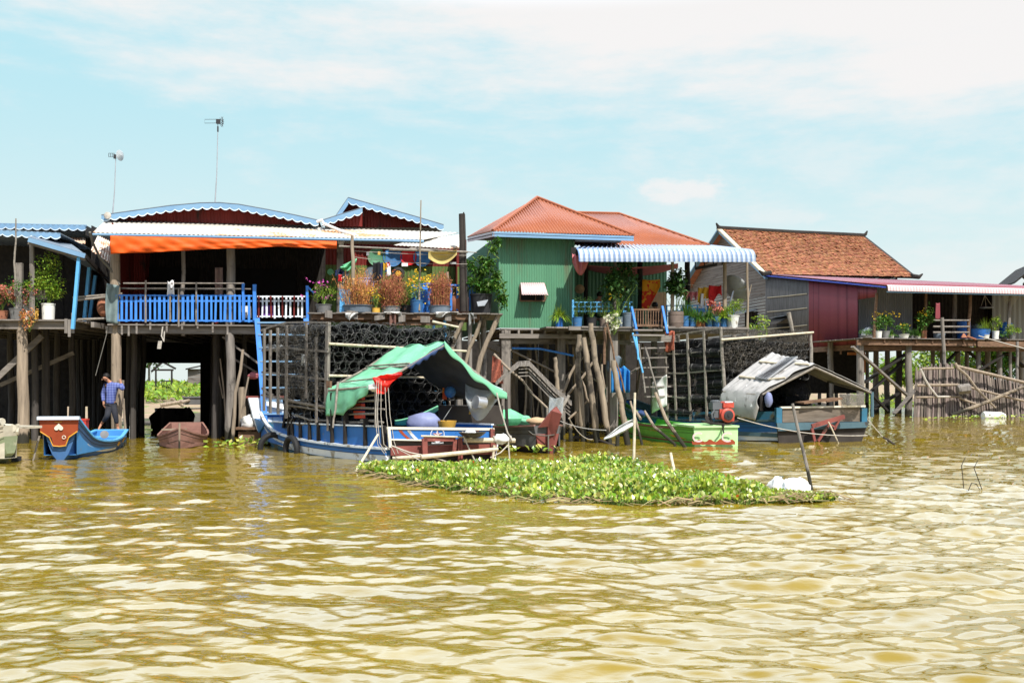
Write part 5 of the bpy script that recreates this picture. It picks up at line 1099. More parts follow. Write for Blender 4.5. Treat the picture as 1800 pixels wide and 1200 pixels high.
mb = MB(); mb.beam(bowpt(-.43, 1.02), bowpt(.43, 1.02), .12, .07); mb.build('bow_rail', 'trim_white', b2)
hp = []
for k in range(24):
    a = 6.2832*k/24; hp.append((16*math.sin(a)**3, (13*math.cos(a)-5*math.cos(2*a)-2*math.cos(3*a)-math.cos(4*a))))
mb = MB(); mb.slab([bowpt(0+x*.0058, .80)+UP*(-y*.0055)+B.h*.012 for x, y in hp], B.h*.006); mb.build('heart_emblem', 'cream', b2)
mb = MB(); mb.ring(bowpt(-.10, .56)+B.h*.014, B.h, .035, .008, 14, 4)
mb.build('ring_emblem', 'cream', b2)
mb = MB()
for sx in (-1, 1): mb.tube([bowpt(sx*.38, .70)+B.h*.01, bowpt(sx*.2, .56)+B.h*.012, bowpt(sx*.13, .36)+B.h*.012, bowpt(0, .345)+B.h*.012], .014, 5)
mb.tube([bowpt(-.07, .935)+B.h*.012, bowpt(0, .92)+B.h*.012, bowpt(.08, .935)+B.h*.012], .008, 4); mb.build('gold_outline', 'gold', b2)
def sidept(t, f, out=.008):
    q = catmull([(0, .42, .26, .40, -.06), (.3, .56, .36, .27, -.2), (.6, .60, .34, .28, -.22), (.8, .49, .24, .42, -.20), (.92, .42, .18, .70, -.1), (1.0, .39, .06, .90, -.02)], t)
    return B.p(t, -(q[1]*f**.6+q[0+1]*0+(q[1]-q[0])*0 if False else 0), 0) if False else B.p(t, -(q[1]+(q[0]-q[1])*f**.6+out), q[3]+(q[2]-q[3])*f)
mb = MB(); n = 14
for i in range(n):
    t0, t1 = .86-.46*i/n, .86-.46*(i+1)/n; f = lambda t: .50+.10*(t-.4)
    mb.slab([sidept(t0, f(t0)), sidept(t1, f(t1)), sidept(t1, f(t1)+.11), sidept(t0, f(t0)+.11)], B.r*.004)
mb.build('painted_stripe', 'cream', b2)
mb = MB()
for t, f in ((.34, .75), (.16, .70), (.10, .76)):
    mb.slab([sidept(t-.05, f), sidept(t, f-.14), sidept(t+.05, f-.05), sidept(t+.03, f+.12)], B.r*.004)
mb.build('painted_flower', 'gold', b2)
mb = MB()
for t in (.12, .45): mb.obox(B.p(t, -.5, .25), B.h*.22, B.r*1.0, UP*.03)
mb.build('thwart', 'blue_light', b2)
mb = MB(); mb.pole(bowpt(.40, .60), B.p(1.05, .60, -.4), .022, seg=4); mb.build('rudder_strut', 'stick', b2, True); mb = MB(); mb.obox(B.p(1.03, .75, -.1), B.h*.04, B.r*.2, UP*.2); mb.build('rudder_block', 'black_metal', b2)
mb = MB(); mb.sheet(lambda u, v: B.p(.62+.2*u, -.25+.5*v, .30+.24*math.sin(u*3.14)*math.sin(v*3.14)+.05*mnoise.noise(V((u*6, v*6, 3)))), 16, 12); one(mb, 'bundled_sheet', 'cloth_grey', 'crumpled pale sheet lying in the blue sampan behind its bow', 'cloth', B.p(.7, 0, .3), smooth=True)
mb = MB(); q = B.p(.30, -.15, .36); mb.lathe(q+UP*.0, [(0, 0), (.09, .003), (.105, .018), (.1, .02), (0, .012)], 16, V((.3, -.9, .3))); one(mb, 'paddle_pan', 'pot_grey', 'round grey pan lying by the bare feet in the blue sampan', 'pan', q, smooth=True)
mb = MB(); q = B.p(.34, .18, .12); mb.obox(q, B.r*.28, B.h*.3, UP*.62); mb.obox(q-B.r*.01+UP*.62-B.h*.01, B.r*.30, B.h*.32, UP*.04); one(mb, 'fuel_can', 'red_paint', 'red can standing in the blue sampan behind the boy', 'can', q)
bankp = W(222, 783)

# ---------------------------------------------------------------- boat 3: brown skiff in the tunnel
B = Boat((-9.55, 29.2), (.27, -.96), (-.96, -.27), 4.0)
b3 = T('small_skiff', 'small brown wooden skiff lying at the mouth of the dark tunnel', 'boat', B.p(.5, 0, 0))
hull(b3, B, [(0, .46, .3, .50, -.2), (.3, .64, .42, .30, -.25), (.65, .62, .40, .26, -.25), (.86, .38, .2, .36, -.2), (1.0, .03, .02, .52, -.15)], [(.3, 0), (1, 0)], ['boat_pinkwood'], 'boat_pinkwood', 'boat_pinkwood', .02, rimw=.05)
mb = MB(); mb.pole(B.p(1.0, 0, .66), B.p(1.01, 0, -.3), .026, seg=4, wob=0); mb.beam(B.p(.92, -.16, .49), B.p(.9, .45, .48), .05, .04); mb.build('stem_post', 'pole', b3, True)
mb = MB(); mb.sheet(lambda u, v: B.p(.72+.14*u, -.05+.4*v, .34+.14*math.sin(u*3.14)*math.sin(v*3.14)+.04*mnoise.noise(V((u*7, v*6, 8)))), 10, 8); one(mb, 'net_bundle', 'cloth_grey', 'small pale bundle of net in the bow of the brown skiff', 'bundle', B.p(.75, .1, .3), smooth=True)
# dark boats deeper in the tunnel
for i, (px, py, hx, hy, w_, L_, zt, lab) in enumerate(((285, 758, .18, -.98, .62, 3.4, .44, 'black silhouetted boat in the tunnel behind the brown skiff, on the left'), (330, 753, .55, -.84, .55, 3.2, .40, 'black silhouetted boat with pointed bow in the tunnel, on the right'))):
    o_ = W(px, py); B = Boat((o_.x-hx*L_, o_.y-hy*L_), (hx, hy), (hy, -hx), L_); bb = T('tunnel_boat', lab, 'boat', B.p(.5, 0, 0), 'boats in the tunnel')
    hull(bb, B, [(0, w_*.7, w_*.4, zt+.25, -.2), (.3, w_, w_*.6, zt-.05, -.2), (.7, w_*.95, w_*.6, zt, -.2), (1, .06, .03, zt+.36, -.1)], [(1, 0)], ['hull_dark'], 'hull_dark', 'hull_dark', .05)

# ---------------------------------------------------------------- fish trap boats
def trap_mesh(length, rad_):
    mb = MB(); ax = V((1, 0, 0)); n = 14
    for k, x in enumerate((0, .33, .66, 1.0)): mb.ring(V((x*length, 0, 0)), ax, rad_*R.uniform(.96, 1.02), .0055, n, 4, 1)
    for k in range(8):
        a = 6.2832*k/8; mb.tube([V((0, rad_*math.cos(a), rad_*math.sin(a))), V((length, rad_*math.cos(a), rad_*math.sin(a)))], .0035, 3, 1, cap=False)
    mb.lathe(V((0, 0, 0)), [(rad_*.985, .005), (rad_*.985, length)], n, ax, 0, cap=False)
    mb.lathe(V((0, 0, 0)), [(rad_*.97, length*.12), (rad_*.45, length*.3), (rad_*.3, length*.4)], n, ax, 0, cap=False)
    mb.lathe(V((0, 0, 0)), [(rad_*.97, length*.98), (.01, length*.97)], n, ax, 0, cap=False)
    return mb
def stack(B, t_start, cols, rows, rad_, x0, z0, length, label, group, layers=1, side=(0,), hide=lambda c, r, l: False, jitter=.07, dx=1.0):
    proto = None; cnt = 0
    yaw = math.atan2(B.h.y, B.h.x)
    for l in range(layers):
        for r_ in range(rows):
            for c in range(cols):
                if hide(c, r_, l): continue
                x = x0+(c+(.5 if r_ % 2 else 0))*rad_*2.04*dx; z = z0+r_*rad_*1.76
                p = B.p(0, x, z)+B.h*(t_start+l*(length+.04)+R.uniform(-jitter, jitter))+UP*(R.uniform(-.02, .02)+.07*math.sin(c*.55+l)*r_/rows)
                rot = (R.uniform(0, .7), R.uniform(-.09, .09), yaw+R.uniform(-.13, .13)-.10)
                if proto is None:
                    o = trap_mesh(length, rad_).build('fish_trap', ['net_black', 'wire'], None, True); o.location = p; o.rotation_euler = rot; tag(o, label, 'fish trap', group); proto = o
                else:
                    k = proto.copy(); COL.objects.link(k); k.location = p; k.rotation_euler = rot
                    k.scale = (1, R.uniform(.92, 1.08), R.uniform(.84, 1.04))
                cnt += 1
    return cnt

# ---------------------------------------------------------------- boat 4: the big blue fishing boat
B4 = Boat((-1.49, 21.30), (-.63, .776), (.92, .39), 8.25); B = B4
b4 = T('fishing_boat', 'blue and white striped fishing boat with a green tarp roof, stacked with black traps', 'boat', B.p(.4, 0, 0))
st4 = [(0, 1.27, 1.12, .31, -.35), (.2, 1.34, 1.1, .30, -.4), (.45, 1.28, 1.0, .33, -.4), (.68, 1.04, .7, .42, -.35), (.86, .66, .34, .58, -.18), (1.0, .34, .08, .86, .22)]
hull(b4, B, st4, [(.50, 0), (.58, 0), (.79, 1), (1.0, 2)], ['boat_teal', 'boat_white', 'boat_blue'], 'boat_blue', 'boat_white', .12, nt=36, rimw=.08, rimh=.05, flare=.45)
PF = Fr(B.p(0, -1.27, 0), B.h)       # port side plane
SF = Fr(B.p(0, -1.27, 0), B.r)       # stern plane
# upper washboard with dark frames
mb = MB(); mf = MB(); m2_ = MB(); n = 22
for i in range(n):
    t0, t1 = .012+.74*i/n, .012+.74*(i+1)/n; a, b = catmull(st4, t0), catmull(st4, t1)
    top = lambda t: .76-.12*t
    mb.slab([B.p(t0, -a[0]+.07, a[2]), B.p(t1, -b[0]+.07, b[2]), B.p(t1, -b[0]+.05, top(t1)), B.p(t0, -a[0]+.05, top(t0))], B.r*.03)
    m2_.slab([B.p(t0, a[0]-.07, a[2]), B.p(t1, b[0]-.07, b[2]), B.p(t1, b[0]-.05, top(t1)), B.p(t0, a[0]-.05, top(t0))], -B.r*.03)
    mf.beam(B.p(t0, -a[0]+.05, top(t0)+.015), B.p(t1, -b[0]+.05, top(t1)+.015), .07, .03); mf.beam(B.p(t0, a[0]-.05, top(t0)+.015), B.p(t1, b[0]-.05, top(t1)+.015), .07, .03)
mb.build('washboard', 'boat_blue', b4); m2_.build('washboard', 'boat_blue', b4); mf.build('washboard_cap', 'boat_white', b4)
for px, pt in ((672, 748), (643, 735), (610, 700), (587, 690), (562, 742), (545, 740), (526, 742), (508, 735), (500, 700)):
    mb = MB(); a_ = (PF.h(px, 700)-PF.o).dot(PF.u)/B.L; q = catmull(st4, max(.01, a_)); b_ = B.p(a_, -q[0]+.04, q[2]-.02); zt_ = PF.h(px, pt).z
    mb.beam(b_, V((b_.x, b_.y, zt_)), .10, .06, up=B.h); mb.build('side_frame', 'wood_dark', b4)
# bow board (broad white panel with a red cap)
q = [B.p(1.0, -.36, .35), B.p(1.0, .40, .35), B.p(1.02, .46, .70), B.p(1.05, .50, 1.26), B.p(1.05, -.46, 1.26), B.p(1.02, -.42, .70)]
mb = MB(); mb.slab(q, B.h*.07); mb.build('bow_board', 'boat_white', b4)
mb = MB(); mb.beam(B.p(1.055, -.50, 1.28)+B.h*.03, B.p(1.055, .54, 1.28)+B.h*.03, .14, .06); mb.build('bow_cap', 'boat_red', b4)
mb = MB()
for s_ in (-1, 1): mb.slab([B.p(1.0, .02+s_*.38, .30), B.p(1.02, .02+s_*.43, .70), B.p(.90, s_*.56, .64), B.p(.90, s_*.56, .55)], B.r*.04)
mb.build('bow_cheek', 'boat_blue2', b4)
# stern: painted panel, recess and dark red transom shelf
def sp(px, py, d=-.02): return SF.h(px, py, d)
def slab4(pts, d, th, name, mt, root=b4):
    mb = MB(); mb.slab([sp(x, y, d) for x, y in pts], -SF.v*th); return mb.build(name, mt, root)
pan = slab4([(685, 754), (868, 756), (866, 776), (686, 772)], -.06, .04, 'stern_panel', 'boat_blue')
mb = MB(); mb.beam(sp(680, 752, -.08), sp(868, 754, -.08), .09, .05); mb.beam(sp(684, 772, -.12), sp(750, 773.5, -.12), .05, .03); mb.beam(sp(683, 752, -.12), sp(686, 786, -.12), .06, .06, up=SF.v); mb.build('stern_rail', 'cream', b4)
slab4([(686, 773), (866, 776), (866, 784), (686, 784)], .02, .02, 'stern_recess', 'boat_wood')
slab4([(686, 784), (872, 780), (870, 798), (686, 800)], -.10, .05, 'stern_shelf', 'boat_red')
slab4([(686, 800), (870, 797), (868, 825), (686, 830)], -.02, .02, 'stern_bottom', 'hull_dark')
slab4([(861, 753), (868, 754), (868, 806), (861, 806)], -.14, .06, 'stern_post', 'boat_red')
# painted marks: slanting stripes, star in a ring
def stripe(x0, x1, w_, name, mt):
    mb = MB(); n = 8
    for i in range(n):
        f0, f1 = i/n, (i+1)/n; cx = lambda f: x0+(x1-x0)*f**1.25
        mb.slab([sp(cx(f0), 755.2+16.4*f0, -.104), sp(cx(f0)+w_, 755.2+16.4*f0, -.104), sp(cx(f1)+w_, 755.2+16.4*f1, -.104), sp(cx(f1), 755.2+16.4*f1, -.104)], -SF.v*.003)
    mb.build(name, mt, pan)
stripe(700, 716, 6, 'painted_stripe', 'boat_orange'); stripe(715, 729, 6, 'painted_stripe', 'boat_white'); stripe(838, 826, 5, 'painted_stripe', 'boat_orange')
c = sp(769, 764, -.106); mb = MB(); mb.ring(c, SF.v, .150, .010, 28, 4); mb.build('ring_emblem', 'boat_white', pan)
mb = MB()
for k in range(5):
    a = math.pi/2+k*1.2566; u_, z_ = SF.u, UP; f = lambda r, an: c+u_*(r*math.cos(an))+z_*(r*math.sin(an))
    tip = f(.125, a); l_, r_ = f(.042, a+.628), f(.042, a-.628)
    mb.add([c-SF.v*.012, tip, l_], [(0, 1, 2)], 0); mb.add([c-SF.v*.012, tip, r_], [(0, 1, 2)], 1)
mb.build('star_emblem', ['boat_white', 'boat_orange'], pan)
mb = MB()
for k in range(9): mb.obox(c+SF.u*(-.13+k*.03)-UP*.185-SF.v*.006, SF.u*.018, -SF.v*.003, UP*R.uniform(.02, .035))
mb.build('painted_lettering', 'boat_white', pan)
# rudder bracket, gallows and poles behind the stern
mb = MB()
for (x0, y0, x1, y1, w_) in ((746, 770, 747, 802, .11), (745, 771, 800, 771, .10), (800, 771, 797, 800, .08), (810, 768, 811, 812, .05), (806, 770, 806, 812, .03)): mb.beam(sp(x0, y0, -.32), sp(x1, y1, -.32), w_, .06, up=SF.v)
mb.build('rudder_frame', 'boat_red', b4)
mb = MB(); mb.pole(sp(816, 773, -.40), sp(905, 774, -.40), .055, .05, seg=5); mb.pole(sp(740, 766, -.35), sp(822, 768, -.40), .02, seg=4); mb.pole(sp(690, 806, -.25), sp(800, 797, -.55), .045, seg=6); mb.pole(sp(740, 803, -.5), sp(875, 789, -.5), .05, seg=6)
mb.pole(sp(869, 782, -.5), sp(866, 806, -.5), .03, seg=3); mb.build('stern_pole', 'bamboo', b4, True)
mb = MB()
for pl in (((813, 758), (815, 766), (823, 785), (835, 810)), ((893, 770), (896, 812)), ((862, 804), (880, 795), (893, 782)), ((873, 690), (880, 720), (892, 760), (898, 770)), ((688, 783), (720, 795), (760, 803), (800, 816))): mb.tube([sp(x, y, -.48) for x, y in pl], .016, 5)
for k in (0, 1, 3, 6, 8): mb.tube([sp(663+k*2.4+R.uniform(-1, 1), 668+R.uniform(-2, 6), -.08), sp(660+k*3.2, 730, -.1), sp(664+k*3.6, 772+R.uniform(0, 12), -.14), sp(676+k*3, 795+R.uniform(-6, 8), -.16)], .008, 4)
mb.build('lashing_rope', 'rope', b4, True)
mb = MB()
for k in range(3): mb.ring(sp(897, 772, -.42)+rv(.03), V((1, .2, .3*k)), .06, .018, 10, 4)
for k in range(4): mb.ring(sp(880-k*4, 772, -.42), SF.u, .065, .016, 10, 4)
mb.build('rope_coil', 'rope', b4, True)
mb = MB(); q = sp(830, 769, -.46); mb.lathe(q, [(0, 0), (.16, .01), (.24, .06), (.30, .12), (.29, .12), (0, .04)], 16); one(mb, 'iron_wok', 'black_metal', 'black wok on the pole behind the blue boat stern', 'wok', q, smooth=True)
def lumpy(c, rx, ry, rz, name, mt, label, cat, grp=None, seed=1, n=16, rough=.35):
    mb = MB(); c = V(c)
    def f(u, v):
        a = u*6.2832; b = v*math.pi; d = V((math.cos(a)*math.sin(b), math.sin(a)*math.sin(b), math.cos(b)))
        k = 1+rough*mnoise.noise(d*1.7+V((seed, 0, 0)))+rough*.5*mnoise.noise(d*4+V((seed, 3, 0))); return c+V((d.x*rx*k, d.y*ry*k, d.z*rz*k))
    mb.sheet(f, n, n//2+2); return one(mb, name, mt, label, cat, c, grp, smooth=True)
lumpy(sp(826, 761, -.46), .12, .10, .10, 'plastic_bag', 'plastic_white', 'white plastic bag crumpled in the black wok', 'bag', seed=2)
lumpy(sp(881, 771, -.46), .16, .10, .11, 'plastic_bag', 'plastic_white', 'dirty white sack tied on the stern pole of the blue boat', 'bag', seed=5)
# roof: poles, green tarp, navy hem
RF, RB = P(780, 603, 21.7), P(697, 611, 23.2); EF, EB = P(661, 675, 20.95), P(577, 682, 22.6); RE = P(890, 694, 22.1); REB = RE+(RB-RF)
rr = MB()
for a, b in ((RF, EF), (RB, EB), (RF, RE), (RB, REB), (RF, RB), (EF, EB), (RE, REB), (RF.lerp(EF, .5), RB.lerp(EB, .5)), (RF.lerp(RE, .5), RB.lerp(REB, .5))): rr.pole(a-UP*.05, b-UP*.05, .03, seg=4)
rr.build('roof_pole', 'stick', b4, True)
for q, zb_ in ((EF, .75), (EB, .6), (RE, .45), (REB, .6)):
    mb = MB(); mb.pole(V((q.x, q.y, zb_)), q-UP*.03, .04, seg=5); mb.build('roof_post', 'wood_v' if q is not RE else 'wood_dark', b4, True)
def leftslope(u, v):   # u: front->back, v: ridge->eave and the drape beyond
    if v < .72:
        k = v/.72; p = RF.lerp(RB, u).lerp(EF.lerp(EB, u), k); p = p-UP*.10*math.sin(k*math.pi)*.6+UP*.03*math.sin(u*14+k*5)
    else:
        k = (v-.72)/.28; e = EF.lerp(EB, u); dr = .12+.50*min(1, max(0, (u-.08)/.55))
        p = e-UP*dr*k-B.r*(.05*math.sin(k*2.2)+.018*math.sin(u*26)*k+.03*mnoise.noise(V((u*9, k*3, 5)))*k)+UP*.02*math.sin(u*14+5)*(1-k)
    return p+V((0, 0, .03*mnoise.noise(V((u*7, v*11, 2)))+.014*abs(mnoise.noise(V((u*24, v*9+u*8, 6))))))
mb = MB(); mb.sheet(leftslope, 44, 40)
mb.sheet(lambda u, v: RF.lerp(RB, u).lerp(RE.lerp(REB, u), v)+UP*(.02+.03*math.sin(u*12+v*7)-.12*math.sin(v*3.14)), 30, 24); mb.build('roof_tarp', 'tarp_green', b4, True, solid=.008)
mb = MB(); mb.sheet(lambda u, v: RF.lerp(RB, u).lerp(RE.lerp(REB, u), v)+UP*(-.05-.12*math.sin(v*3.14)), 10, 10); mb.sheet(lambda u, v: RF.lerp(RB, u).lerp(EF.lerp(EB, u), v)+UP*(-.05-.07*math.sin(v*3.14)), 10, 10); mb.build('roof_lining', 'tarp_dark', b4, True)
mb = MB()
for a, b, s_ in ((RF, RF.lerp(RE, .18), 1), (RF, EF.lerp(RF, .45), 1)):
    mb.sheet(lambda u, v: a.lerp(b, u)-UP*(.005+v*(.09+.03*math.sin(u*30))+.10*math.sin(u*3.14)*(s_ if b is RE else .3))-SF.v*.02, 24, 2)
mb.build('tarp_hem', 'tarp_navy', b4, True, solid=.006)
mb = MB(); mb.sheet(lambda u, v: RF.lerp(RE, u)+UP*(.05-v*(.13+.05*math.sin(u*17)+.06*u)-.12*math.sin(u*3.14))-SF.v*(.035+.02*v), 30, 3); mb.build('tarp_edge', 'tarp_green', b4, True, solid=.006)
mb = MB(); mb.pole(leftslope(.02, .36)+UP*.05, leftslope(.98, .33)+UP*.05, .022, seg=4); mb.pole(leftslope(.10, .62)+UP*.06, leftslope(.75, .70)+UP*.06, .018, seg=4); mb.pole(sp(600, 662, -.5) if False else EB.lerp(EF, .22)+UP*.12, EB.lerp(EF, .35)-UP*.9-B.r*.25, .03, .02, seg=5); mb.build('tarp_pole', 'stick', b4, True)
mb = MB(); q = EB.lerp(EF, .25)-UP*.02-B.r*.22; mb.obox(q, B.h*.16, B.r*.05, UP*.16); mb.build('hanging_block', 'wood_brown', b4)
# clear sheet hanging inside on the right, red bag at the front post
mb = MB(); mb.sheet(lambda u, v: P(818+66*u, 655+28*u+(14+84*math.sin(math.pi*min(1, u*.9+.12))*(1-u*.75))*v, 22.3+.2*math.sin(v*5+u*4)), 20, 18); one(mb, 'hanging_sheet', 'plastic_clear', 'translucent grey plastic sheet hanging under the green tarp roof', 'sheet', P(845, 670, 22.3), smooth=True)
def flagbag(u, v):
    pt = [(706, 654), (682, 657), (664, 661), (655, 664)]; pb = [(707, 658), (690, 671), (678, 690), (664, 693)]
    k = u*3; i = min(2, int(k)); f = k-i
    x0, y0 = lerp(pt[i][0], pt[i+1][0], f), lerp(pt[i][1], pt[i+1][1], f); x1, y1 = lerp(pb[i][0], pb[i+1][0], f), lerp(pb[i][1], pb[i+1][1], f)
    return P(lerp(x0, x1, v), lerp(y0, y1, v), 20.75)+V((0, .06*math.sin(u*11+v*7), .02*mnoise.noise(V((u*6, v*6, 0)))))
mb = MB(); mb.sheet(flagbag, 26, 14); one(mb, 'plastic_bag', 'plastic_red', 'torn red plastic bag fluttering from the pole by the green tarp roof', 'bag', P(680, 665, 20.8), smooth=True)
lumpy(P(657, 681, 20.85), .11, .09, .08, 'plastic_bag', 'plastic_white', 'whitish rag wrapped round the post below the red plastic bag', 'bag', seed=7)
# things under the roof
mb = MB(); mb.sheet(lambda u, v: P(694+76*u, 740-26*u**1.5-1+(6+6*math.sin(u*3))*v, 21.9+.25*v), 20, 6); one(mb, 'folded_tarp', 'tarp_green', 'rolled green tarp slanting across the deck under the boat roof', 'tarp', P(730, 735, 21.9), smooth=True, solid=.03)
lumpy(P(744, 742, 21.75), .40, .25, .22, 'sack', 'pearl_bag', 'large violet grey sack lying behind the blue boat stern panel', 'sack', seed=3, rough=.15)
mb = MB(); q = P(791, 690, 22.6); mb.lathe(q-V((0, .08, 0)), [(.02, .0), (.10, .05), (.13, .13), (.125, .2)], 16, V((0, 1, .1))); one(mb, 'plastic_basket', 'pot_blue', 'round blue grey basket hanging under the green tarp roof', 'basket', q, smooth=True, solid=.008)
mb = MB(); q = P(852, 708, 22.1); mb.lathe(q, [(0, -.02), (.13, 0), (.13, .22), (.15, .22), (.15, .24), (.12, .24)], 20, V((-.75, -.5, .1))); one(mb, 'cooking_pot', 'steel', 'shiny metal pot hanging at the dark right end of the roofed boat', 'pot', q, smooth=True)
mb = MB(); mb.obox(P(824, 728, 22.4), V((.16, .02, .02)), V((0, .1, 0)), V((.06, 0, .36))); one(mb, 'jerry_can', 'pot_yellow', 'yellowish can in the dark under the green tarp roof', 'can', P(828, 720, 22.4))
mb = MB(); mb.obox(P(778, 702, 22.9), V((.09, 0, 0)), V((0, .09, 0)), UP*.16); mb.lathe(P(779.5, 700, 22.95)+UP*.0, [(.04, .12), (.02, .2), (.02, .24)], 8); one(mb, 'bottle', 'flower_orange', 'small orange bottle beside the blue grey basket', 'bottle', P(778, 702, 22.9))
mb = MB(); mb.obox(P(770, 748, 23.0), V((1.5, .6, 0)), V((-.5, .7, 0)), UP*.45); mb.build('deck_box', 'hull_dark', b4)
mb = MB(); q = P(786, 752, 21.7); mb.lathe(q, [(.0, 0), (.16, .0), (.20, .16), (.21, .16), (.17, .02), (0, .01)], 16); one(mb, 'plastic_basin', 'pot_yellow', 'yellow rimmed basin behind the stern panel of the blue boat', 'basin', q, smooth=True)
mb = MB(); mb.obox(P(776, 742, 21.6), V((.10, .05, .14)), V((0, .1, 0)), V((.12, .1, .20))); one(mb, 'folded_bag', 'cloth_grey', 'folded grey bag leaning between the violet sack and the basin', 'bag', P(776, 742, 21.6))
# port rack of branches, life jacket, purple rag, tyres
mb = MB()
for pl in (((505, 704), (560, 715), (596, 720), (630, 716), (676, 719)), ((520, 729), (545, 738), (575, 739), (600, 742), (640, 742)), ((522, 745), (545, 748), (560, 751), (575, 746), (590, 748)), ((608, 728), (640, 727), (664, 727)), ((634, 738), (660, 740), (674, 742)), ((500, 712), (530, 715), (570, 722)), ((636, 696), (655, 694), (672, 690)), ((620, 706), (650, 704), (672, 703))):
    ps = [PF.h(x, y, -.06) for x, y in pl]; mb.tube(ps, [R.uniform(.018, .032) for _ in ps], 6)
mb.build('branch_rail', 'stick', b4, True)
mb = MB()
for k, (y0, y1, m_) in enumerate(((696, 706, 0), (706, 709, 1), (709, 719, 0), (719, 722, 1), (722, 735, 0))):
    mb.slab([PF.h(623-k*.5, y0, -.12), PF.h(635, y0, -.12), PF.h(636, y1, -.12), PF.h(623, y1, -.12)], -PF.v*.09, m_)
one(mb, 'life_vest', ['lifejacket', 'cloth_navy'], 'orange life vest with dark straps hanging on the branch rail', 'vest', PF.h(629, 715, -.12))
mb = MB(); mb.sheet(lambda u, v: PF.h(632+5*u+(u-.5)*3*v, 744+13*v, -.10-.03*math.sin(u*9)), 8, 6); one(mb, 'purple_rag', 'cloth_violet' if 'cloth_violet' in M else 'cloth_navy', 'small purple rag hanging against the blue washboard', 'rag', PF.h(634, 748, -.1), smooth=True, solid=.006)
mb = MB(); mb.sheet(lambda u, v: PF.h(497+9*u+2*math.sin(v*4), 702+50*v, -.14-.05*math.sin(u*8+v*3)), 10, 14); one(mb, 'black_cloth', 'cloth_black', 'black cloth hanging over the rail near the bow of the blue boat', 'cloth', PF.h(501, 720, -.14), smooth=True, solid=.012)
for px, py, rz, yaw_, lab in ((517, 786, .30, 0, 'black tyre fender half under water at the middle of the blue hull'), (470, 784, .31, 1, 'black tyre fender seen edge on near the bow of the blue hull')):
    a_ = (PF.h(px, 780)-PF.o).dot(PF.u)/B.L; q = catmull(st4, min(.97, a_)); c = V((*(B.p(a_, -q[0]-.09, 0)).xy, .06)); mb = MB(); mb.ring(c, -PF.v if not yaw_ else PF.u*1+PF.v*-.25, rz, .075, 26, 8); one(mb, 'tyre_fender', 'rubber', lab, 'tyre', c, 'tyre fenders of the blue boat', smooth=True)
mb = MB(); c = PF.h(604, 776, -.12); mb.lathe(c-UP*.12, [(.05, 0), (.10, .02), (.11, .2), (.06, .28), (.03, .30)], 10); mb.lathe(c-UP*.12+B.h*.2, [(.05, 0), (.09, .02), (.10, .16), (.05, .25)], 10); mb.tube([c+UP*.1, c+UP*.35+B.h*.05, c+UP*.9+B.h*.1], .012, 4); one(mb, 'bottle_floats', 'pot_slate', 'two dirty plastic bottles tied against the blue hull', 'bottles', c, smooth=True)
mb = MB()
for x0, y0, x1, y1 in ((532, 745, 532, 775), (545, 760, 552, 790), (558, 752, 560, 778), (600, 790, 600, 800), (608, 785, 609, 800), (675, 770, 668, 812)): mb.tube([PF.h(x0, y0, -.12), PF.h(x1, y1, -.10)], .010, 4)
mb.build('hanging_cord', 'rope_dark', b4)
# trap rack lattice on the port side, towards the bow
mb = MB()
for px, yt, yb in ((464, 578, 722), (475, 580, 726), (489, 576, 728), (503, 572, 735), (538, 568, 700), (556, 592, 745)): mb.beam(PF.h(px, yb, .05), PF.h(px+R.uniform(-1, 1), yt, .05), .085 if px < 510 else .05, .045, up=PF.v)
for pl in (((459, 581), (480, 573), (505, 567), (540, 566), (576, 567)), ((461, 616), (500, 611), (540, 615), (577, 618)), ((461, 654), (500, 658), (540, 663), (577, 667)), ((460, 694), (490, 699), (530, 708), (580, 716)), ((461, 682), (470, 690), (480, 694))):
    for a, b in zip(pl, pl[1:]): mb.beam(PF.h(*a, .0), PF.h(*b, .0), .055, .045)
mb.build('trap_rack', 'wood_v', b4)
mb = MB(); mb.beam(PF.h(574, 712, -.02), PF.h(577, 566, -.02), .13, .07, up=PF.v); mb.build('corner_post', 'wood_v', b4)
mb = MB(); qq = Fr(PF.h(576, 700), B.r)
for (x0, y0, x1, y1) in ((578, 604, 640, 609), (578, 604, 820, 617), (578, 660, 770, 664)): mb.pole(qq.h(x0, y0, -.06), qq.h(x1, y1, -.02), .03, seg=5)
mb.pole(qq.h(760, 565, 0), qq.h(806, 575, .0), .03, seg=3); mb.build('stack_rail', 'bamboo', b4, True)
mb = MB(); mb.sheet(lambda u, v: PF.h(462+36*u, 607+12*v*math.sin(u*3.14)+2*math.sin(u*20), -.05-.03*math.sin(v*6)), 14, 6); one(mb, 'rag_roll', 'cloth_grey', 'pale green grey rag draped along the upper rail of the trap rack', 'rag', PF.h(470, 612), smooth=True, solid=.02)
mb = MB(); mb.sheet(lambda u, v: PF.h(530+6*u, 623+20*v, -.08-.03*math.sin(u*7+v*4)), 6, 10); one(mb, 'plastic_bag', 'plastic_white', 'thin white plastic strip tied to the front of the trap rack', 'bag', PF.h(533, 630), smooth=True, solid=.01)
q = (PF.h(576, 700)-PF.o).dot(PF.u)
rt = .124
n1_ = stack(B, q+.12, 12, 11, rt, -1.20+.10, .72, 1.05, 'black wire fish trap in the tall stack on the blue boat', 'fish traps stacked on the blue boat', layers=2, hide=lambda c, r, l: l == 1 and not (c < 2 or r > 8), dx=.99)
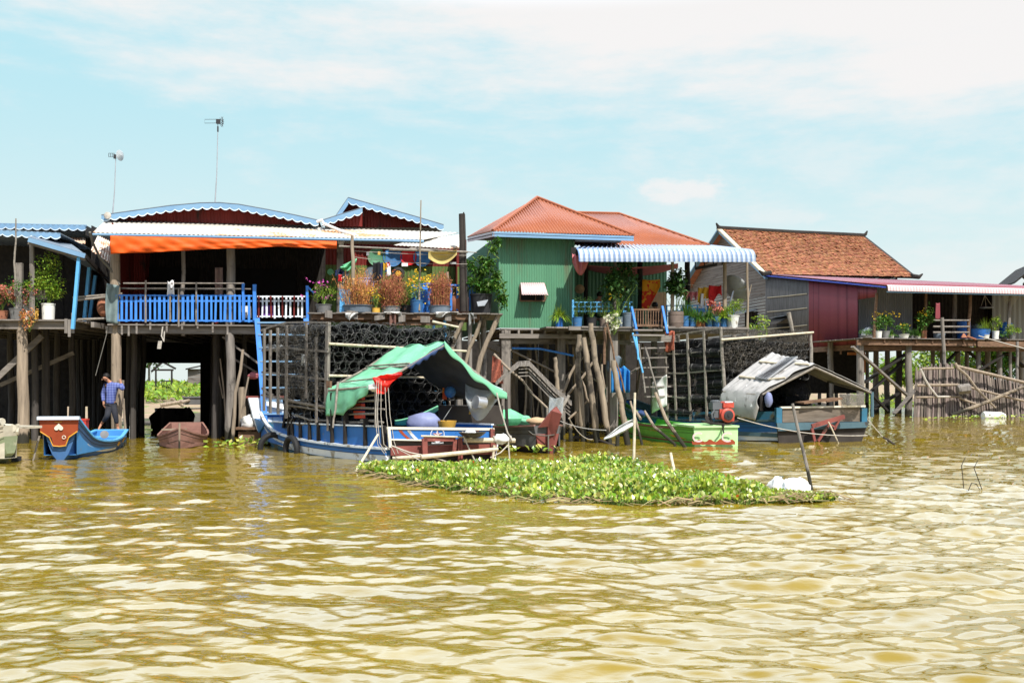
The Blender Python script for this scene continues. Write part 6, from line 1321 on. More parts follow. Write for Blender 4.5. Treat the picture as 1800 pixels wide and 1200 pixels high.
def tangle(fr, a0, a1, z0, z1, n, dd, mats, label, loc):
    mb = MB()
    for i in range(n):
        a = R.uniform(a0, a1); z = z1-(z1-z0)*R.random()**1.6; L_ = R.uniform(.12, .5); an = R.uniform(0, 6.28); ps = []
        for k in range(5): an += R.uniform(-.9, .9); ps.append(fr.o+fr.u*a+UP*(z)+V((0, 0, 0))-fr.v*(dd+R.uniform(-.02, .05))); a += math.cos(an)*L_/5; z = min(z+math.sin(an)*L_/5, z1+.06)
        mb.tube(ps, R.uniform(.002, .005), 3, cap=False)
    return one(mb, 'net_tangle', mats, label, 'netting', loc)
tangle(qq, -.05, 2.9, .8, 3.02, 420, .05, 'wire', 'loose dark netting strands tangled over the front of the big trap stack', qq.h(680, 600))
sd4 = Fr(PF.o, PF.u); tq = (PF.h(576, 700)-PF.o).dot(PF.u)
tangle(sd4, tq, tq+2.3, .8, 3.02, 300, -.12, 'wire', 'loose netting strands tangled along the rack side of the trap stack', PF.h(540, 600))
mb = MB(); mb.sheet(lambda u, v: PF.o+PF.u*(tq+.1+2.2*u)+PF.v*(.14+.04*math.sin(u*21+v*6))+UP*(3.0+.05*math.sin(u*17)-(1.75+.5*mnoise.noise(V((u*5, 1, 1)))+.15*mnoise.noise(V((u*22, 4, 1))))*v), 40, 30); one(mb, 'side_net', 'net_drape', 'black net hung over the rack side of the trap stack', 'net', PF.h(540, 600), smooth=True)
print('traps boat 4:', n1_)

# ---------------------------------------------------------------- boat 5: red and grey boat, bow towards us
o5 = W(962, 796); h5 = V((.30, -.954, 0)).normalized(); L5 = 6.2
B = Boat((o5.x-h5.x*L5, o5.y-h5.y*L5), h5, (h5.y, -h5.x), L5)    # r to screen left
b5 = T('red_boat', 'red and grey boat with a tall red stem, moored beside the green-roofed blue boat', 'boat', B.p(.5, 0, 0))
st5 = [(0, .6, .4, .55, -.3), (.4, .86, .5, .52, -.35), (.7, .78, .42, .56, -.35), (.9, .60, .2, .62, -.3), (1.0, .34, .03, .66, -.25)]
hull(b5, B, st5, [(.46, 0), (.78, 1), (1.0, 2)], ['hull_dark', 'boat_red', 'boat_grey'], 'boat_grey', 'boat_pinkwood', .15, rimw=.06)
mb = MB(); mb.slab([B.p(1.005, .03, -.3), B.p(1.005, .03, .64), B.p(1.0, .24, .62), B.p(1.03, -.02, 1.02), B.p(1.03, -.14, 1.12), B.p(1.06, -.2, .95), B.p(1.02, -.10, .3), B.p(1.01, -.05, -.3)], B.h*.10); mb.build('stem_board', 'boat_red', b5)
mb = MB(); mb.pole(B.p(1.03, .04, .44), B.p(1.03, .04, -.3), .02, seg=3); mb.tube([B.p(.96, .42, .55), B.p(1.0, .36, .45), B.p(1.02, .1, .42), B.p(1.04, -.1, .45)], .014, 5); mb.build('mooring_chain', 'rope_dark', b5, True)
# arched frame of bamboo basket over the bow
FB5 = FrP(930, 26.2, 6)
o = T('trap_frame', 'arched grey bamboo trap frame standing over the red boat', 'trap', FB5.h(930, 760)); mb = MB()
arch = [(872, 676), (884, 665), (912, 643), (930, 642), (950, 662), (975, 688), (1004, 712)]
for d in (0, .25, .5, .8): 
    ps = [FB5.h(x+R.uniform(-1, 1), y-d*9, d) for x, y in arch]
    for a, b in zip(ps, ps[1:]): mb.beam(a, b, .02, .035)
for k in range(17):
    t = k/16*(len(arch)-1); i = min(len(arch)-2, int(t)); f = t-i; x, y = lerp(arch[i][0], arch[i+1][0], f), lerp(arch[i][1], arch[i+1][1], f)
    mb.beam(FB5.h(x, y, 0), FB5.h(x, y-.8*9, .8), .022, .022)
for dd in (6, 12, 18): 
    ps = [FB5.h(x*.985+13.5, y+dd, .1) for x, y in arch[2:]]
    for a, b in zip(ps, ps[1:]): mb.beam(a, b, .02, .03)
mb.build('slats', 'wood_v', o)
mb = MB(); mb.pole(FB5.h(868, 622, .6), FB5.h(962, 717, .2), .035, seg=8, wob=.05); mb.build('slant_pole', 'pole', o, True)
mb = MB(); mb.pole(FB5.h(1000, 695, -.1), FB5.h(978, 735, -.3), .045, seg=4); mb.pole(FB5.h(962, 716, .1), FB5.h(962, 770, .1), .03, seg=3); mb.build('support', 'stick', o, True)
mb = MB(); mb.sheet(lambda u, v: FB5.h(866+18*u+v*(-3+4*u), 625+10*u+46*v-6*v*u, .55+.12*math.sin(u*7+v*3)), 14, 12); one(mb, 'orange_net', 'net_red', 'orange red fine net hanging from the slanting pole by the trap frame', 'net', FB5.h(875, 645, .6), smooth=True)
mb = MB(); mb.sheet(lambda u, v: FB5.h(966+25*u-2*v, 695+6*u+36*v+3*math.sin(u*5), -.3+.10*math.sin(u*8+v*5)), 16, 14); one(mb, 'plastic_bag', 'plastic_clear', 'clear plastic sheet draped on the end of the trap frame', 'sheet', FB5.h(978, 715, -.3), smooth=True)
lumpy(P(888, 735, 25.6), .42, .3, .22, 'bag_heap', 'plastic_green', 'pale green plastic sheet bundled on the red boat', 'bag', seed=11)
lumpy(P(920, 738, 25.9), .25, .2, .12, 'net_bundle', 'tarp_green', 'dark green bundle beside the pale plastic on the red boat', 'bundle', seed=12)
lumpy(P(945, 740, 25.4), .28, .2, .10, 'sack', 'cloth_tan', 'tan sack lying at the bow of the red boat', 'sack', seed=13, rough=.2)

# ---------------------------------------------------------------- boat 6: lime green long boat with engine
o6 = W(1256, 784); h6 = V((-.26, .965, 0)).normalized(); B6 = Boat((o6.x, o6.y), h6, (.965, .20), 7.3); B = B6
b6 = T('green_boat', 'lime green long-tail boat with pale stern deck and faded painted letters', 'boat', B.p(.4, 0, 0))
st6 = [(0, .58, .48, .50, -.25), (.3, .66, .52, .46, -.25), (.65, .58, .40, .50, -.22), (.86, .44, .2, .72, -.05), (1.0, .36, .10, .98, .35)]
hull(b6, B, st6, [(.44, 0), (.50, 1), (.88, 0), (1.0, 0)], ['boat_green', 'boat_red'], 'boat_green', 'boat_green', .14, rimw=.06)
mb = MB(); mb.slab([B.p(-.012, -.60, -.2), B.p(-.012, .60, -.2), B.p(-.008, .62, .50), B.p(-.008, -.62, .50)], -B.h*.03); tr_ = mb.build('transom', 'boat_green_pale', b6)
mb = MB(); mb.slab([B.p(-.02, -.63, .50), B.p(-.02, .63, .50), B.p(.16, .66, .515), B.p(.16, -.66, .515)], UP*.05); mb.build('stern_deck', 'boat_green_pale', b6)
T6 = Fr(B.p(-.018, 0, 0), B.r)
def tp6(x, y, d=0): return T6.h(x, y, d-.06)
for cx_, cy_, rx, a0_, a1_ in ((1228, 768, .13, .9, 5.4), (1279, 768, .13, .7, 5.3)):
    c = tp6(cx_, cy_); mb = MB()
    ps = [c+T6.u*(rx*1.15*math.cos(a0_+(a1_-a0_)*k/14))+UP*(rx*.85*math.sin(a0_+(a1_-a0_)*k/14)) for k in range(15)]
    for a, b in zip(ps, ps[1:]): mb.beam(a, b, .045, .012, up=T6.v)
    mb.build('painted_letter', 'maroon_lip', tr_)
mb = MB(); n = 20
ps_t = [tp6(1216+76*k/n, 774+2.5*math.sin(k*1.3)+2*mnoise.noise(V((k*.8, 0, 0)))) for k in range(n+1)]; ps_b = [tp6(1217+75*k/n, 781+1.2*mnoise.noise(V((k*.9, 5, 0)))) for k in range(n+1)]
for k in range(n): mb.slab([ps_b[k], ps_b[k+1], ps_t[k+1], ps_t[k]], -T6.v*.004)
mb.build('paint_patch', 'boat_orange', tr_)
mb = MB(); side6 = Fr(B.p(0, -.66, 0), B.h)
def s6(t, f, out=.012):
    q = catmull(st6, t); return B.p(t, -(q[1]+(q[0]-q[1])*f**.6+out), q[3]+(q[2]-q[3])*f)
mb.slab([s6(.10, .62), s6(.34, .80), s6(.42, .82), s6(.20, .70)], -B.r*.004); mb.slab([s6(.06, .56), s6(.10, .62), s6(.20, .70), s6(.17, .62)], -B.r*.004); mb.build('painted_flash', 'gold', b6)
mb = MB()
for k in range(5):
    t = .255+k*.016; 
    mb.slab([s6(t, .90), s6(t+.010, .90), s6(t+.010, .96), s6(t, .96)], -B.r*.004)
mb.build('painted_number', 'boat_white', b6)
mb = MB()
for i in range(16):
    t0, t1 = .15+.8*i/16, .15+.8*(i+1)/16; mb.slab([s6(t0, .93), s6(t1, .93), s6(t1, 1.0), s6(t0, 1.0)], -B.r*.01)
mb.build('rubbing_strake', 'boat_pinkwood', b6)
mb = MB()
for t in (.3, .5): mb.obox(B.p(t, -.6, .38), B.h*.2, B.r*1.2, UP*.03)
mb.build('thwart', 'boat_green_pale', b6)
# second green bow board at the far end + rim of a boat behind
mb = MB(); mb.slab([B.p(1.0, -.36, .5), B.p(1.0, .38, .5), B.p(1.03, .42, 1.02), B.p(1.03, -.42, 1.02)], B.h*.05); mb.build('bow_board', 'boat_green_pale', b6)
# engine
e0 = B.p(.02, .33, .55)
en = T('outboard_engine', 'red petrol engine with black flywheel mounted on the lime green boat stern', 'engine', e0)
E = Fr(e0, B.r)
def ep(a, d, z): return E.l(a, d, z)+UP*e0.z
mb = MB(); mb.obox(ep(-.16, -.12, .16), E.u*.36, E.v*.3, UP*.27); mb.lathe(ep(.03, -.13, .27), [(.17, 0), (.19, -.02), (.19, -.09), (.15, -.11), (.08, -.11)], 20, E.v); mb.obox(ep(.08, -.06, .05), E.u*.2, E.v*.2, UP*.14); mb.obox(ep(-.22, -.05, .30), E.u*.14, E.v*.2, UP*.16); mb.build('engine_block', 'engine_red', en)
mb = MB(); mb.lathe(ep(.03, -.245, .27), [(.125, 0), (.13, -.02), (.10, -.03), (.05, -.025)], 20, E.v); mb.lathe(ep(.03, -.27, .27), [(.035, 0), (.035, -.03), (.0, -.03)], 10, E.v); mb.build('flywheel_cover', 'black_metal', en, True)
mb = MB(); z0 = .48
for k, (w_, z_) in enumerate(((.30, 0), (.34, .03), (.34, .12), (.28, .17))): pass
mb.lathe(ep(.08, .03, .45), [(.14, 0), (.18, .03), (.18, .14), (.14, .18), (.05, .19)], 20); mb.obox(ep(-.06, -.13, .47), E.u*.30, E.v*.3, UP*.14); mb.build('fuel_tank', 'engine_red', en)
mb = MB(); mb.obox(ep(-.02, -.14, .605), E.u*.22, E.v*.28, UP*.03); mb.build('tank_lid', 'boat_white', en)
mb = MB(); mb.obox(ep(-.34, -.08, .42), E.u*.26, E.v*.28, UP*.18); mb.lathe(ep(-.21, .06, .60), [(.14, 0), (.14, .05), (.08, .07)], 14); mb.obox(ep(-.30, -.06, .20), E.u*.14, E.v*.2, UP*.22); mb.tube([ep(-.3, -.1, .4), ep(-.38, -.1, .3), ep(-.36, -.1, .18)], .03, 6); mb.build('air_filter', 'engine_grey', en)
mb = MB(); mb.obox(ep(-.20, -.10, .06), E.u*.42, E.v*.22, UP*.05); mb.obox(ep(-.12, -.06, -.0), E.u*.2, E.v*.14, UP*.08); mb.tube([ep(-.75, -.3, .12), ep(-.4, -.2, .06), ep(0, -.18, .02), ep(.35, -.15, .12)], .03, 6); mb.tube([ep(-.1, -.2, .0), ep(-.15, -.3, -.1), ep(-.12, -.32, -.25)], .02, 5); mb.lathe(ep(-.42, .0, .12), [(.14, 0), (.15, .02), (.0, .04)], 14, V((.5, -.5, .6))); mb.tube([ep(-.05, -.15, .05), ep(-.2, -.45, -.02), ep(-.28, -.55, .0)], .025, 5); mb.build('engine_mount', 'wood_dark', en, True)

# ---------------------------------------------------------------- boat 7: grey roofed trap boat
B7 = Boat((8.67, 28.15), (-.664, .748), (.98, .20), 7.4); B = B7
b7 = T('fishing_boat', 'blue grey fishing boat with a silver tarp roof and solar panel, stacked with netted traps', 'boat', B.p(.4, 0, 0))
st7 = [(0, 1.26, 1.05, .62, -.35), (.25, 1.30, 1.05, .56, -.4), (.5, 1.2, .95, .54, -.4), (.72, .96, .65, .62, -.35), (.9, .6, .3, .85, -.1), (1.0, .38, .1, 1.1, .3)]
hull(b7, B, st7, [(.42, 0), (.60, 1), (.66, 1), (.96, 2), (1.0, 3)], ['hull_dark', 'boat_white', 'boat_blue', 'hull_dark'], 'boat_greyblue', 'boat_greyblue', .15, nt=32, rimw=.1, rimh=.06)
PF7 = Fr(B.p(0, -1.26, 0), B.h); SF7 = Fr(B.p(0, -1.26, 0), B.r)
def s7(px, py, d=-.03): return SF7.h(px, py, d)
def slab7(pts, d, th, name, mt):
    mb = MB(); mb.slab([s7(x, y, d) for x, y in pts], -SF7.v*th); return mb.build(name, mt, b7)
slab7([(1374, 716), (1518, 714), (1517, 740), (1374, 742)], -.03, .05, 'stern_panel', 'boat_wood')
mb = MB(); mb.beam(s7(1371, 716, -.08), s7(1520, 713.5, -.08), .10, .05); mb.build('stern_rail', 'cream', b7)
slab7([(1364, 743), (1526, 741), (1522, 751), (1366, 757)], -.12, .06, 'stern_shelf', 'boat_greyblue')
slab7([(1366, 757), (1522, 751), (1512, 780), (1368, 784)], -.04, .04, 'stern_bottom', 'hull_dark')
for x in (1370, 1520):
    mb = MB(); mb.obox(s7(x-5, 743, -.16), SF7.u*.17, SF7.v*.12, UP*(.42)); mb.build('corner_block', 'boat_teal', b7)
mb = MB(); m2_ = MB(); n = 14
for i in range(n):
    t0, t1 = .01+.5*i/n, .01+.5*(i+1)/n; a, b = catmull(st7, t0), catmull(st7, t1)
    mb.slab([B.p(t0, -a[0]+.05, a[2]), B.p(t1, -b[0]+.05, b[2]), B.p(t1, -b[0]+.05, b[2]+.26), B.p(t0, -a[0]+.05, a[2]+.26)], B.r*.03)
    m2_.slab([B.p(t0, a[0]-.05, a[2]), B.p(t1, b[0]-.05, b[2]), B.p(t1, b[0]-.05, b[2]+.26), B.p(t0, a[0]-.05, a[2]+.26)], -B.r*.03)
mb.build('washboard', 'boat_teal', b7); m2_.build('washboard', 'boat_teal', b7)
mb = MB()
for (x0, y0, x1, y1, w_) in ((1427, 749, 1484, 732, .12), (1427, 752, 1432, 775, .07), (1458, 745, 1438, 775, .06), (1475, 738, 1466, 755, .05), (1458, 745, 1470, 752, .05)): mb.beam(s7(x0, y0, -.35), s7(x1, y1, -.35), w_, .06, up=SF7.v)
mb.build('rudder_frame', 'boat_red', b7)
mb = MB(); mb.pole(s7(1456, 741, -.45), s7(1474, 779, -.5), .022, seg=3); mb.build('tiller_stick', 'bamboo', b7, True)
q = [B.p(1.0, -.42, .5), B.p(1.0, .40, .5), B.p(1.03, .44, 1.1), B.p(1.05, .46, 1.62), B.p(1.05, -.48, 1.62), B.p(1.03, -.46, 1.1)]
mb = MB(); mb.slab(q, B.h*.06); mb.build('bow_board', 'cream', b7)
mb = MB(); mb.beam(B.p(1.06, -.5, 1.64), B.p(1.06, .5, 1.64), .14, .07); mb.build('bow_cap', 'boat_red', b7)
mb = MB(); mb.slab([B.p(1.0, -.42, .5)-B.h*.012, B.p(1.03, -.46, 1.1)-B.h*.012, B.p(1.05, -.48, 1.58)-B.h*.012, B.p(1.04, -.30, 1.5)-B.h*.012, B.p(1.02, -.24, 1.0)-B.h*.012, B.p(1.0, -.3, .5)-B.h*.012], -B.h*.004); mb.build('painted_edge', 'tarp_green', b7)
# roof
RB, RF = P(1357, 622, 29.3), P(1432, 641, 28.0); EB, EF = P(1270, 684, 29.0), P(1338, 690, 27.75); RE = P(1533, 687, 28.7); REB = RE+(RB-RF)*1.0
mid = P(1455, 650, 28.1)
rr = MB()
for a, b in ((RF, EF), (RB, EB), (RF, RE), (RB, REB), (RF, RB), (EF, EB), (RE, REB)): rr.pole(a-UP*.07, b-UP*.07, .035, seg=4)
rr.build('roof_pole', 'stick', b7, True)
for q, zb_, mt in ((EF, .9, 'wood_dark'), (RE, .7, 'boat_greyblue'), (EB, .6, 'wood_dark'), (REB, .6, 'wood_dark')):
    mb = MB(); b_ = V((q.x, q.y, zb_)); mb.pole(b_, q-UP*.03, .055, seg=4); mb.build('roof_post', mt, b7, True)
def l7(u, v):
    if v < .68:
        k = v/.68; p = RF.lerp(RB, u).lerp(EF.lerp(EB, u), k); p = p+UP*(.16*math.sin(k*math.pi*.5+.2)*(1-k)+.05*math.sin(k*9)*(1-u)*0)
        p += UP*.035*mnoise.noise(V((u*10, v*3, 7)))+UP*.018*math.sin(u*46+3*mnoise.noise(V((u*4, v*4, 1))))
        if u < .1: p -= B.h*.05*math.sin(v*20)
    else:
        k = (v-.68)/.32; e = EF.lerp(EB, u); dr = .80*(1-.5*max(0, .1-u)*10)*(1-.15*u); p = e-UP*dr*k-B.r*(.13*math.sin(k*2.6))*(1-.3*u)+UP*.03*mnoise.noise(V((u*8, v*7, 4)))
    return p
mb = MB(); mb.sheet(l7, 60, 44)
mb.sheet(lambda u, v: RF.lerp(RB, u).lerp(RE.lerp(REB, u), v)+UP*(.16*math.cos(v*1.57)*(1-v)*math.sin(.2+v*0)*5*.2+.10*math.sin(v*3.14)*(1 if v < .5 else 1)*.4-.02+.02*mnoise.noise(V((u*9, v*9, 3)))), 30, 26); mb.build('roof_tarp', 'tarp_grey', b7, True, solid=.012)
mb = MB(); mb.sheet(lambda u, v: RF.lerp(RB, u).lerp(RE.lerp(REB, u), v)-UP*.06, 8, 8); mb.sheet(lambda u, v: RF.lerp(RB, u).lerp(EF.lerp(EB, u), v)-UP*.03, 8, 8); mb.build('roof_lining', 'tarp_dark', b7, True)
mb = MB()
for u_, v_, u2, v2 in ((.97, .34, .02, .60), (.92, .14, .55, .30), (.35, .22, .05, .34), (.70, .40, .02, .58)): pass
nz_ = UP*.10
def uv7(px, py):
    best = None
    for i in range(41):
        for j in range(41):
            p = l7(i/40, j/40*.72); e = (CX+FL*p.x/p.y-px)**2+(HY-FL*(p.z-H)/p.y-py)**2
            if best is None or e < best[0]: best = (e, p)
    return best[1]
nz_ = UP*.05
for a, b in (((1300, 665), (1326, 668)), ((1350, 671), (1383, 673)), ((1335, 637), (1372, 641)), ((1397, 642), (1423, 645))): mb.pole(uv7(*a)+nz_, uv7(*b)+nz_, .032, seg=4); mb.build('roof_batten', 'bamboo', b7, True); mb = MB()
sp_ = T('solar_panel', 'small framed solar panel lying on the silver tarp roof', 'solar panel', l7(.4, .4)+UP*.15)
c0_, c1_, c2_, c3_ = [uv7(*q)+UP*z for q, z in (((1328, 670), .09), ((1349, 673), .09), ((1402, 637), .12), ((1381, 636), .10))]
mb = MB(); mb.slab([c0_, c1_, c2_, c3_], UP*.02); mb.build('cells', 'black_metal', sp_)
mb = MB()
for a, b in ((c0_, c1_), (c1_, c2_), (c2_, c3_), (c3_, c0_)): mb.beam(a+UP*.02, b+UP*.02, .05, .045)
for k in range(1, 12): mb.beam(c0_.lerp(c3_, k/12)+UP*.022, c1_.lerp(c2_, k/12)+UP*.022, .010, .006)
for k in range(1, 4): mb.beam(c0_.lerp(c1_, k/4)+UP*.022, c3_.lerp(c2_, k/4)+UP*.022, .010, .006)
mb.build('frame', 'steel', sp_)
lumpy(P(1351, 702, 27.6), .11, .12, .20, 'rolled_sheet', 'pearl_bag', 'lilac rolled bundle at the corner of the silver tarp roof', 'roll', seed=21, rough=.15)
mb = MB(); q = P(1498, 712, 28.2); mb.lathe(q-UP*.0, [(.30, 0), (.36, .30), (.34, .32), (.28, .02)], 14); one(mb, 'net_basket', 'net_grey', 'grey net basket on the stern deck of the silver-roofed boat', 'basket', q, smooth=True)
mb = MB(); mb.beam(P(1405, 708, 28.0), P(1472, 700, 28.3), .5, .05); mb.beam(P(1452, 705, 28.0), P(1472, 703, 28.0), .16, .04); mb.build('deck_board', 'wood_brown', b7)
lumpy(P(1400, 690, 29.0), .45, .4, .35, 'net_heap', 'net_black', 'heap of black netting in the dark under the silver tarp roof', 'net', seed=22)
# rack lattice + traps + net cover
mb = MB()
for px, yt, yb in ((1168, 587, 742), (1183, 590, 738), (1208, 585, 740), (1237, 581, 742)): mb.beam(PF7.h(px+6, yb, 0), PF7.h(px, yt, 0), .06, .05, up=PF7.v)
for pl in (((1140, 592), (1180, 590), (1210, 585), (1240, 580), (1268, 576)), ((1150, 621), (1190, 622), (1230, 619), (1268, 616)), ((1155, 655), (1200, 656), (1240, 652), (1270, 650)), ((1160, 695), (1200, 699), (1270, 697))):
    for a, b in zip(pl, pl[1:]): mb.beam(PF7.h(*a, -.03), PF7.h(*b, -.03), .06, .045)
mb.build('trap_rack', 'stick', b7)
mb = MB(); mb.pole(PF7.h(1274, 690, -.05), PF7.h(1267, 577, -.05), .06, seg=5); mb.build('corner_post', 'stick', b7, True)
Q7 = Fr(PF7.h(1270, 700), B.r)
mb = MB(); mb.pole(Q7.h(1268, 597, -.08), Q7.h(1430, 584, -.08), .035, seg=5); mb.build('stack_rail', 'bamboo', b7, True)
mb = MB(); mb.pole(Q7.h(1426, 640, -.02), Q7.h(1425, 584, -.02), .055, seg=4); mb.pole(Q7.h(1394, 586, .3), Q7.h(1386, 549, .3), .055, .07, seg=4); mb.build('corner_post', 'stick', b7, True)
q = (PF7.h(1270, 700)-PF7.o).dot(PF7.u)
n2_ = stack(B, q+.12, 11, 10, .130, -1.28+.13, .75, 1.05, 'dark wire fish trap in the net covered stack on the silver-roofed boat', 'fish traps stacked on the silver-roofed boat', layers=2, hide=lambda c, r, l: l == 1 and not (c < 1 or r > 7), dx=.98)
print('traps boat 7:', n2_)
Z7 = Q7.h(1340, 580, 0).z
def ncov(u, v):
    a_ = -.05+2.75*u
    if v < .35: k = v/.35; return Q7.o+Q7.u*a_+B.h*(1.9*(1-k)+.0)+UP*(Z7+.05*math.sin(u*34)*1+.04*mnoise.noise(V((u*9, k*5, 0)))-.02)
    k = (v-.35)/.65; return Q7.o+Q7.u*a_-Q7.v*(.02+.03*math.sin(u*25+k*9)+.05*math.sin(k*3))+UP*(Z7-k*(1.1+.25*math.sin(u*5)))
mb = MB(); mb.sheet(ncov, 70, 40); one(mb, 'cover_net', 'net_drape', 'brown fishing net thrown over the traps on the silver-roofed boat', 'net', Q7.h(1340, 600), smooth=True)
mb = MB(); mb.sheet(lambda u, v: PF7.h(1169+16*u, 583+34*v+2*math.sin(u*6), .12-.05*math.sin(u*9+v*5)), 12, 14); one(mb, 'orange_net', 'net_red', 'reddish net bunched at the top left of the netted trap stack', 'net', PF7.h(1177, 600), smooth=True, solid=.03)
mb = MB(); mb.sheet(lambda u, v: PF7.h(1146+26*u, 672-14*u+54*v, .35+.12*math.sin(u*5)*math.sin(v*3)), 12, 12); one(mb, 'white_sack', 'plastic_white', 'large dirty white plastic sack leaning on the bow of the silver-roofed boat', 'sack', PF7.h(1160, 690), smooth=True, solid=.02)
lumpy(P(1126, 727, 29.5), .20, .15, .10, 'blue_bag', 'tarp_navy', 'small dark blue bag on the gunwale of the lime green boat', 'bag', seed=31)
# ================================================================ plants and pots
mat('cloth_violet', (.16, .05, .30), None, 4, rough=.8)
def pot(root, b, m_, rt, rb, h, rings=0, n=16, name='pot'):
    mb = MB(); b = V(b); prof = [(rb, 0)]
    if rings:
        for k in range(rings): z = h*(k+.5)/rings; prof += [(rt*.98, z-.02*h), (rt*.9, z), (rt*.98, z+.02*h)]
        prof += [(rt, h)]
    else: prof += [(rb+(rt-rb)*.5, h*.5), (rt, h*.93), (rt*1.06, h*.94), (rt*1.06, h)]
    prof += [(rt*.88, h), (rt*.86, h*.86), (0, h*.86)]
    mb.lathe(b, prof, n, cap=False); mb.build(name, m_, root, True)
def blades(mb, c, n, h, spread, w, m=0, droop=.4, base_r=.06):
    for i in range(n):
        a = R.uniform(0, 6.28); tilt = R.random()**.7*spread; hh = h*R.uniform(.55, 1.05)
        d = V((math.cos(a)*math.sin(tilt), math.sin(a)*math.sin(tilt), math.cos(tilt))); p = c+V((math.cos(a), math.sin(a), 0))*base_r*R.random()
        sd = d.cross(UP); sd = sd.normalized() if sd.length > .01 else V((1, 0, 0)); k = 3; vs = []
        for j in range(k+1):
            t = j/k; q = p+d*hh*t-UP*droop*hh*t*t*math.sin(tilt); ww = w*(1-t*.85); vs += [q-sd*ww/2, q+sd*ww/2]
        mb.add(vs, [(2*j, 2*j+1, 2*j+3, 2*j+2) for j in range(k)], m)
def stems(mb, c, n, h, spread, r=.006, m=0):
    tips = []
    for i in range(n):
        a = R.uniform(0, 6.28); t = R.uniform(0, spread); d = V((math.cos(a)*math.sin(t), math.sin(a)*math.sin(t), math.cos(t)))
        e = c+d*h*R.uniform(.6, 1.05); mb.tube([c+rv(.02), c.lerp(e, .5)+rv(.03), e], [r, r*.8, r*.5], 4, m, cap=False); tips.append(e)
    return tips
def dots(mb, pts, n, s, spread, m):
    for i in range(n):
        p = R.choice(pts)+V((R.gauss(0, spread), R.gauss(0, spread), R.gauss(0, spread)))
        for k in range(3): mb.leaf(p, V((R.uniform(-1, 1), R.uniform(-1, 1), R.uniform(-.3, 1))), rv(1), s*R.uniform(.6, 1.2), s*.8, m)
def plant(name, label, cat, base, pot_, style, h, r, leafm='leaf', group=None, extra=None, name2='foliage', n=None, size=.05):
    b = V(base); o = T(name, label, cat, b, group); top = b
    if pot_:
        m_, rt, rb, ph = pot_[:4]; pot(o, b, m_, rt, rb, ph, pot_[4] if len(pot_) > 4 else 0); top = b+UP*ph*.88
    mats = [leafm, 'leaf_lime' if style == 'straw' else 'stem_green']; mb = MB()
    if style == 'bush':
        stems(mb, top, 9, h*.7, .6, .008, 1); crown(mb, top+UP*h*.55, r, r, h*.5, n or 420, size, 0, 9)
    elif style == 'grass': blades(mb, top, n or 260, h, r, .012, 0, .5, .10)
    elif style == 'straw':
        tips = []
        for k in range(int((n or 130)*1.3)):
            a = R.uniform(0, 6.28); q = top+V((math.cos(a), math.sin(a), 0))*pot_[1]*.85*R.random()**.5
            tips += stems(mb, q, 1, h*R.uniform(.55, 1.02), r*.75, .005, 0)
        for t in tips:
            for k in range(7): mb.leaf(t-UP*R.uniform(0, h*.45)+rv(.06), V((R.uniform(-1, 1), R.uniform(-1, 1), R.uniform(0, 1.4))), rv(1), .085, .018, 0)
        crown(mb, top+UP*h*.28, r*.45, r*.45, h*.26, 130, .07, 1, 6)
    elif style == 'upright': blades(mb, top, n or 34, h, r, .05, 0, .25, .08)
    elif style == 'spiky': blades(mb, top, n or 70, h*1.1, r, .045, 0, .9, .07)
    if extra:
        em, cnt, s, zc, sp = extra; mats.append(em); dots(mb, [top+V((R.gauss(0, r*.5 if style == 'bush' else h*.25), R.gauss(0, .1), h*zc+R.uniform(-sp, sp))) for _ in range(14)], cnt, s, .05, 2)
    mb.build(name2, mats, o)
    return o
# --- House A deck
zt = zA+.0
plant('potted_shrub', 'airy lime green shrub in a white bucket on the left edge deck', 'plant', FA.h(85, 560, .35)*V((1, 1, 0))+UP*zt, ('bucket_white', .18, .16, .46), 'bush', 1.45, .68, 'leaf_lime', n=1500, size=.085)
plant('hanging_flowers', 'salmon pink flowering plant spilling over the left edge deck', 'plant', FA.h(30, 560, .15)*V((1, 1, 0))+UP*zt, ('pot_grey', .2, .16, .3), 'bush', .9, .7, 'leaf', extra=('flower_salmon', 300, .05, .55, .25), n=700, size=.07)
plant('hanging_flowers', 'brownish trailing plant drooping below the salmon flowers at the left deck corner', 'plant', FA.h(52, 566, -.05)*V((1, 1, 0))+UP*(zt-.35), None, 'bush', .7, .32, 'straw', n=260, size=.08)
plant('hanging_flowers', 'pale salmon flower head clump at the very left edge of the photo', 'plant', FA.h(4, 560, .3)*V((1, 1, 0))+UP*zt, ('pot_clay', .16, .13, .25), 'bush', .75, .35, 'leaf', extra=('flower_salmon', 260, .05, .6, .2), n=260, size=.07)
plant('potted_plant', 'small green plant in a tan pot beside the white bucket', 'plant', FA.h(60, 560, .3)*V((1, 1, 0))+UP*zt, ('pot_yellow', .12, .1, .26), 'bush', .5, .22, 'leaf', n=160)
mb = MB(); q = FA.h(41, 512, .5); mb.lathe(V((q.x, q.y, zA)), [(.22, 0), (.24, .3), (.24, .62), (.22, .7)], 16); one(mb, 'storage_tub', 'bucket_white', 'white tub standing behind the leafy shrub on the left deck', 'tub', V((q.x, q.y, zA)), smooth=True)
lumpy(FA.h(181, 540, 1.0), .17, .15, .28, 'hanging_float', 'pot_clay', 'brown net float hanging between the two left houses', 'float', seed=41, rough=.12)
for i, (x0, y0, x1, y1, d, lab) in enumerate(((128, 523, 215, 516, .6, 'upper bare pole bridging the gap between the two left houses'), (130, 528, 212, 519, .5, 'second bare pole just under the upper bridging pole'), (126, 562, 200, 559, .6, 'lower bare pole bridging the gap at deck height'))):
    mb = MB(); mb.pole(FA.h(x0, y0, d), FB.h(x1, y1, .1), .035, seg=5); one(mb, 'bridging_pole', 'stick', lab, 'pole', FA.h(x0, y0, d), 'poles between the left houses', smooth=True)
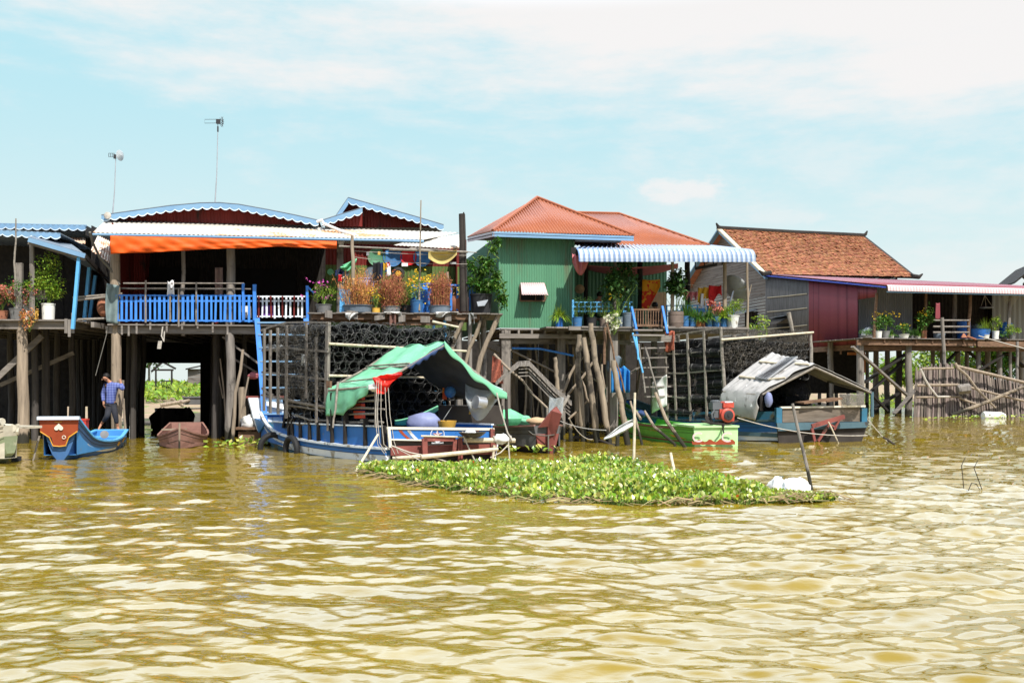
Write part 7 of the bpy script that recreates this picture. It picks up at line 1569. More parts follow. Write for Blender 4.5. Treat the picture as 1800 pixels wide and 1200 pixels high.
mb = MB(); mb.sheet(lambda u, v: FB.h(188+22*u-3*math.sin(v*3), 498+68*v+4*u, -.28-.06*math.sin(u*7+v*3)), 14, 16); one(mb, 'grey_net_cloth', 'cloth_greygreen', 'grey green cloth hanging at the left corner of the blue balcony', 'cloth', FB.h(197, 530, -.28), smooth=True, solid=.01)
mb = MB(); mb.sheet(lambda u, v: FB.h(295+10*u+3*(u-.5)*v, 494+25*v+2*math.sin(u*6), -.26-.05*math.sin(u*6+v*2)), 10, 12); one(mb, 'white_shirt', 'cloth_white', 'white cloth hung over the bamboo rail of the blue balcony', 'cloth', FB.h(300, 505, -.26), smooth=True, solid=.012)
mb = MB(); mb.tube([FB.h(286, 574, -.35), FB.h(284, 590, -.35), FB.h(288, 600, -.35), FB.h(289, 582, -.35)], .02, 6); mb.sheet(lambda u, v: FB.h(278+7*u-2*v, 599+14*v, -.36-.02*math.sin(u*6)), 4, 6); one(mb, 'tied_rag', 'rope', 'knotted pale rag dangling under the blue balcony', 'rag', FB.h(286, 590, -.35), smooth=True)
mb = MB(); mb.obox(FB.h(425, 558, .25), FB.u*.24, FB.v*.2, UP*.34); one(mb, 'printed_sack', 'bucket_white', 'white and black sack standing behind the blue balcony bars', 'sack', FB.h(430, 555, .25))
lumpy(FB.h(380, 545, .2)*V((1, 1, 0))+UP*(zB+.1), .06, .06, .06, 'orange_ball', 'flower_orange', 'small orange red ball lying behind the blue balcony bars', 'ball', seed=4, rough=.05)
mb = MB(); mb.sheet(lambda u, v: V((0, 0, 0))+FB.h(378+14*u, 470+50*v, 3.6+.05*math.sin(u*7)), 8, 8); one(mb, 'hanging_shirt', 'maroon_lip', 'dim pinkish shirt hanging deep inside the balcony room', 'shirt', FB.h(385, 490, 3.6), smooth=True, solid=.01)
mb = MB(); mb.obox(FB.h(459, 557, .5), FB.u*.35, FB.v*.3, UP*.34); one(mb, 'purple_tub', 'cloth_violet', 'dull purple tub behind the white and maroon railing', 'tub', FB.h(460, 557, .5))
mb = MB(); mb.lathe(FB.h(132*0+131, 510, .0), [(.0, 0), (.0, 0)], 3) if False else None
# --- flower deck
def cb(px, d=.25): q = FC.h(px, 548, d); return V((q.x, q.y, zC))
plant('potted_flowers', 'low plant with pink and yellow flowers at the left end of the flower deck', 'plant', cb(569), ('pot_grey', .22, .18, .22), 'bush', .80, .42, 'leaf_lime', extra=('flower_pink', 26, .06, .55, .25), n=420)
plant('potted_grass', 'golden feathery dry plant in a long dark tray', 'plant', cb(630), ('pot_slate', .42, .38, .2), 'straw', 1.02, .62, 'straw', extra=('flower_yellow', 60, .045, .35, .3), n=230)
plant('potted_plant', 'small green plant in a yellow box between the two dry plants', 'plant', cb(661, .1), ('pot_yellow', .11, .11, .13), 'bush', .55, .30, 'leaf', extra=('flower_yellow', 24, .05, .6, .2), n=220)
plant('potted_grass', 'russet dry plant in a grey tray, middle of the flower deck', 'plant', cb(687), ('pot_grey', .26, .24, .18), 'straw', .98, .75, 'straw_red', n=330)
plant('potted_flowers', 'yellow daisies in a blue bucket on the flower deck', 'plant', cb(733, .1), ('pot_blue', .17, .13, .34), 'bush', .95, .36, 'leaf_lime', extra=('flower_yellow', 90, .055, .62, .35), n=420)
plant('potted_flowers', 'tall marigold stalks behind the blue bucket of daisies', 'plant', cb(713, .7), ('pot_black', .16, .13, .25), 'straw', .98, .35, 'stem_green', extra=('flower_orange', 40, .05, .85, .15), n=60)
plant('potted_grass', 'reddish brown dry stalks in a slate blue planter by the blue railing', 'plant', cb(773), ('pot_slate', .30, .28, .2), 'straw', 1.05, .33, 'straw_red', extra=('flower_yellow', 30, .05, .35, .25), n=220)
plant('potted_plant', 'thin orange tipped stalks against the post behind the golden dry plant', 'plant', cb(640, 1.0), ('pot_black', .16, .13, .25), 'straw', 1.15, .45, 'straw', n=70)
o = T('climbing_shrub', 'big leafy shrub leaning from a black tub, at the right end of the flower deck', 'plant', cb(846, .5)); b = cb(846, .5)
pot(o, b, 'pot_black', .30, .25, .55); mb = MB(); sp_pts = [b+UP*.5, b+V((-.1, 0, .95)), b+V((.1, 0, 1.35)), b+V((.22, .0, 1.75)), b+V((.38, 0, 2.05))]
mb.tube(sp_pts, [.03, .025, .02, .015, .01], 6); mb.tube([b+UP*.5, b+V((.3, -.1, .9)), b+V((.55, -.1, .75)), b+V((.7, -.1, .45))], [.02, .015, .012, .01], 5)
for a, c in ((sp_pts[1], V((-.35, .0, 1.05))), (sp_pts[2], V((-.25, 0, 1.6))), (sp_pts[3], V((.5, 0, 1.55)))): mb.tube([a, a.lerp(b+c, .5)+rv(.05), b+c], .012, 5)
mb.build('stem', 'stem_green', o, True)
mb = MB()
for c, r_, n in (((.12, 0, .72), .42, 380), ((.48, -.1, .62), .34, 280), ((-.05, 0, 1.1), .38, 330), ((.18, 0, 1.42), .30, 230), ((-.28, 0, 1.4), .20, 90), ((.33, 0, 1.85), .2, 80), ((.44, 0, 2.05), .14, 40), ((.62, -.1, .3), .20, 110), ((-.38, 0, .98), .18, 60), ((.40, 0, 1.02), .26, 150)):
    crown(mb, b+V(c), r_*1.08, r_, r_*1.05, int(n*1.2), .125, 0, 6)
mb.build('foliage', 'leaf', o)
mb = MB(); q = cb(742, 1.3); mb.lathe(q, [(.30, 0), (.33, .1), (.34, .55), (.31, .72), (.27, .74), (.27, .6), (0, .6)], 20, cap=False); mb.build if False else None
o = T('water_barrel', 'blue water barrel with a tilted lid on the flower deck behind the daisies', 'barrel', q); mb.build('body', 'barrel_blue', o, True)
mb = MB(); mb.lathe(q+V((-.02, 0, .80)), [(.0, .05), (.28, .04), (.35, .0), (.34, -.03)], 20, V((.14, -.2, 1))); mb.lathe(q+V((.06, .05, .88)), [(.0, .03), (.26, .02), (.28, -.01)], 20, V((-.2, -.3, 1))); mb.build('lid', 'barrel_blue', o, True)
mb = MB(); q = cb(642, .9); mb.lathe(q+UP*.35, [(.20, 0), (.24, .25), (.25, .62), (.27, .63), (.27, .66), (.22, .66), (.21, .5), (0, .5)], 18, cap=False); one(mb, 'lilac_bucket', 'pot_lilac', 'lilac and white bucket behind the golden dry plant', 'bucket', q, smooth=True)
o = T('bicycle_wheel', 'bicycle wheel hanging on the post beside the green plastic bag', 'wheel', FC.h(611, 483, .4)); c = FC.h(611, 483, .4); mb = MB(); mb.ring(c, V((.5, -.8, 0)), .30, .018, 26, 6); mb.build('tyre', 'rubber', o, True)
mb = MB(); mb.lathe(c, [(.02, -.04), (.02, .04)], 8, V((.5, -.8, 0)))
x_ = V((.8, .5, 0)).normalized()
for k in range(12): a = 6.2832*k/12; mb.tube([c, c+(x_*math.cos(a)+UP*math.sin(a))*.29], .004, 3)
mb.build('spokes', 'steel', o)
mb = MB(); c = FB.h(700, 481, 2.0); mb.lathe(c, [(.0, .03), (.10, .03), (.12, .05), (.20, .04), (.21, 0)], 22, -FB.v); one(mb, 'wall_fan', 'black_metal', 'round black fan on the green wall above the flower deck', 'fan', c, smooth=True)
mb = MB(); mb.lathe(c-FB.v*.05, [(.0, .02), (.085, .015), (.09, 0)], 18, -FB.v); one(mb, 'pan_lid', 'net_yellow' if False else 'pot_yellow', 'pale yellow round centre on the black wall fan', 'lid', c-FB.v*.05, smooth=True)
for px, py, r_, m_, lab in ((662, 452, .28, 'green_wall', 'dark green round tray hanging high on the back wall'), (690, 452, .30, 'pot_blue', 'blue round tray hanging between the green and the red trays'), (718, 452, .26, 'cloth_red', 'dark red round tray hanging on the back wall'), (742, 453, .28, 'pot_blue', 'blue round tray hanging behind the thin flag pole'), (655, 482, .26, 'pot_slate', 'grey round basin hanging behind the washing')):
    mb = MB(); c = FB.h(px, py, 2.12); mb.lathe(c, [(.0, .015), (r_*.85, .015), (r_, .05), (r_, .03), (0, -.01)], 22, -FB.v); one(mb, 'hanging_tray', m_, lab, 'tray', c, 'trays on the back wall', smooth=True)
# washing and bags on the flower deck
mb = MB(); mb.sheet(lambda u, v: FC.h(603+24*u-6*v*(1-u), 466-12*u+18*v*(.4+.6*math.sin(u*3.14))-(2 if v > .5 else 0), .25+.08*math.sin(u*9+v*6)), 16, 12); one(mb, 'plastic_bag', 'plastic_green', 'pale green plastic bag tied to the post of the flower deck', 'bag', FC.h(612, 462, .25), smooth=True, solid=.01)
mb = MB(); mb.sheet(lambda u, v: FC.h(589+15*u, 476-6*u+10*v, .3+.06*math.sin(u*7+v*4)), 10, 8); one(mb, 'navy_cloth', 'cloth_navy', 'navy cloth hanging beside the bicycle wheel', 'cloth', FC.h(594, 478, .3), smooth=True, solid=.012)
mb = MB(); mb.sheet(lambda u, v: FC.h(595+6*u-1*v, 483+12*v, .26+.04*math.sin(u*7+v*4)), 6, 8); one(mb, 'red_cloth', 'cloth_red', 'small red cloth hanging beside the bicycle wheel', 'cloth', FC.h(598, 488, .26), smooth=True, solid=.012)
lumpy(FB.h(600, 422, -.5), .10, .09, .16, 'plastic_bag', 'plastic_white', 'white plastic bag hanging at the right end of the orange tarp', 'bag', seed=51)
rope(FC.h(622, 441, .3), FC.h(820, 449, .3), .02, .006, 'rope', 'washing_line', 'upper washing line above the flower deck', n=8, cat='line')
rope(FC.h(624, 452, .35), FC.h(822, 464, .35), .06, .006, 'rope', 'washing_line', 'lower washing line carrying dark trousers and socks', n=12, cat='line')
for px, x2, y0, y1, m_, lab, nm in ((656, 668, 461, 493, 'cloth_black', 'black trousers hung on the lower washing line', 'trousers'), (663, 673, 462, 490, 'cloth_navy', 'dark navy trousers hung right beside the black trousers', 'trousers'), (674, 680, 462, 475, 'cloth_yellow', 'yellow and blue sock on the washing line', 'sock'), (676, 681, 470, 477, 'cloth_blue', 'light blue sock next to the yellow one', 'sock'), (678, 686, 463, 485, 'cloth_white', 'white cloth at the right end of the washing', 'cloth'), (679, 684, 461, 468, 'cloth_red', 'tiny red peg cloth above the white cloth', 'cloth')):
    mb = MB(); mb.sheet(lambda u, v: FC.h(px+(x2-px)*u+(px-670)*.1*v, y0+(y1-y0)*v+math.sin(u*5)*1.0, .33-.05*math.sin(u*6.3+px)-.03*v), 10, 10); one(mb, nm, m_, lab, 'clothing', FC.h(px, y0, .33), smooth=True, solid=.012)
for i, (px, py, m_, lab) in enumerate(((646, 446, 'cloth_white', 'white clothes peg bundle on the upper washing line'), (666, 445, 'pot_yellow', 'yellowish bit hanging on the upper washing line'), (680, 444, 'cloth_blue', 'pale blue bit hanging on the upper washing line'), (735, 446, 'cloth_blue', 'pale bit hanging beside the thin flag pole'), (708, 465, 'cloth_white', 'white and red carton hanging on the lower washing line'), (793, 461, 'cloth_grey', 'grey cardboard piece hanging under the yellow net'))):
    mb = MB(); q = FC.h(px, py, .3); mb.obox(q-FC.u*.03-UP*.045, FC.u*(.07 if i < 4 else .17), FC.v*.03, UP*(.09 if i < 5 else .05)); one(mb, 'hanging_bit', m_, lab, 'trinket', q, smooth=False)
mb = MB(); mb.sheet(lambda u, v: FC.h(753+50*u, 441+2*math.sin(u*4)+(6+26*math.sin(3.14*min(1, u*.6+.38))*(.3+u*.8))*v, .2+.22*math.sin(v*3)*math.sin(u*3)), 24, 14); one(mb, 'hanging_net', 'net_yellow', 'yellow net hammock slung below the bamboo rail of the flower deck', 'net', FC.h(780, 455, .2), smooth=True, solid=.006)
for i, (px, py, w_, h_, lab) in enumerate(((618, 553, 22, 14, 'white plastic scrap hanging at the left of the flower deck edge'), (786, 551, 40, 10, 'wide white plastic scrap draped over the deck edge below the blue railing'), (828, 553, 8, 26, 'narrow grey rag hanging from the deck edge, above the crooked prop'), (690, 551, 30, 6, 'flat pale rag lying along the middle of the deck edge'))):
    mb = MB(); mb.sheet(lambda u, v: FC.h(px-w_/2+w_*u+v*3*math.sin(u*9), py-3+h_*v*(.5+.5*math.sin(u*5+i)), -.16-.05*math.sin(u*8+v*4)), 12, 6); one(mb, 'plastic_scrap', 'plastic_white' if i != 2 else 'cloth_grey', lab, 'scrap', FC.h(px, py, -.16), 'scraps on the flower deck edge', smooth=True, solid=.01)
mb = MB(); mb.sheet(lambda u, v: FC.h(684+12*u, 550+20*v+3*math.sin(u*8), -.12-.05*math.sin(u*9)), 10, 6); one(mb, 'pink_rag', 'boat_pinkwood', 'faded pink rag hanging under the middle of the flower deck', 'rag', FC.h(690, 560, -.12), smooth=True, solid=.01)
mb = MB(); q = cb(778, .9); mb.lathe(q, [(.16, 0), (.2, .2), (.2, .5), (.14, .6)], 14); one(mb, 'clay_jar', 'pot_clay', 'orange brown jar behind the bars of the blue deck railing', 'jar', cb(812, .95), smooth=True) if False else None
mb = MB(); q = cb(808, 1.0); mb.lathe(q, [(.22, 0), (.30, .2), (.30, .42), (.22, .55)], 16); one(mb, 'clay_jar', 'pot_clay', 'big brown jar behind the bars of the blue deck railing', 'jar', q, smooth=True)
mb = MB(); mb.slab([cb(838, .2)+UP*.30, cb(858, .2)+UP*.36, cb(852, .1)+UP*.20, cb(840, .1)+UP*.18], UP*.02); one(mb, 'tin_sheet', 'zinc', 'bent pale tin sheet on the black tub of the leaning shrub', 'sheet', cb(846, .2))

# --- green house porch
def db(px, d=-1.0): q = FD.h(px, 574, d); return V((q.x, q.y, zP))
def dbg(px, d=-.2): q = FD.h(px, 574, d); return V((q.x, q.y, zP))
mb = MB(); mb.obox(FD.l(FD.a(958, -.7), -.85, zP-.05), FD.u*1.5, FD.v*.85, UP*.045); one(mb, 'plank_shelf', 'wood_h', 'plank shelf sticking out before the right end of the green wall', 'shelf', FD.l(FD.a(958, -.7), -.85, zP))
plant('potted_plant', 'spiky green plant in a bright blue pot before the green wall', 'plant', db(983, -.6), ('barrel_blue', .13, .12, .32), 'spiky', .5, 1.2, 'leaf_lime', n=220)
plant('potted_plant', 'dense dark green plant in a dark blue pot beside the bright blue pot', 'plant', db(1015, -1.0), ('pot_blue', .15, .13, .28), 'bush', .62, .36, 'leaf_dark', n=450)
plant('potted_plant', 'dark leafy plant in a black pot below the blue porch railing', 'plant', db(1040, -1.0), ('pot_black', .16, .13, .28), 'bush', .66, .42, 'leaf_dark', n=520)
plant('potted_plant', 'dark plant in a brown pot just left of the tall porch vine', 'plant', db(1062, -1.05), ('pot_brown', .15, .13, .26), 'bush', .60, .34, 'leaf_dark', n=380)
plant('porch_vine', 'tall dark green vine climbing the porch post of the green house', 'plant', db(1086, -1.0), ('pot_slate', .16, .14, .3), 'bush', 1.9, .55, 'leaf_dark', extra=('flower_yellow', 8, .10, .45, .2), n=1700, size=.13)
plant('trailing_plant', 'pale flowering trailing plant hanging over the porch edge by the steps', 'plant', db(1080, -1.25)-UP*.25, None, 'bush', .95, .34, 'leaf_lime', extra=('flower_white', 90, .07, .35, .3), n=260, size=.07)
plant('potted_tree', 'slim plant in a grey blue barrel left of the porch gate', 'plant', db(1105, -1.0), ('pot_slate', .20, .17, .44), 'upright', .7, .25, 'leaf_dark', n=12)
plant('potted_tree', 'tall dark rubber plant in a round brown barrel right of the porch gate', 'plant', db(1188, -.95), ('pot_brown', .25, .22, .50, 2), 'bush', 1.5, .45, 'leaf_dark', n=700, size=.17)
plant('potted_plant', 'sword leaved plant in a ridged blue pot beside the brown barrel', 'plant', db(1205, -1.0), ('pot_blue', .11, .10, .36, 4), 'upright', .75, .45, 'leaf', n=40)
plant('potted_plant', 'strappy leaved plant in the blue pot just left of the orange pot', 'plant', db(1217, -1.0), ('pot_blue', .115, .10, .33, 4), 'spiky', .4, 1.1, 'leaf', n=120)
plant('potted_plant', 'green leafed plant in the orange pot of the porch row', 'plant', db(1228, -1.0), ('pot_orange', .115, .10, .26), 'spiky', .45, 1.1, 'leaf', n=160)
plant('potted_plant', 'drooping plant in the small clay pot right of the orange pot', 'plant', db(1236, -1.05), ('pot_clay', .07, .06, .2), 'spiky', .3, 1.1, 'leaf', n=80)
plant('potted_plant', 'broad leaved plant in the blue pot under the red washing', 'plant', db(1245, -1.0), ('pot_blue', .115, .10, .33, 4), 'spiky', .45, 1.15, 'leaf', n=180)
plant('potted_plant', 'pink flowered plant in a ridged blue pot on the porch edge', 'plant', db(1258, -1.0), ('pot_blue', .12, .11, .35, 4), 'bush', .5, .22, 'leaf', extra=('flower_salmon', 70, .06, .75, .15), n=180)
plant('potted_plant', 'fresh green plant in the blue pot left of the white pot', 'plant', db(1272, -1.0), ('pot_blue', .11, .10, .34, 4), 'spiky', .45, 1.1, 'leaf_lime', n=180)
plant('potted_plant', 'frothy lime plant overflowing the big white pot by the satellite dish', 'plant', db(1287, -1.0), ('bucket_white', .22, .16, .40), 'bush', .6, .36, 'leaf_lime', n=700, size=.06)
plant('bank_shrub', 'lime green leafy twigs poking up behind the netted traps', 'shrub', FD.h(1333, 578, -.3)-UP*.3, None, 'bush', .75, .55, 'leaf_lime', n=160, size=.13)
# dish, washing and people of the porch
o = T('satellite_dish', 'large pale satellite dish tilted beside the last porch post', 'satellite dish', FD.h(1280, 545, -.4)); c = FD.h(1292, 509, -.6); ax = V((.62, .42, .50)).normalized()
mb = MB(); x_ = ax.cross(UP).normalized(); y_ = x_.cross(ax)
mb.sheet(lambda u, v: c+(x_*math.cos(u*6.2832)+y_*math.sin(u*6.2832))*(.50*v)+ax*(.16*v*v-.08), 30, 8); mb.build('reflector', 'cloth_grey', o, True, solid=.012)
mb = MB(); mb.tube([c-y_*.45+ax*.06, c+ax*.42], .014, 5); mb.tube([c+x_*.4+ax*.05, c+ax*.42], .01, 5); mb.lathe(c+ax*.36, [(.04, 0), (.045, .1), (.03, .12)], 10, ax); mb.build('feed_arm', 'steel', o, True)
mb = MB(); mb.tube([c-ax*.08, c-ax*.2-UP*.2, FD.h(1276, 548, -.6)], .03, 6); mb.build('mount', 'steel', o, True)
def cloth(px0, px1, y0, yb, d, m_, name, label, cat='clothing', wav=7., shape=lambda u: 1.0, solid=.01, fr=FD):
    mb = MB(); mb.sheet(lambda u, v: fr.h(px0+(px1-px0)*u+(u-.5)*1.5*v, y0+(yb-y0)*shape(u)*v+1.2*math.sin(u*3.14), d-.06*math.sin(u*wav+v*2)), 18, 14); return one(mb, name, m_, label, cat, fr.h((px0+px1)/2, y0, d), smooth=True, solid=solid)
cloth(1129, 1160, 491, 543, .5, 'sarong', 'sarong', 'yellow and red patterned sarong hanging in the porch of the green house', shape=lambda u: .98-.75*max(0, u-.35)/.65, wav=5)
cloth(1246, 1268, 501, 530, -.3, 'cloth_red', 'red_shirt', 'red garment hanging on the porch line nearest the satellite dish', shape=lambda u: .75+.25*math.sin(u*6))
cloth(1246, 1255, 520, 545, -.32, 'cloth_red', 'red_cloth', 'small red cloth below the red garment', wav=4)
cloth(1227, 1238, 505, 537, -.3, 'cloth_yellow', 'yellow_towel', 'left mustard yellow towel on the porch line', wav=5, shape=lambda u: .8+.2*u)
cloth(1237, 1249, 504, 524, -.3, 'cloth_yellow', 'yellow_towel', 'right mustard yellow towel touching the red garment', wav=5)
cloth(1232, 1240, 515, 542, -.36, 'cloth_white', 'white_towel', 'white strip of cloth below the mustard towels', wav=5)
cloth(1206, 1226, 512, 528, -.4, 'cloth_pink', 'sock_hanger', 'cluster of small pink and dark socks on a hanger in the porch', wav=14, shape=lambda u: .7+.3*math.sin(u*17))
cloth(1252, 1272, 537, 552, -.6, 'cloth_pink', 'pink_cloth', 'pink flowered cloth spread above the blue pots', wav=9)
rope(FD.h(1209, 500, -.25), FD.h(1274, 502, -.3), .02, .008, 'rope', 'washing_line', 'washing line stretched across the right half of the porch', cat='line')
mb = MB(); mb.obox(FD.h(1216, 548, -.4), FD.u*.45, FD.v*.3, UP*.12); one(mb, 'blue_basin', 'cloth_blue', 'light blue basin on the porch table below the washing', 'basin', FD.h(1225, 545, -.4))
mb = MB(); c = FD.h(1019, 508, 1.4); mb.lathe(c, [(.16, 0), (.15, .02), (.085, .03), (.07, .09), (0, .10)], 18, V((-.1, -1, .2))); one(mb, 'straw_hat', 'cloth_tan', 'straw hat hanging on the dark wall at the left of the porch', 'hat', c, smooth=True)

# ---------------------------------------------------------------- people
def skin_body(name, nodes, edges, m_, parent, sub=1):
    """nodes: {key: (Vector, radius)}; a continuous skinned surface"""
    keys = list(nodes); off = V((0, 0, 0)); r = parent
    while r is not None: off = off+r.location; r = r.parent
    me = bpy.data.meshes.new(name); me.from_pydata([tuple(nodes[k][0]-off) for k in keys], [(keys.index(a), keys.index(b)) for a, b in edges], [])
    o = bpy.data.objects.new(name, me); COL.objects.link(o); o.parent = parent
    md = o.modifiers.new('Skin', 'SKIN'); md.use_smooth_shade = True
    sv = me.skin_vertices[0].data if me.skin_vertices else None
    if sv is None:
        bm = __import__('bmesh').new(); bm.from_mesh(me); bm.verts.layers.skin.verify(); bm.to_mesh(me); bm.free(); sv = me.skin_vertices[0].data
    for i, k in enumerate(keys): sv[i].radius = (nodes[k][1],)*2
    sv[0].use_root = True
    if sub: s2 = o.modifiers.new('Sub', 'SUBSURF'); s2.levels = sub; s2.render_levels = sub
    me.materials.append(M[m_]); return o
def mesh_only(o): return o
# boy climbing from the blue sampan to the post
Yb = 27.2
def pb(x, y, dy=0): return P(x, y, Yb+dy)
bo = T('person', 'boy in blue checked shirt and black trousers stepping from the blue sampan', 'person', pb(190, 757))
N_ = {'pelvis': (pb(194, 707), .105), 'spine': (pb(196, 694, -.02), .10), 'chest': (pb(199, 682, -.03), .105), 'neckb': (pb(193, 671, -.02), .055), 'neck': (pb(189, 668, -.04), .045), 'head': (pb(185, 664.5, -.08), .082), 'crown': (pb(184, 660.5, -.08), .068),
      'shR': (pb(207, 676, -.05), .062), 'elR': (pb(217, 684, -.02), .042), 'wrR': (pb(213, 674, .12), .03), 'haR': (pb(211.5, 669.5, .14), .028),
      'shL': (pb(187, 676, .08), .062), 'elL': (pb(181, 692, .12), .042), 'wrL': (pb(182, 706, .05), .03), 'haL': (pb(183, 711, .03), .028),
      'hipR': (pb(199, 711, .02), .085), 'knR': (pb(203, 731, -.06), .058), 'anR': (pb(207, 751, .02), .034), 'toR': (pb(209, 756, -.08), .03), 'ttR': (pb(210.5, 756.5, -.15), .022),
      'hipL': (pb(192, 712, -.03), .085), 'knL': (pb(189, 731, -.20), .058), 'anL': (pb(178, 745, -.05), .034), 'toL': (pb(174.5, 752, -.16), .03), 'ttL': (pb(173, 755, -.22), .022)}
for i, (dx_, dz_, ln) in enumerate(((-1.6, -3.2, 1), (-.5, -3.9, 1), (.6, -3.9, 1), (1.6, -3.2, 1), (-2.2, -1.0, 1))):
    x0, y0 = 211.5, 669.5; N_['fR%d' % i] = (P(x0+dx_, y0+dz_, Yb+.12), .0095); 
    N_['fL%d' % i] = (P(183+dx_*.8, 711-dz_, Yb+.02), .0095)
E_ = [('pelvis', 'spine'), ('spine', 'chest'), ('chest', 'neckb'), ('neckb', 'neck'), ('neck', 'head'), ('head', 'crown'), ('chest', 'shR'), ('shR', 'elR'), ('elR', 'wrR'), ('wrR', 'haR'), ('chest', 'shL'), ('shL', 'elL'), ('elL', 'wrL'), ('wrL', 'haL'), ('pelvis', 'hipR'), ('hipR', 'knR'), ('knR', 'anR'), ('anR', 'toR'), ('toR', 'ttR'), ('pelvis', 'hipL'), ('hipL', 'knL'), ('knL', 'anL'), ('anL', 'toL'), ('toL', 'ttL')]+[('haR', 'fR%d' % i) for i in range(5)]+[('haL', 'fL%d' % i) for i in range(5)]
skin_body('body', N_, E_, 'skin', bo, 2)
sc_ = lambda k, f=1.22, add=.012: (N_[k][0], N_[k][1]*f+add)
skin_body('shirt', {'b0': (N_['pelvis'][0]-UP*.06, .115), 'b': sc_('pelvis', 1.05, .03), 's': sc_('spine', 1.15), 'c': sc_('chest', 1.15), 'n': (N_['neckb'][0], .06), 'r1': sc_('shR', 1.1), 'r2': sc_('elR', 1.2), 'r3': sc_('wrR', 1.15), 'l1': sc_('shL', 1.1), 'l2': sc_('elL', 1.2), 'l3': sc_('wrL', 1.15)}, [('b0', 'b'), ('b', 's'), ('s', 'c'), ('c', 'n'), ('c', 'r1'), ('r1', 'r2'), ('r2', 'r3'), ('c', 'l1'), ('l1', 'l2'), ('l2', 'l3')], 'plaid', bo, 2)
skin_body('trousers', {'p': sc_('pelvis', 1.0, .012), 'r1': sc_('hipR', 1.05), 'r2': sc_('knR', 1.15, .015), 'r3': (N_['knR'][0].lerp(N_['anR'][0], .72), .052), 'l1': sc_('hipL', 1.05), 'l2': sc_('knL', 1.15, .015), 'l3': (N_['knL'][0].lerp(N_['anL'][0], .75), .052)}, [('p', 'r1'), ('r1', 'r2'), ('r2', 'r3'), ('p', 'l1'), ('l1', 'l2'), ('l2', 'l3')], 'denim_black', bo, 2)
hd = N_['head'][0]; cr = N_['crown'][0]
mb = MB(); hc = hd.lerp(cr, .55)+V((.025, .045, .012)); mb.sheet(lambda u, v: hc+V((math.cos(u*6.2832)*math.sin(v*1.75)*.094, math.sin(u*6.2832)*math.sin(v*1.75)*.10, math.cos(v*1.75)*.10))*(1+.06*mnoise.noise(V((u*9, v*9, 2)))), 20, 10); mb.build('hair', 'hair', bo, True)
fc = V((-.62, -.68, -.25)).normalized(); sd = fc.cross(UP).normalized(); mb = MB()
for s_ in (-1, 1): mb.sheet(lambda u, v: hd+fc*.082+sd*s_*.032+UP*.018+V((math.cos(u*6.28)*math.sin(v*3.14), math.sin(u*6.28)*math.sin(v*3.14), math.cos(v*3.14)))*.007, 8, 5)
mb.build('eyes', 'hair', bo, True)
mb = MB(); mb.lathe(hd+fc*.085-UP*.012, [(.018, 0), (.012, .015), (0, .024)], 8, fc-UP*.4)
for s_ in (-1, 1): mb.sheet(lambda u, v: hd+sd*s_*.085-UP*.005+V((math.cos(u*6.28)*math.sin(v*3.14)*.012, math.sin(u*6.28)*math.sin(v*3.14)*.022, math.cos(v*3.14)*.03)), 8, 5)
mb.build('nose_and_ears', 'skin', bo, True)
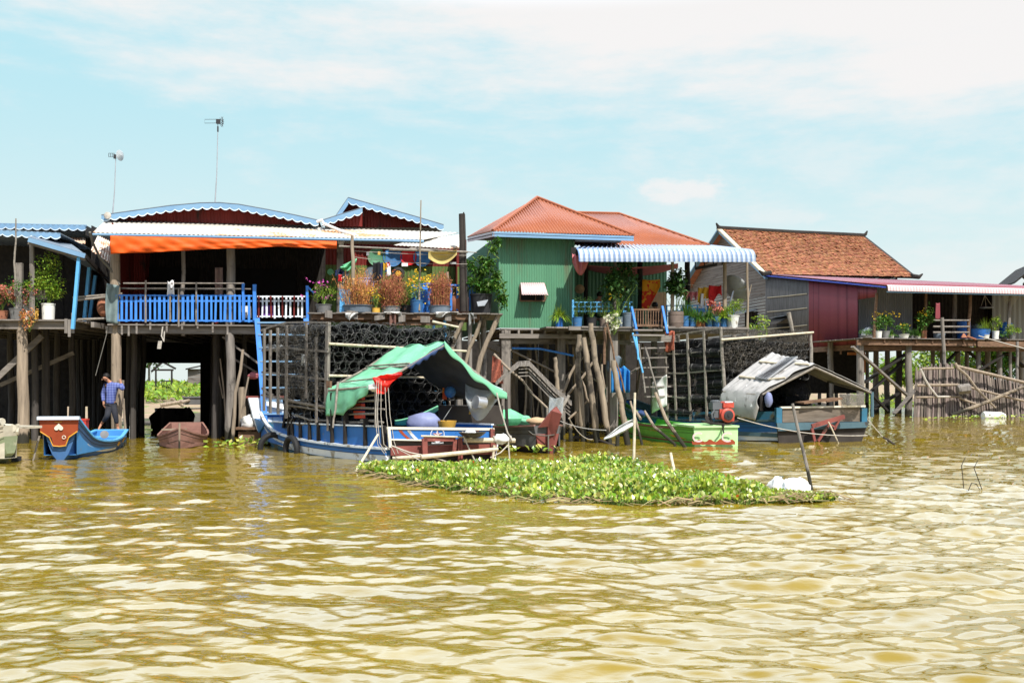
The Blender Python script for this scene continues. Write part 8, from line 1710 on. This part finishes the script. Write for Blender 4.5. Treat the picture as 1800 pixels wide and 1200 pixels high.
# two people sitting in the porch shade
def sitter(c, label, shirt, face, tilt):
    o = T('person', label, 'person', c); q = lambda x, y, z: c+FD.u*x+FD.v*y+UP*z
    N2 = {'pelvis': (q(0, 0, .12), .13), 'spine': (q(0, .02, .32), .115), 'chest': (q(0, .0, .52), .12), 'neck': (q(0, -.02, .66), .05), 'head': (q(tilt*.3, -.04, .76), .085), 'crown': (q(tilt*.5, -.04, .83), .075),
          'shR': (q(.17, 0, .56), .06), 'elR': (q(.24, -.1, .34), .042), 'haR': (q(.12, -.25, .22), .03), 'shL': (q(-.17, 0, .56), .06), 'elL': (q(-.24, -.1, .34), .042), 'haL': (q(-.12, -.25, .22), .03),
          'knR': (q(.22, -.38, .22), .07), 'anR': (q(.05, -.42, .04), .04), 'knL': (q(-.22, -.38, .22), .07), 'anL': (q(-.05, -.42, .04), .04)}
    for s_ in 'RL':
        for i in range(5): N2['f%s%d' % (s_, i)] = (N2['ha'+s_][0]+FD.u*((i-2)*.018)-FD.v*(.07 if i else .03)-UP*.02, .0095)
    E2 = [('pelvis', 'spine'), ('spine', 'chest'), ('chest', 'neck'), ('neck', 'head'), ('head', 'crown')]
    for s_ in 'RL': E2 += [('chest', 'sh'+s_), ('sh'+s_, 'el'+s_), ('el'+s_, 'ha'+s_), ('pelvis', 'kn'+s_), ('kn'+s_, 'an'+s_)]+[('ha'+s_, 'f%s%d' % (s_, i)) for i in range(5)]
    skin_body('body', N2, E2, 'skin', o, 1)
    g = lambda k, f=1.18, a=.012: (N2[k][0], N2[k][1]*f+a)
    skin_body('shirt', {'b': g('pelvis', 1.02), 's': g('spine'), 'c': g('chest'), 'r1': g('shR'), 'r2': g('elR'), 'l1': g('shL'), 'l2': g('elL')}, [('b', 's'), ('s', 'c'), ('c', 'r1'), ('r1', 'r2'), ('c', 'l1'), ('l1', 'l2')], shirt, o, 1)
    skin_body('trousers', {'p': g('pelvis', 1.0, .02), 'kr': g('knR'), 'ar': (N2['anR'][0], .05), 'kl': g('knL'), 'al': (N2['anL'][0], .05)}, [('p', 'kr'), ('kr', 'ar'), ('p', 'kl'), ('kl', 'al')], 'denim_black', o, 1)
    hc = N2['head'][0].lerp(N2['crown'][0], .5)+FD.v*.025+UP*.02
    mb = MB(); mb.sheet(lambda u, v: hc+V((math.cos(u*6.2832)*math.sin(v*2.1)*.105, math.sin(u*6.2832)*math.sin(v*2.1)*.11, math.cos(v*2.1)*.11)), 16, 9); mb.build('hair', 'hair', o, True)
    f_ = -FD.v; mb = MB()
    for s_ in (-1, 1): mb.sheet(lambda u, v: N2['head'][0]+f_*.083+FD.u*s_*.032+UP*.02+V((math.cos(u*6.28)*math.sin(v*3.14), math.sin(u*6.28)*math.sin(v*3.14), math.cos(v*3.14)))*.011, 8, 5)
    mb.build('eyes', 'hair', o, True); mb = MB(); mb.lathe(N2['head'][0]+f_*.085-UP*.012, [(.018, 0), (.012, .015), (0, .024)], 8, f_); mb.build('nose', 'skin', o, True)
    return o
mb = MB(); q = FD.h(1036, 556, 1.3); mb.obox(V((q.x, q.y, zP+.36)), FD.u*1.0, FD.v*.5, UP*.05)
for a_ in (0, .92):
    for d_ in (0, .42): mb.obox(V((q.x, q.y, zP))+FD.u*a_+FD.v*d_, FD.u*.06, FD.v*.06, UP*.36)
one(mb, 'bench', 'wood_brown', 'low wooden bench in the porch shade behind the blue railing', 'bench', V((q.x, q.y, zP)))
sq = FD.h(1052, 556, 1.55); sitter(V((sq.x, sq.y, zP+.40)), 'dark haired person in a pale top sitting in the porch shade behind the blue railing', 'cloth_grey', 0, .1)
sq = FD.h(1153, 556, .3); sitter(V((sq.x, sq.y, zP-.02)), 'person in black sitting on the floor behind the wooden porch gate', 'cloth_black', 0, -.1)

# --- maroon house porch
def fb(px, d=-.05): q = FF.h(px, 592, d); return V((q.x, q.y, zF))
plant('potted_flowers', 'yellow flowering plant in a white pot by the first maroon porch post', 'plant', fb(1544), ('bucket_white', .18, .15, .34), 'bush', .95, .34, 'leaf', extra=('flower_yellow', 12, .07, .8, .2), n=260, size=.12)
plant('potted_flowers', 'tall yellow flowering plant in a grey pot beside the white pot', 'plant', fb(1557), ('pot_grey', .20, .17, .36), 'bush', 1.0, .5, 'leaf', extra=('flower_yellow', 20, .08, .75, .25), n=420, size=.13)
plant('potted_plant', 'stubby plant in the small white pot at the foot of the yellow flowers', 'plant', fb(1567), ('bucket_white', .12, .10, .18), 'spiky', .4, 1.1, 'leaf', n=100)
plant('potted_plant', 'low leafy plant with pale flowers in a wide white bowl', 'plant', fb(1589), ('bucket_white', .26, .20, .20), 'bush', .62, .42, 'leaf', extra=('flower_yellow', 10, .07, .7, .12), n=380, size=.10)
plant('potted_plant', 'small dark plant just right of the wide white bowl', 'plant', fb(1603), ('pot_grey', .12, .10, .16), 'spiky', .5, 1.0, 'leaf_dark', n=100)
plant('potted_plant', 'small green tuft in a pale bowl left of the clay pot', 'plant', fb(1613), ('bucket_white', .15, .12, .12), 'spiky', .55, 1.0, 'leaf', n=120)
plant('potted_shrub', 'tall leafy shrub with pale yellow blooms in a clay pot by the leaning grey pole', 'plant', fb(1624), ('pot_clay', .15, .13, .40), 'bush', 1.45, .48, 'leaf', extra=('flower_yellow', 16, .08, .7, .4), n=520, size=.14)
plant('potted_grass', 'lime grassy plant in a pale bowl beside the blue tub', 'plant', fb(1732, -.15), ('bucket_white', .20, .16, .22), 'grass', 1.0, .65, 'leaf_lime', n=260)
plant('potted_plant', 'tall pale stalks in a white pot behind the lime grassy plant', 'plant', fb(1750, -.1), ('bucket_white', .17, .15, .42), 'bush', 1.0, .34, 'leaf_lime', n=260, size=.10)
plant('potted_plant', 'feathery lime green plant in a grey bowl at the right end of the porch', 'plant', fb(1778, -.1), ('pot_grey', .20, .16, .22), 'bush', .75, .46, 'leaf_lime', n=480, size=.09)
plant('potted_plant', 'creeping green plant lying low on the porch edge before the second barrel', 'plant', fb(1764, -.2), ('pot_black', .2, .18, .10), 'bush', .32, .38, 'leaf', n=200, size=.09)
plant('potted_plant', 'dull green plant in a low tray left of the first white pot', 'plant', fb(1523, -.15), ('pot_grey', .3, .28, .12), 'bush', .4, .35, 'leaf', n=200, size=.09)
mb = MB(); q = fb(1521, .3); mb.obox(q, FF.u*.36, FF.v*.35, UP*.34); one(mb, 'spirit_house_box', 'bucket_white', 'small white box shrine at the left end of the maroon porch', 'shrine', q)
mb = MB(); mb.slab([q+V((-.06, -.1, .36)), q+V((.2, -.1, .56)), q+V((.46, -.1, .36))], V((0, .6, 0))); one(mb, 'shrine_roof', 'zinc', 'little pitched roof on top of the white box shrine', 'roof', q+UP*.4)
def barrel(px, d, r_, h_, m_, label, name='water_barrel'):
    q = FF.h(px, 592, d); q.z = zF; o = T(name, label, 'barrel', q, 'blue barrels of the maroon porch'); mb = MB()
    mb.lathe(q, [(r_*.92, 0), (r_, .06), (r_, h_*.30), (r_*1.03, h_*.33), (r_, h_*.36), (r_, h_*.64), (r_*1.03, h_*.67), (r_, h_*.7), (r_, h_*.95), (r_*.94, h_)], 22); mb.build('body', m_, o, True)
    mb = MB(); mb.lathe(q+UP*h_*.985, [(r_*.9, 0), (r_*.9, .03), (.1, .04), (.1, .09), (0, .09)], 18); mb.build('lid', m_, o, True); return o
barrel(1694, 1.6, .34, 1.02, 'barrel_blue', 'tall blue barrel standing left of the dark porch post')
barrel(1768, 1.8, .33, .95, 'barrel_blue', 'blue barrel in the shade near the right end of the porch')
barrel(1716, 2.6, .30, .85, 'pot_slate', 'dark barrel in the shade between the two blue barrels')
mb = MB(); q = fb(1722, .15); mb.lathe(q, [(.36, 0), (.48, .30), (.52, .52), (.55, .53), (.50, .53), (.45, .3), (.0, .06)], 22, cap=False); one(mb, 'wide_tub', 'barrel_blue', 'wide blue tub at the porch edge between the two blue barrels', 'tub', q, smooth=True)
mb = MB(); q = fb(1651, .4); mb.lathe(q, [(.26, 0), (.30, .3), (.28, .34), (0, .34)], 14); one(mb, 'grey_tub', 'pot_slate', 'dark grey tub behind the porch edge left of the rails', 'tub', q, smooth=True)
cloth(1645, 1652, 532, 560, -.8, 'maroon', 'maroon_umbrella', 'folded maroon cloth hanging on the grey pole before the porch', fr=FF, wav=4)
mb = MB(); mb.tube([fb(1700, -.2)+UP*.12, fb(1716, -.5)-UP*.05], .05, 6); mb.sheet(lambda u, v: fb(1688+10*u, -.25)+UP*(.05+.22*math.sin(v*3.14)*math.sin(u*3.14+.1))+V((0, -.2*v, 0)), 8, 6); one(mb, 'brown_bundle', 'pot_clay', 'small brown bundle lying at the porch edge by the dark post', 'bundle', fb(1692, -.2), smooth=True)

# ================================================================ stakes standing in the river
stk = (((1018, 588), (1016, 640), (1020, 700), (1027, 779), 28.3, .105, 'tall forked grey stake, first of the cluster by the red boat'), ((1025, 593), (1036, 660), (1044, 720), (1051, 782), 27.9, .11, 'thick knotted stake, second from the left of the tall cluster'), ((1038, 568), (1044, 620), (1058, 690), (1071, 782), 27.8, .105, 'tallest smooth topped stake curving to the right'), ((1077, 633), (1085, 680), (1096, 730), (1104, 786), 27.0, .10, 'cut off dark stake just left of the plastic bag pole'),
       ((1013, 680), (1014, 720), (1015, 752), (1013, 777), 28.8, .085, 'dark short stake behind the forked grey stake'), ((976, 628), (978, 660), (981, 685), (985, 740), 29.5, .085, 'brown weathered post behind the trap frame'), ((1002, 745), (1002, 755), (1003, 770), (1003, 776), 28.6, .08, 'stubby dark stake close to the red boat'), ((1086, 765), (1086, 770), (1086, 780), (1086, 788), 26.6, .07, 'short black stub below the plastic bag'))
for pts_ in stk:
    Ys, r_, lab = pts_[-3:]; pl = pts_[:-3]; o = T('mooring_stake', lab, 'stake', P(*pl[-1], Ys), 'stakes between the red and green boats'); mb = MB(); ps = [P(x, y, Ys) for x, y in pl]; ps.append(V((ps[-1].x+.02, ps[-1].y, -1.0)))
    fine = []
    for a, b in zip(ps, ps[1:]):
        for k in range(4): fine.append(a.lerp(b, k/4)+V((R.uniform(-.02, .02), 0, 0)))
    fine.append(ps[-1]); mb.tube(fine, [r_*.86*(.82+.25*i/len(fine))*(1+.14*mnoise.noise(V((i*.7, Ys, r_*40)))) for i in range(len(fine))], 9); mb.build('shaft', 'stake', o, True)
    if 'forked' in lab: mb = MB(); mb.tube([P(1017, 622, Ys), P(1023, 606, Ys)], [.05, .03], 6); mb.build('stub', 'stake', o, True)
bt = (((990, 690), (1014, 632), 29.0, .045, 'pale branch crossing behind the forked stake'), ((998, 694), (1046, 632), 28.9, .04, 'light pole leaning right between the tall stakes'), ((1022, 668), (1046, 730), 28.5, .03, 'thin dark branch slanting down behind the tall stakes'), ((1000, 736), (1032, 705), 28.4, .035, 'short pale pole low between the stakes'), ((1058, 640), (1062, 720), 29.6, .03, 'thin straight pole behind the tallest stake'), ((1064, 575), (1062, 640), 29.8, .05, 'reddish pole rising behind the stakes to the porch vine'), ((1067, 570), (1098, 690), 29.6, .03, 'long thin bent pole right of the reddish pole'))
for (a, b, Ys, r_, lab) in bt:
    mb = MB(); mb.pole(P(*a, Ys), P(*b, Ys), r_, seg=6, wob=.04); one(mb, 'loose_pole', 'pole' if 'reddish' not in lab else 'wood_brown', lab, 'pole', P(*a, Ys), 'loose poles among the stakes', smooth=True)
mb = MB(); mb.tube([P(1008, 769, 28.6), P(1040, 768, 28.2), P(1075, 782, 27.3), P(1100, 788, 26.8)], .05, 6); one(mb, 'sunken_branch', 'hull_dark', 'dark wet branch at the foot of the stakes', 'branch', P(1050, 772, 28), smooth=True)
sg = (((1152, 690), (1172, 740), (1206, 788), 25.9, .05, 'long bent pole leaning before the lime green boat'), ((1133, 722), (1150, 750), (1186, 780), 26.6, .04, 'dark thin pole leaning left of the long bent pole'), ((1108, 705), (1118, 740), (1128, 778), 26.9, .035, 'slim dark pole beside the bow end of the green boat'), ((1118, 722), (1122, 730), (1126, 736), 27.5, .04, 'short pale stub lying on the green gunwale'))
for (a, b, c, Ys, r_, lab) in sg:
    mb = MB(); ps = [P(*a, Ys+.6), P(*b, Ys+.3), P(*c, Ys)]; 
    if 'stub' not in lab: ps.append(V((ps[-1].x+.15, ps[-1].y, -.8)))
    mb.tube(ps, [r_*.8]+[r_]*(len(ps)-1), 7); one(mb, 'leaning_pole', 'stake', lab, 'pole', ps[-2], 'poles before the green boat', smooth=True)
# poles around the floating plants
for (a, b, r_, m_, lab) in (((1116, 690), (1114, 824), .030, 'bamboo', 'thin pale pole holding a white plastic bag above the floating plants'), ((1179, 796), (1186, 826), .034, 'bamboo', 'short pale pole stub among the floating plants'), ((1393, 709), (1427, 862), .030, 'wood_v', 'dark leaning pole at the right end of the floating plants')):
    q = W(b[0], b[1]+(8 if b[1] < 850 else 0)); mb = MB(); t_ = P(a[0], a[1], q.y+(.3 if a[0] != 1393 else .2)); mb.pole(V((q.x, q.y, -.8)).lerp(q, .0) if False else q-(t_-q)*.4, t_, r_, r_*.8, seg=8, wob=.008); one(mb, 'marker_pole', m_, lab, 'pole', q, smooth=True)
q0 = W(1114, 832)
def wbag(u, v):
    cen = [(1113, 743), (1098, 750), (1080, 761), (1062, 771)]; wd = [7, 9, 7, 1.5]; k = u*3; i = min(2, int(k)); f = k-i
    x, y = lerp(cen[i][0], cen[i+1][0], f), lerp(cen[i][1], cen[i+1][1], f); ww = lerp(wd[i], wd[i+1], f)
    return P(x-ww*.35*(v-.5)*2, y+ww*(v-.5)*2, q0.y+.2)+V((0, .09*math.sin(v*6.0)*ww/9+.03*math.sin(u*14), 0))
mb = MB(); mb.sheet(wbag, 30, 16); one(mb, 'plastic_bag', 'plastic_white', 'long white plastic bag streaming from the thin pale pole', 'bag', P(1090, 755, q0.y), smooth=True, solid=.01)
lumpy(W(1398, 866)+UP*.06, .22, .18, .17, 'foam_block', 'foam', 'white foam lump floating at the right end of the plants', 'foam', seed=61)
lumpy(W(1366, 860)+UP*.06, .12, .12, .14, 'foam_block', 'foam', 'smaller white foam piece left of the big foam lump', 'foam', seed=62)
mb = MB(); mb.pole(W(606, 838)-UP*.05-V((-.0, 0, .2)), P(664, 764, 20.6), .028, .024, seg=6, wob=.006); one(mb, 'boat_pole', 'bamboo', 'long pale pole leaning from the water onto the blue boat side', 'pole', W(606, 838), smooth=True)
# post the boy holds, sticks at the tunnel corner
for i, (x0, y0, x1, y1, Ys, r_, lab) in enumerate(((212, 668, 206, 783, 27.7, .12, 'sunlit post that the boy in the checked shirt is holding'), (207, 720, 210, 775, 27.6, .03, 'thin stick tied left of the post the boy holds'), (217, 700, 223, 783, 27.5, .035, 'thin leaning stick right of the post the boy holds'))):
    mb = MB(); mb.pole(P(x1, y1+6, Ys)-UP*.3, P(x0, y0, Ys), r_, seg=6); one(mb, 'landing_post' if i == 0 else 'landing_stick', 'pole', lab, 'post' if i == 0 else 'stick', P(x1, y1, Ys), smooth=True)
for i, (pl, r_, Ys, lab) in enumerate(((((427, 614), (423, 650), (414, 690), (412, 730), (408, 782)), .055, 27.5, 'forked bleached branch standing at the right corner of the tunnel'), (((437, 662), (431, 692), (428, 715), (424, 735)), .035, 27.6, 'short pale branch right of the forked bleached branch'), (((424, 680), (426, 720), (426, 752)), .13, 28.0, 'thick brown stump beside the bleached branch'), (((387, 630), (394, 690), (398, 760)), .03, 29.5, 'thin stick leaning inside the tunnel, right side'), (((380, 640), (392, 700)), .03, 30.0, 'second thin stick inside the tunnel, upper right'))):
    mb = MB(); ps = [P(x, y, Ys) for x, y in pl]; mb.tube(ps, [r_*(.7+.3*k/len(ps)) for k in range(len(ps))], 8); one(mb, 'bare_branch', 'pole' if r_ < .1 else 'stake', lab, 'branch', ps[-1], 'branches at the tunnel corner', smooth=True)
mb = MB(); q = P(414, 755, 27.6); mb.obox(q, V((.75, .05, 0)), V((0, .8, 0)), UP*.07); mb.obox(q+V((.05, .1, -.5)), V((.6, .05, 0)), V((0, .1, 0)), UP*.45); one(mb, 'landing_plank', 'wood_brown', 'small brown plank landing beside the bow of the blue boat', 'landing', q)
lumpy(P(437, 742, 27.9), .22, .2, .22, 'plastic_bag', 'plastic_white', 'crumpled white sack on the plank landing by the blue boat bow', 'bag', seed=71)
lumpy(P(446, 660, 29.0), .16, .12, .10, 'pink_cloth', 'cloth_pink', 'small pinkish cloth in the dark left of the blue stairs', 'cloth', seed=72)
# fan folded blue tarp under the green house
mb = MB()
for k, (x0, x1, yt) in enumerate(((1076, 1092, 640), (1086, 1107, 642))): mb.sheet(lambda u, v: P(lerp(1074+k*10, x1, u)+(3 if k else -2)*v*0, lerp(yt+22*abs(u-.55)*(1-v), 690, v), 30.2-.12*math.sin(u*14)), 14, 8)
one(mb, 'blue_tarp', 'tarp_blue', 'bright blue tarp folded upright in the dark under the green house', 'tarp', P(1090, 665, 30.2), smooth=True, solid=.01)
mb = MB(); q = P(1074, 645, 31.0); mb.lathe(q-UP*.2, [(.1, 0), (.2, .1), (.22, .3), (.2, .55), (.1, .6)], 14, V((.3, 0, 1))); one(mb, 'plastic_drum', 'pot_slate', 'dim slate coloured drum stowed under the porch behind the reddish pole', 'drum', q, smooth=True)
# ropes over the water
rope(P(985, 740, 24.3), P(1065, 756, q0.y+.3), .05, .010, 'rope', 'mooring_rope', 'pale rope running from the red boat bow to the white plastic bag', 'mooring ropes')
rope(P(1000, 735, 24.4), P(1042, 772, 27), .15, .012, 'rope', 'mooring_rope', 'slack rope from the red boat bow to the foot of the stakes', 'mooring ropes')
rope(P(1296, 734, 27.2), P(1524, 765, 27.7), .16, .014, 'rope', 'mooring_rope', 'pale rope hanging across the stern of the silver-roofed boat', 'mooring ropes', 16)
rope(P(1524, 735, 28.4), W(1560, 776), .02, .012, 'rope', 'mooring_rope', 'rope from the silver-roofed boat down to a floating twig', 'mooring ropes')
rope(P(688, 783, 20.6), W(764, 822), .0, .010, 'rope', 'mooring_rope', 'rope from the blue boat stern into the floating plants', 'mooring ropes')
rope(FF.h(1720, 590, -.4), FF.h(1830, 620, -2), .02, .03, 'rope', 'mooring_rope', 'rope slanting down from the maroon porch to the right edge', 'mooring ropes')
rope(P(168, 660, 28), P(200, 540, 28.2), .0, .012, 'rope_dark', 'hanging_rope', 'thin dark rope hanging between the two left houses')
# twigs in the water
for i, (pl, lab) in enumerate(((((1552, 768), (1560, 772), (1568, 778), (1580, 785)), 'floating forked twig beside the silver-roofed boat'), (((1694, 858), (1692, 835), (1690, 818), (1697, 803)), 'thin bare twig sticking out of the water, left one'), (((1726, 860), (1718, 838), (1712, 822), (1719, 808)), 'thin bare twig sticking out of the water, right one'), (((1702, 862), (1708, 848), (1716, 850), (1722, 860)), 'small bent twig between the two upright twigs'))):
    Ys = W(1575, 782).y if i == 0 else W(1706, 862).y; ps = [P(x, y, Ys) for x, y in pl]
    mb = MB(); mb.tube(ps, [.007]*3+[.004] if i else [.025, .03, .03, .02], 5)
    if i == 0: mb.tube([ps[1], ps[1]+V((.02, 0, -.12))], .015, 4); mb.tube([ps[2], ps[2]+V((.1, 0, -.08))], .02, 4)
    one(mb, 'bare_twig', 'hull_dark', lab, 'twig', ps[0], 'twigs in the water', smooth=True)

# ================================================================ floating water hyacinth
front = [(636, 832), (690, 844), (760, 857), (850, 871), (950, 883), (1080, 889), (1200, 888), (1320, 886), (1400, 882), (1462, 880)]
back = [(636, 826), (690, 828), (760, 829), (850, 828), (950, 824), (1040, 822), (1120, 827), (1200, 844), (1300, 861), (1380, 871), (1462, 878)]
mb = MB(); cnt = 0
def in_isl(px, py): return poly_at(back, px) <= py <= poly_at(front, px)
dens = lambda px, py: 1.0
tot = 0
while cnt < 5000:
    px = R.uniform(636, 1462); yb, yf = poly_at(back, px), poly_at(front, px); 
    Y0, Y1 = FL*H/(yf-HY), FL*H/(yb-HY); Y = R.uniform(Y0, Y1); py = HY+FL*H/Y; tot += 1
    edge = min((Y-Y0)/.5, (Y1-Y)/.5, (px-636)/30, (1462-px)/70, 1); c = V(((px-CX)/FL*Y, Y, 0)); k = .5+.5*mnoise.noise(V((c.x*.9, c.y*.9, 3)))
    if R.random() > (.15+.85*k)*(1 if px < 1180 else .75) or R.random() > .5+.5*edge: continue
    hh = (.08+.25*k*max(.25, edge))*(1.25 if px > 1000 and px < 1120 and Y > Y1-1.2 else 1); low = px > 1330
    if low: hh *= .55
    for j in range(R.randint(3, 5)):
        a = R.uniform(0, 6.28); t = R.uniform(.1, .8); d = V((math.cos(a)*math.sin(t), math.sin(a)*math.sin(t), math.cos(t))); L_ = hh*R.uniform(.5, 1.1); b = c+V((R.uniform(-.06, .06), R.uniform(-.06, .06), .0)); e = b+d*L_
        mb.tube([b, b.lerp(e, .5)+UP*.01, e], [.007, .006, .005], 3, 2, cap=False)
        mi = 0 if R.random() < .72 else 1
        if R.random() < .004: mi = 4
        ld = (d+V((R.uniform(-.7, .7), R.uniform(-.7, .7), R.uniform(-.5, .6)))).normalized(); s_ = R.uniform(.034, .095)*(.8 if low else 1)
        nr = (UP+V((R.uniform(-1, 1), R.uniform(-1.2, .6), 0))).normalized(); sd_ = ld.cross(nr).normalized(); u_ = sd_.cross(ld)
        q = [e, e+ld*s_*.25+sd_*s_*.36+u_*s_*.10, e+ld*s_*.62+sd_*s_*.36+u_*s_*.06, e+ld*s_-u_*s_*.08, e+ld*s_*.62-sd_*s_*.36+u_*s_*.06, e+ld*s_*.25-sd_*s_*.36+u_*s_*.10, e+ld*s_*.5-u_*s_*.03]
        mb.add(q, [(0, 6, 1), (1, 6, 2), (2, 6, 3), (3, 6, 4), (4, 6, 5), (5, 6, 0)], mi)
    cnt += 1
for i in range(520):     # dead runners and stalks, mostly along the near edge
    px = R.uniform(640, 1465); yb, yf = poly_at(back, px), poly_at(front, px); py = yf-(yf-yb)*(R.random()**1.7)*.8; c = W(px, py)
    a = R.gauss(0, .5)+(0 if R.random() < .5 else 3.14); L_ = R.uniform(.15, .6); e = c+V((math.cos(a)*L_, math.sin(a)*L_*.5, 0)); z = R.uniform(.0, .09)
    mb.tube([c+UP*z, c.lerp(e, .5)+UP*(z+R.uniform(.0, .07)), e+UP*R.uniform(-.01, .05)], R.uniform(.004, .011), 4, 3, cap=False)
n_ = 80
ring_f = [W(636+826*i/n_, poly_at(front, 636+826*i/n_)-1.5+2*mnoise.noise(V((i*.6, 0, 0)))) for i in range(n_+1)]; ring_b = [W(636+826*i/n_, poly_at(back, 636+826*i/n_)+1+1.5*mnoise.noise(V((i*.6, 7, 0)))) for i in range(n_+1)]
for j in range(6):
    for i in range(n_):
        f = lambda ii, jj: ring_f[ii].lerp(ring_b[ii], jj/6)+UP*((.035 if 0 < jj < 6 else -.05)+.03*mnoise.noise(V((ii*.9, jj*1.7, 2))))
        mb.face([f(i, j), f(i+1, j), f(i+1, j+1), f(i, j+1)], 5)
mat('rotting_mat', (.10, .075, .035), (.05, .036, .018), 5, rough=1, bump=.4)
tag(mb.build('water_hyacinth', ['leaf_hy', 'leaf_hy2', 'stem_green', 'stem_dry', 'flower_orange', 'rotting_mat']), 'long floating raft of bright green water plants in front of the moored boats', 'water plants', kind='stuff')
print('hyacinth', cnt, tot)
mb = MB()   # small drifting patches along the houses
for (px, py, n, sx) in ((1700, 737, 60, 1.6), (1765, 735, 40, 1.0), (455, 782, 60, .5), (420, 787, 30, .4), (938, 796, 40, .5)):
    for i in range(n):
        c = W(px, py)+V((R.gauss(0, sx), R.gauss(0, .25), R.uniform(.02, .16))); mb.leaf(c, V((R.uniform(-1, 1), R.uniform(-1, 1), R.uniform(-.2, .8))), V((R.uniform(-.5, .5), -.4, 1)), .16, .12, R.choice((0, 0, 1)))
tag(mb.build('drifting_weed', ['leaf_hy', 'leaf_hy2']), 'small scattered green water weeds drifting along the stilts and hulls', 'weeds', kind='stuff')
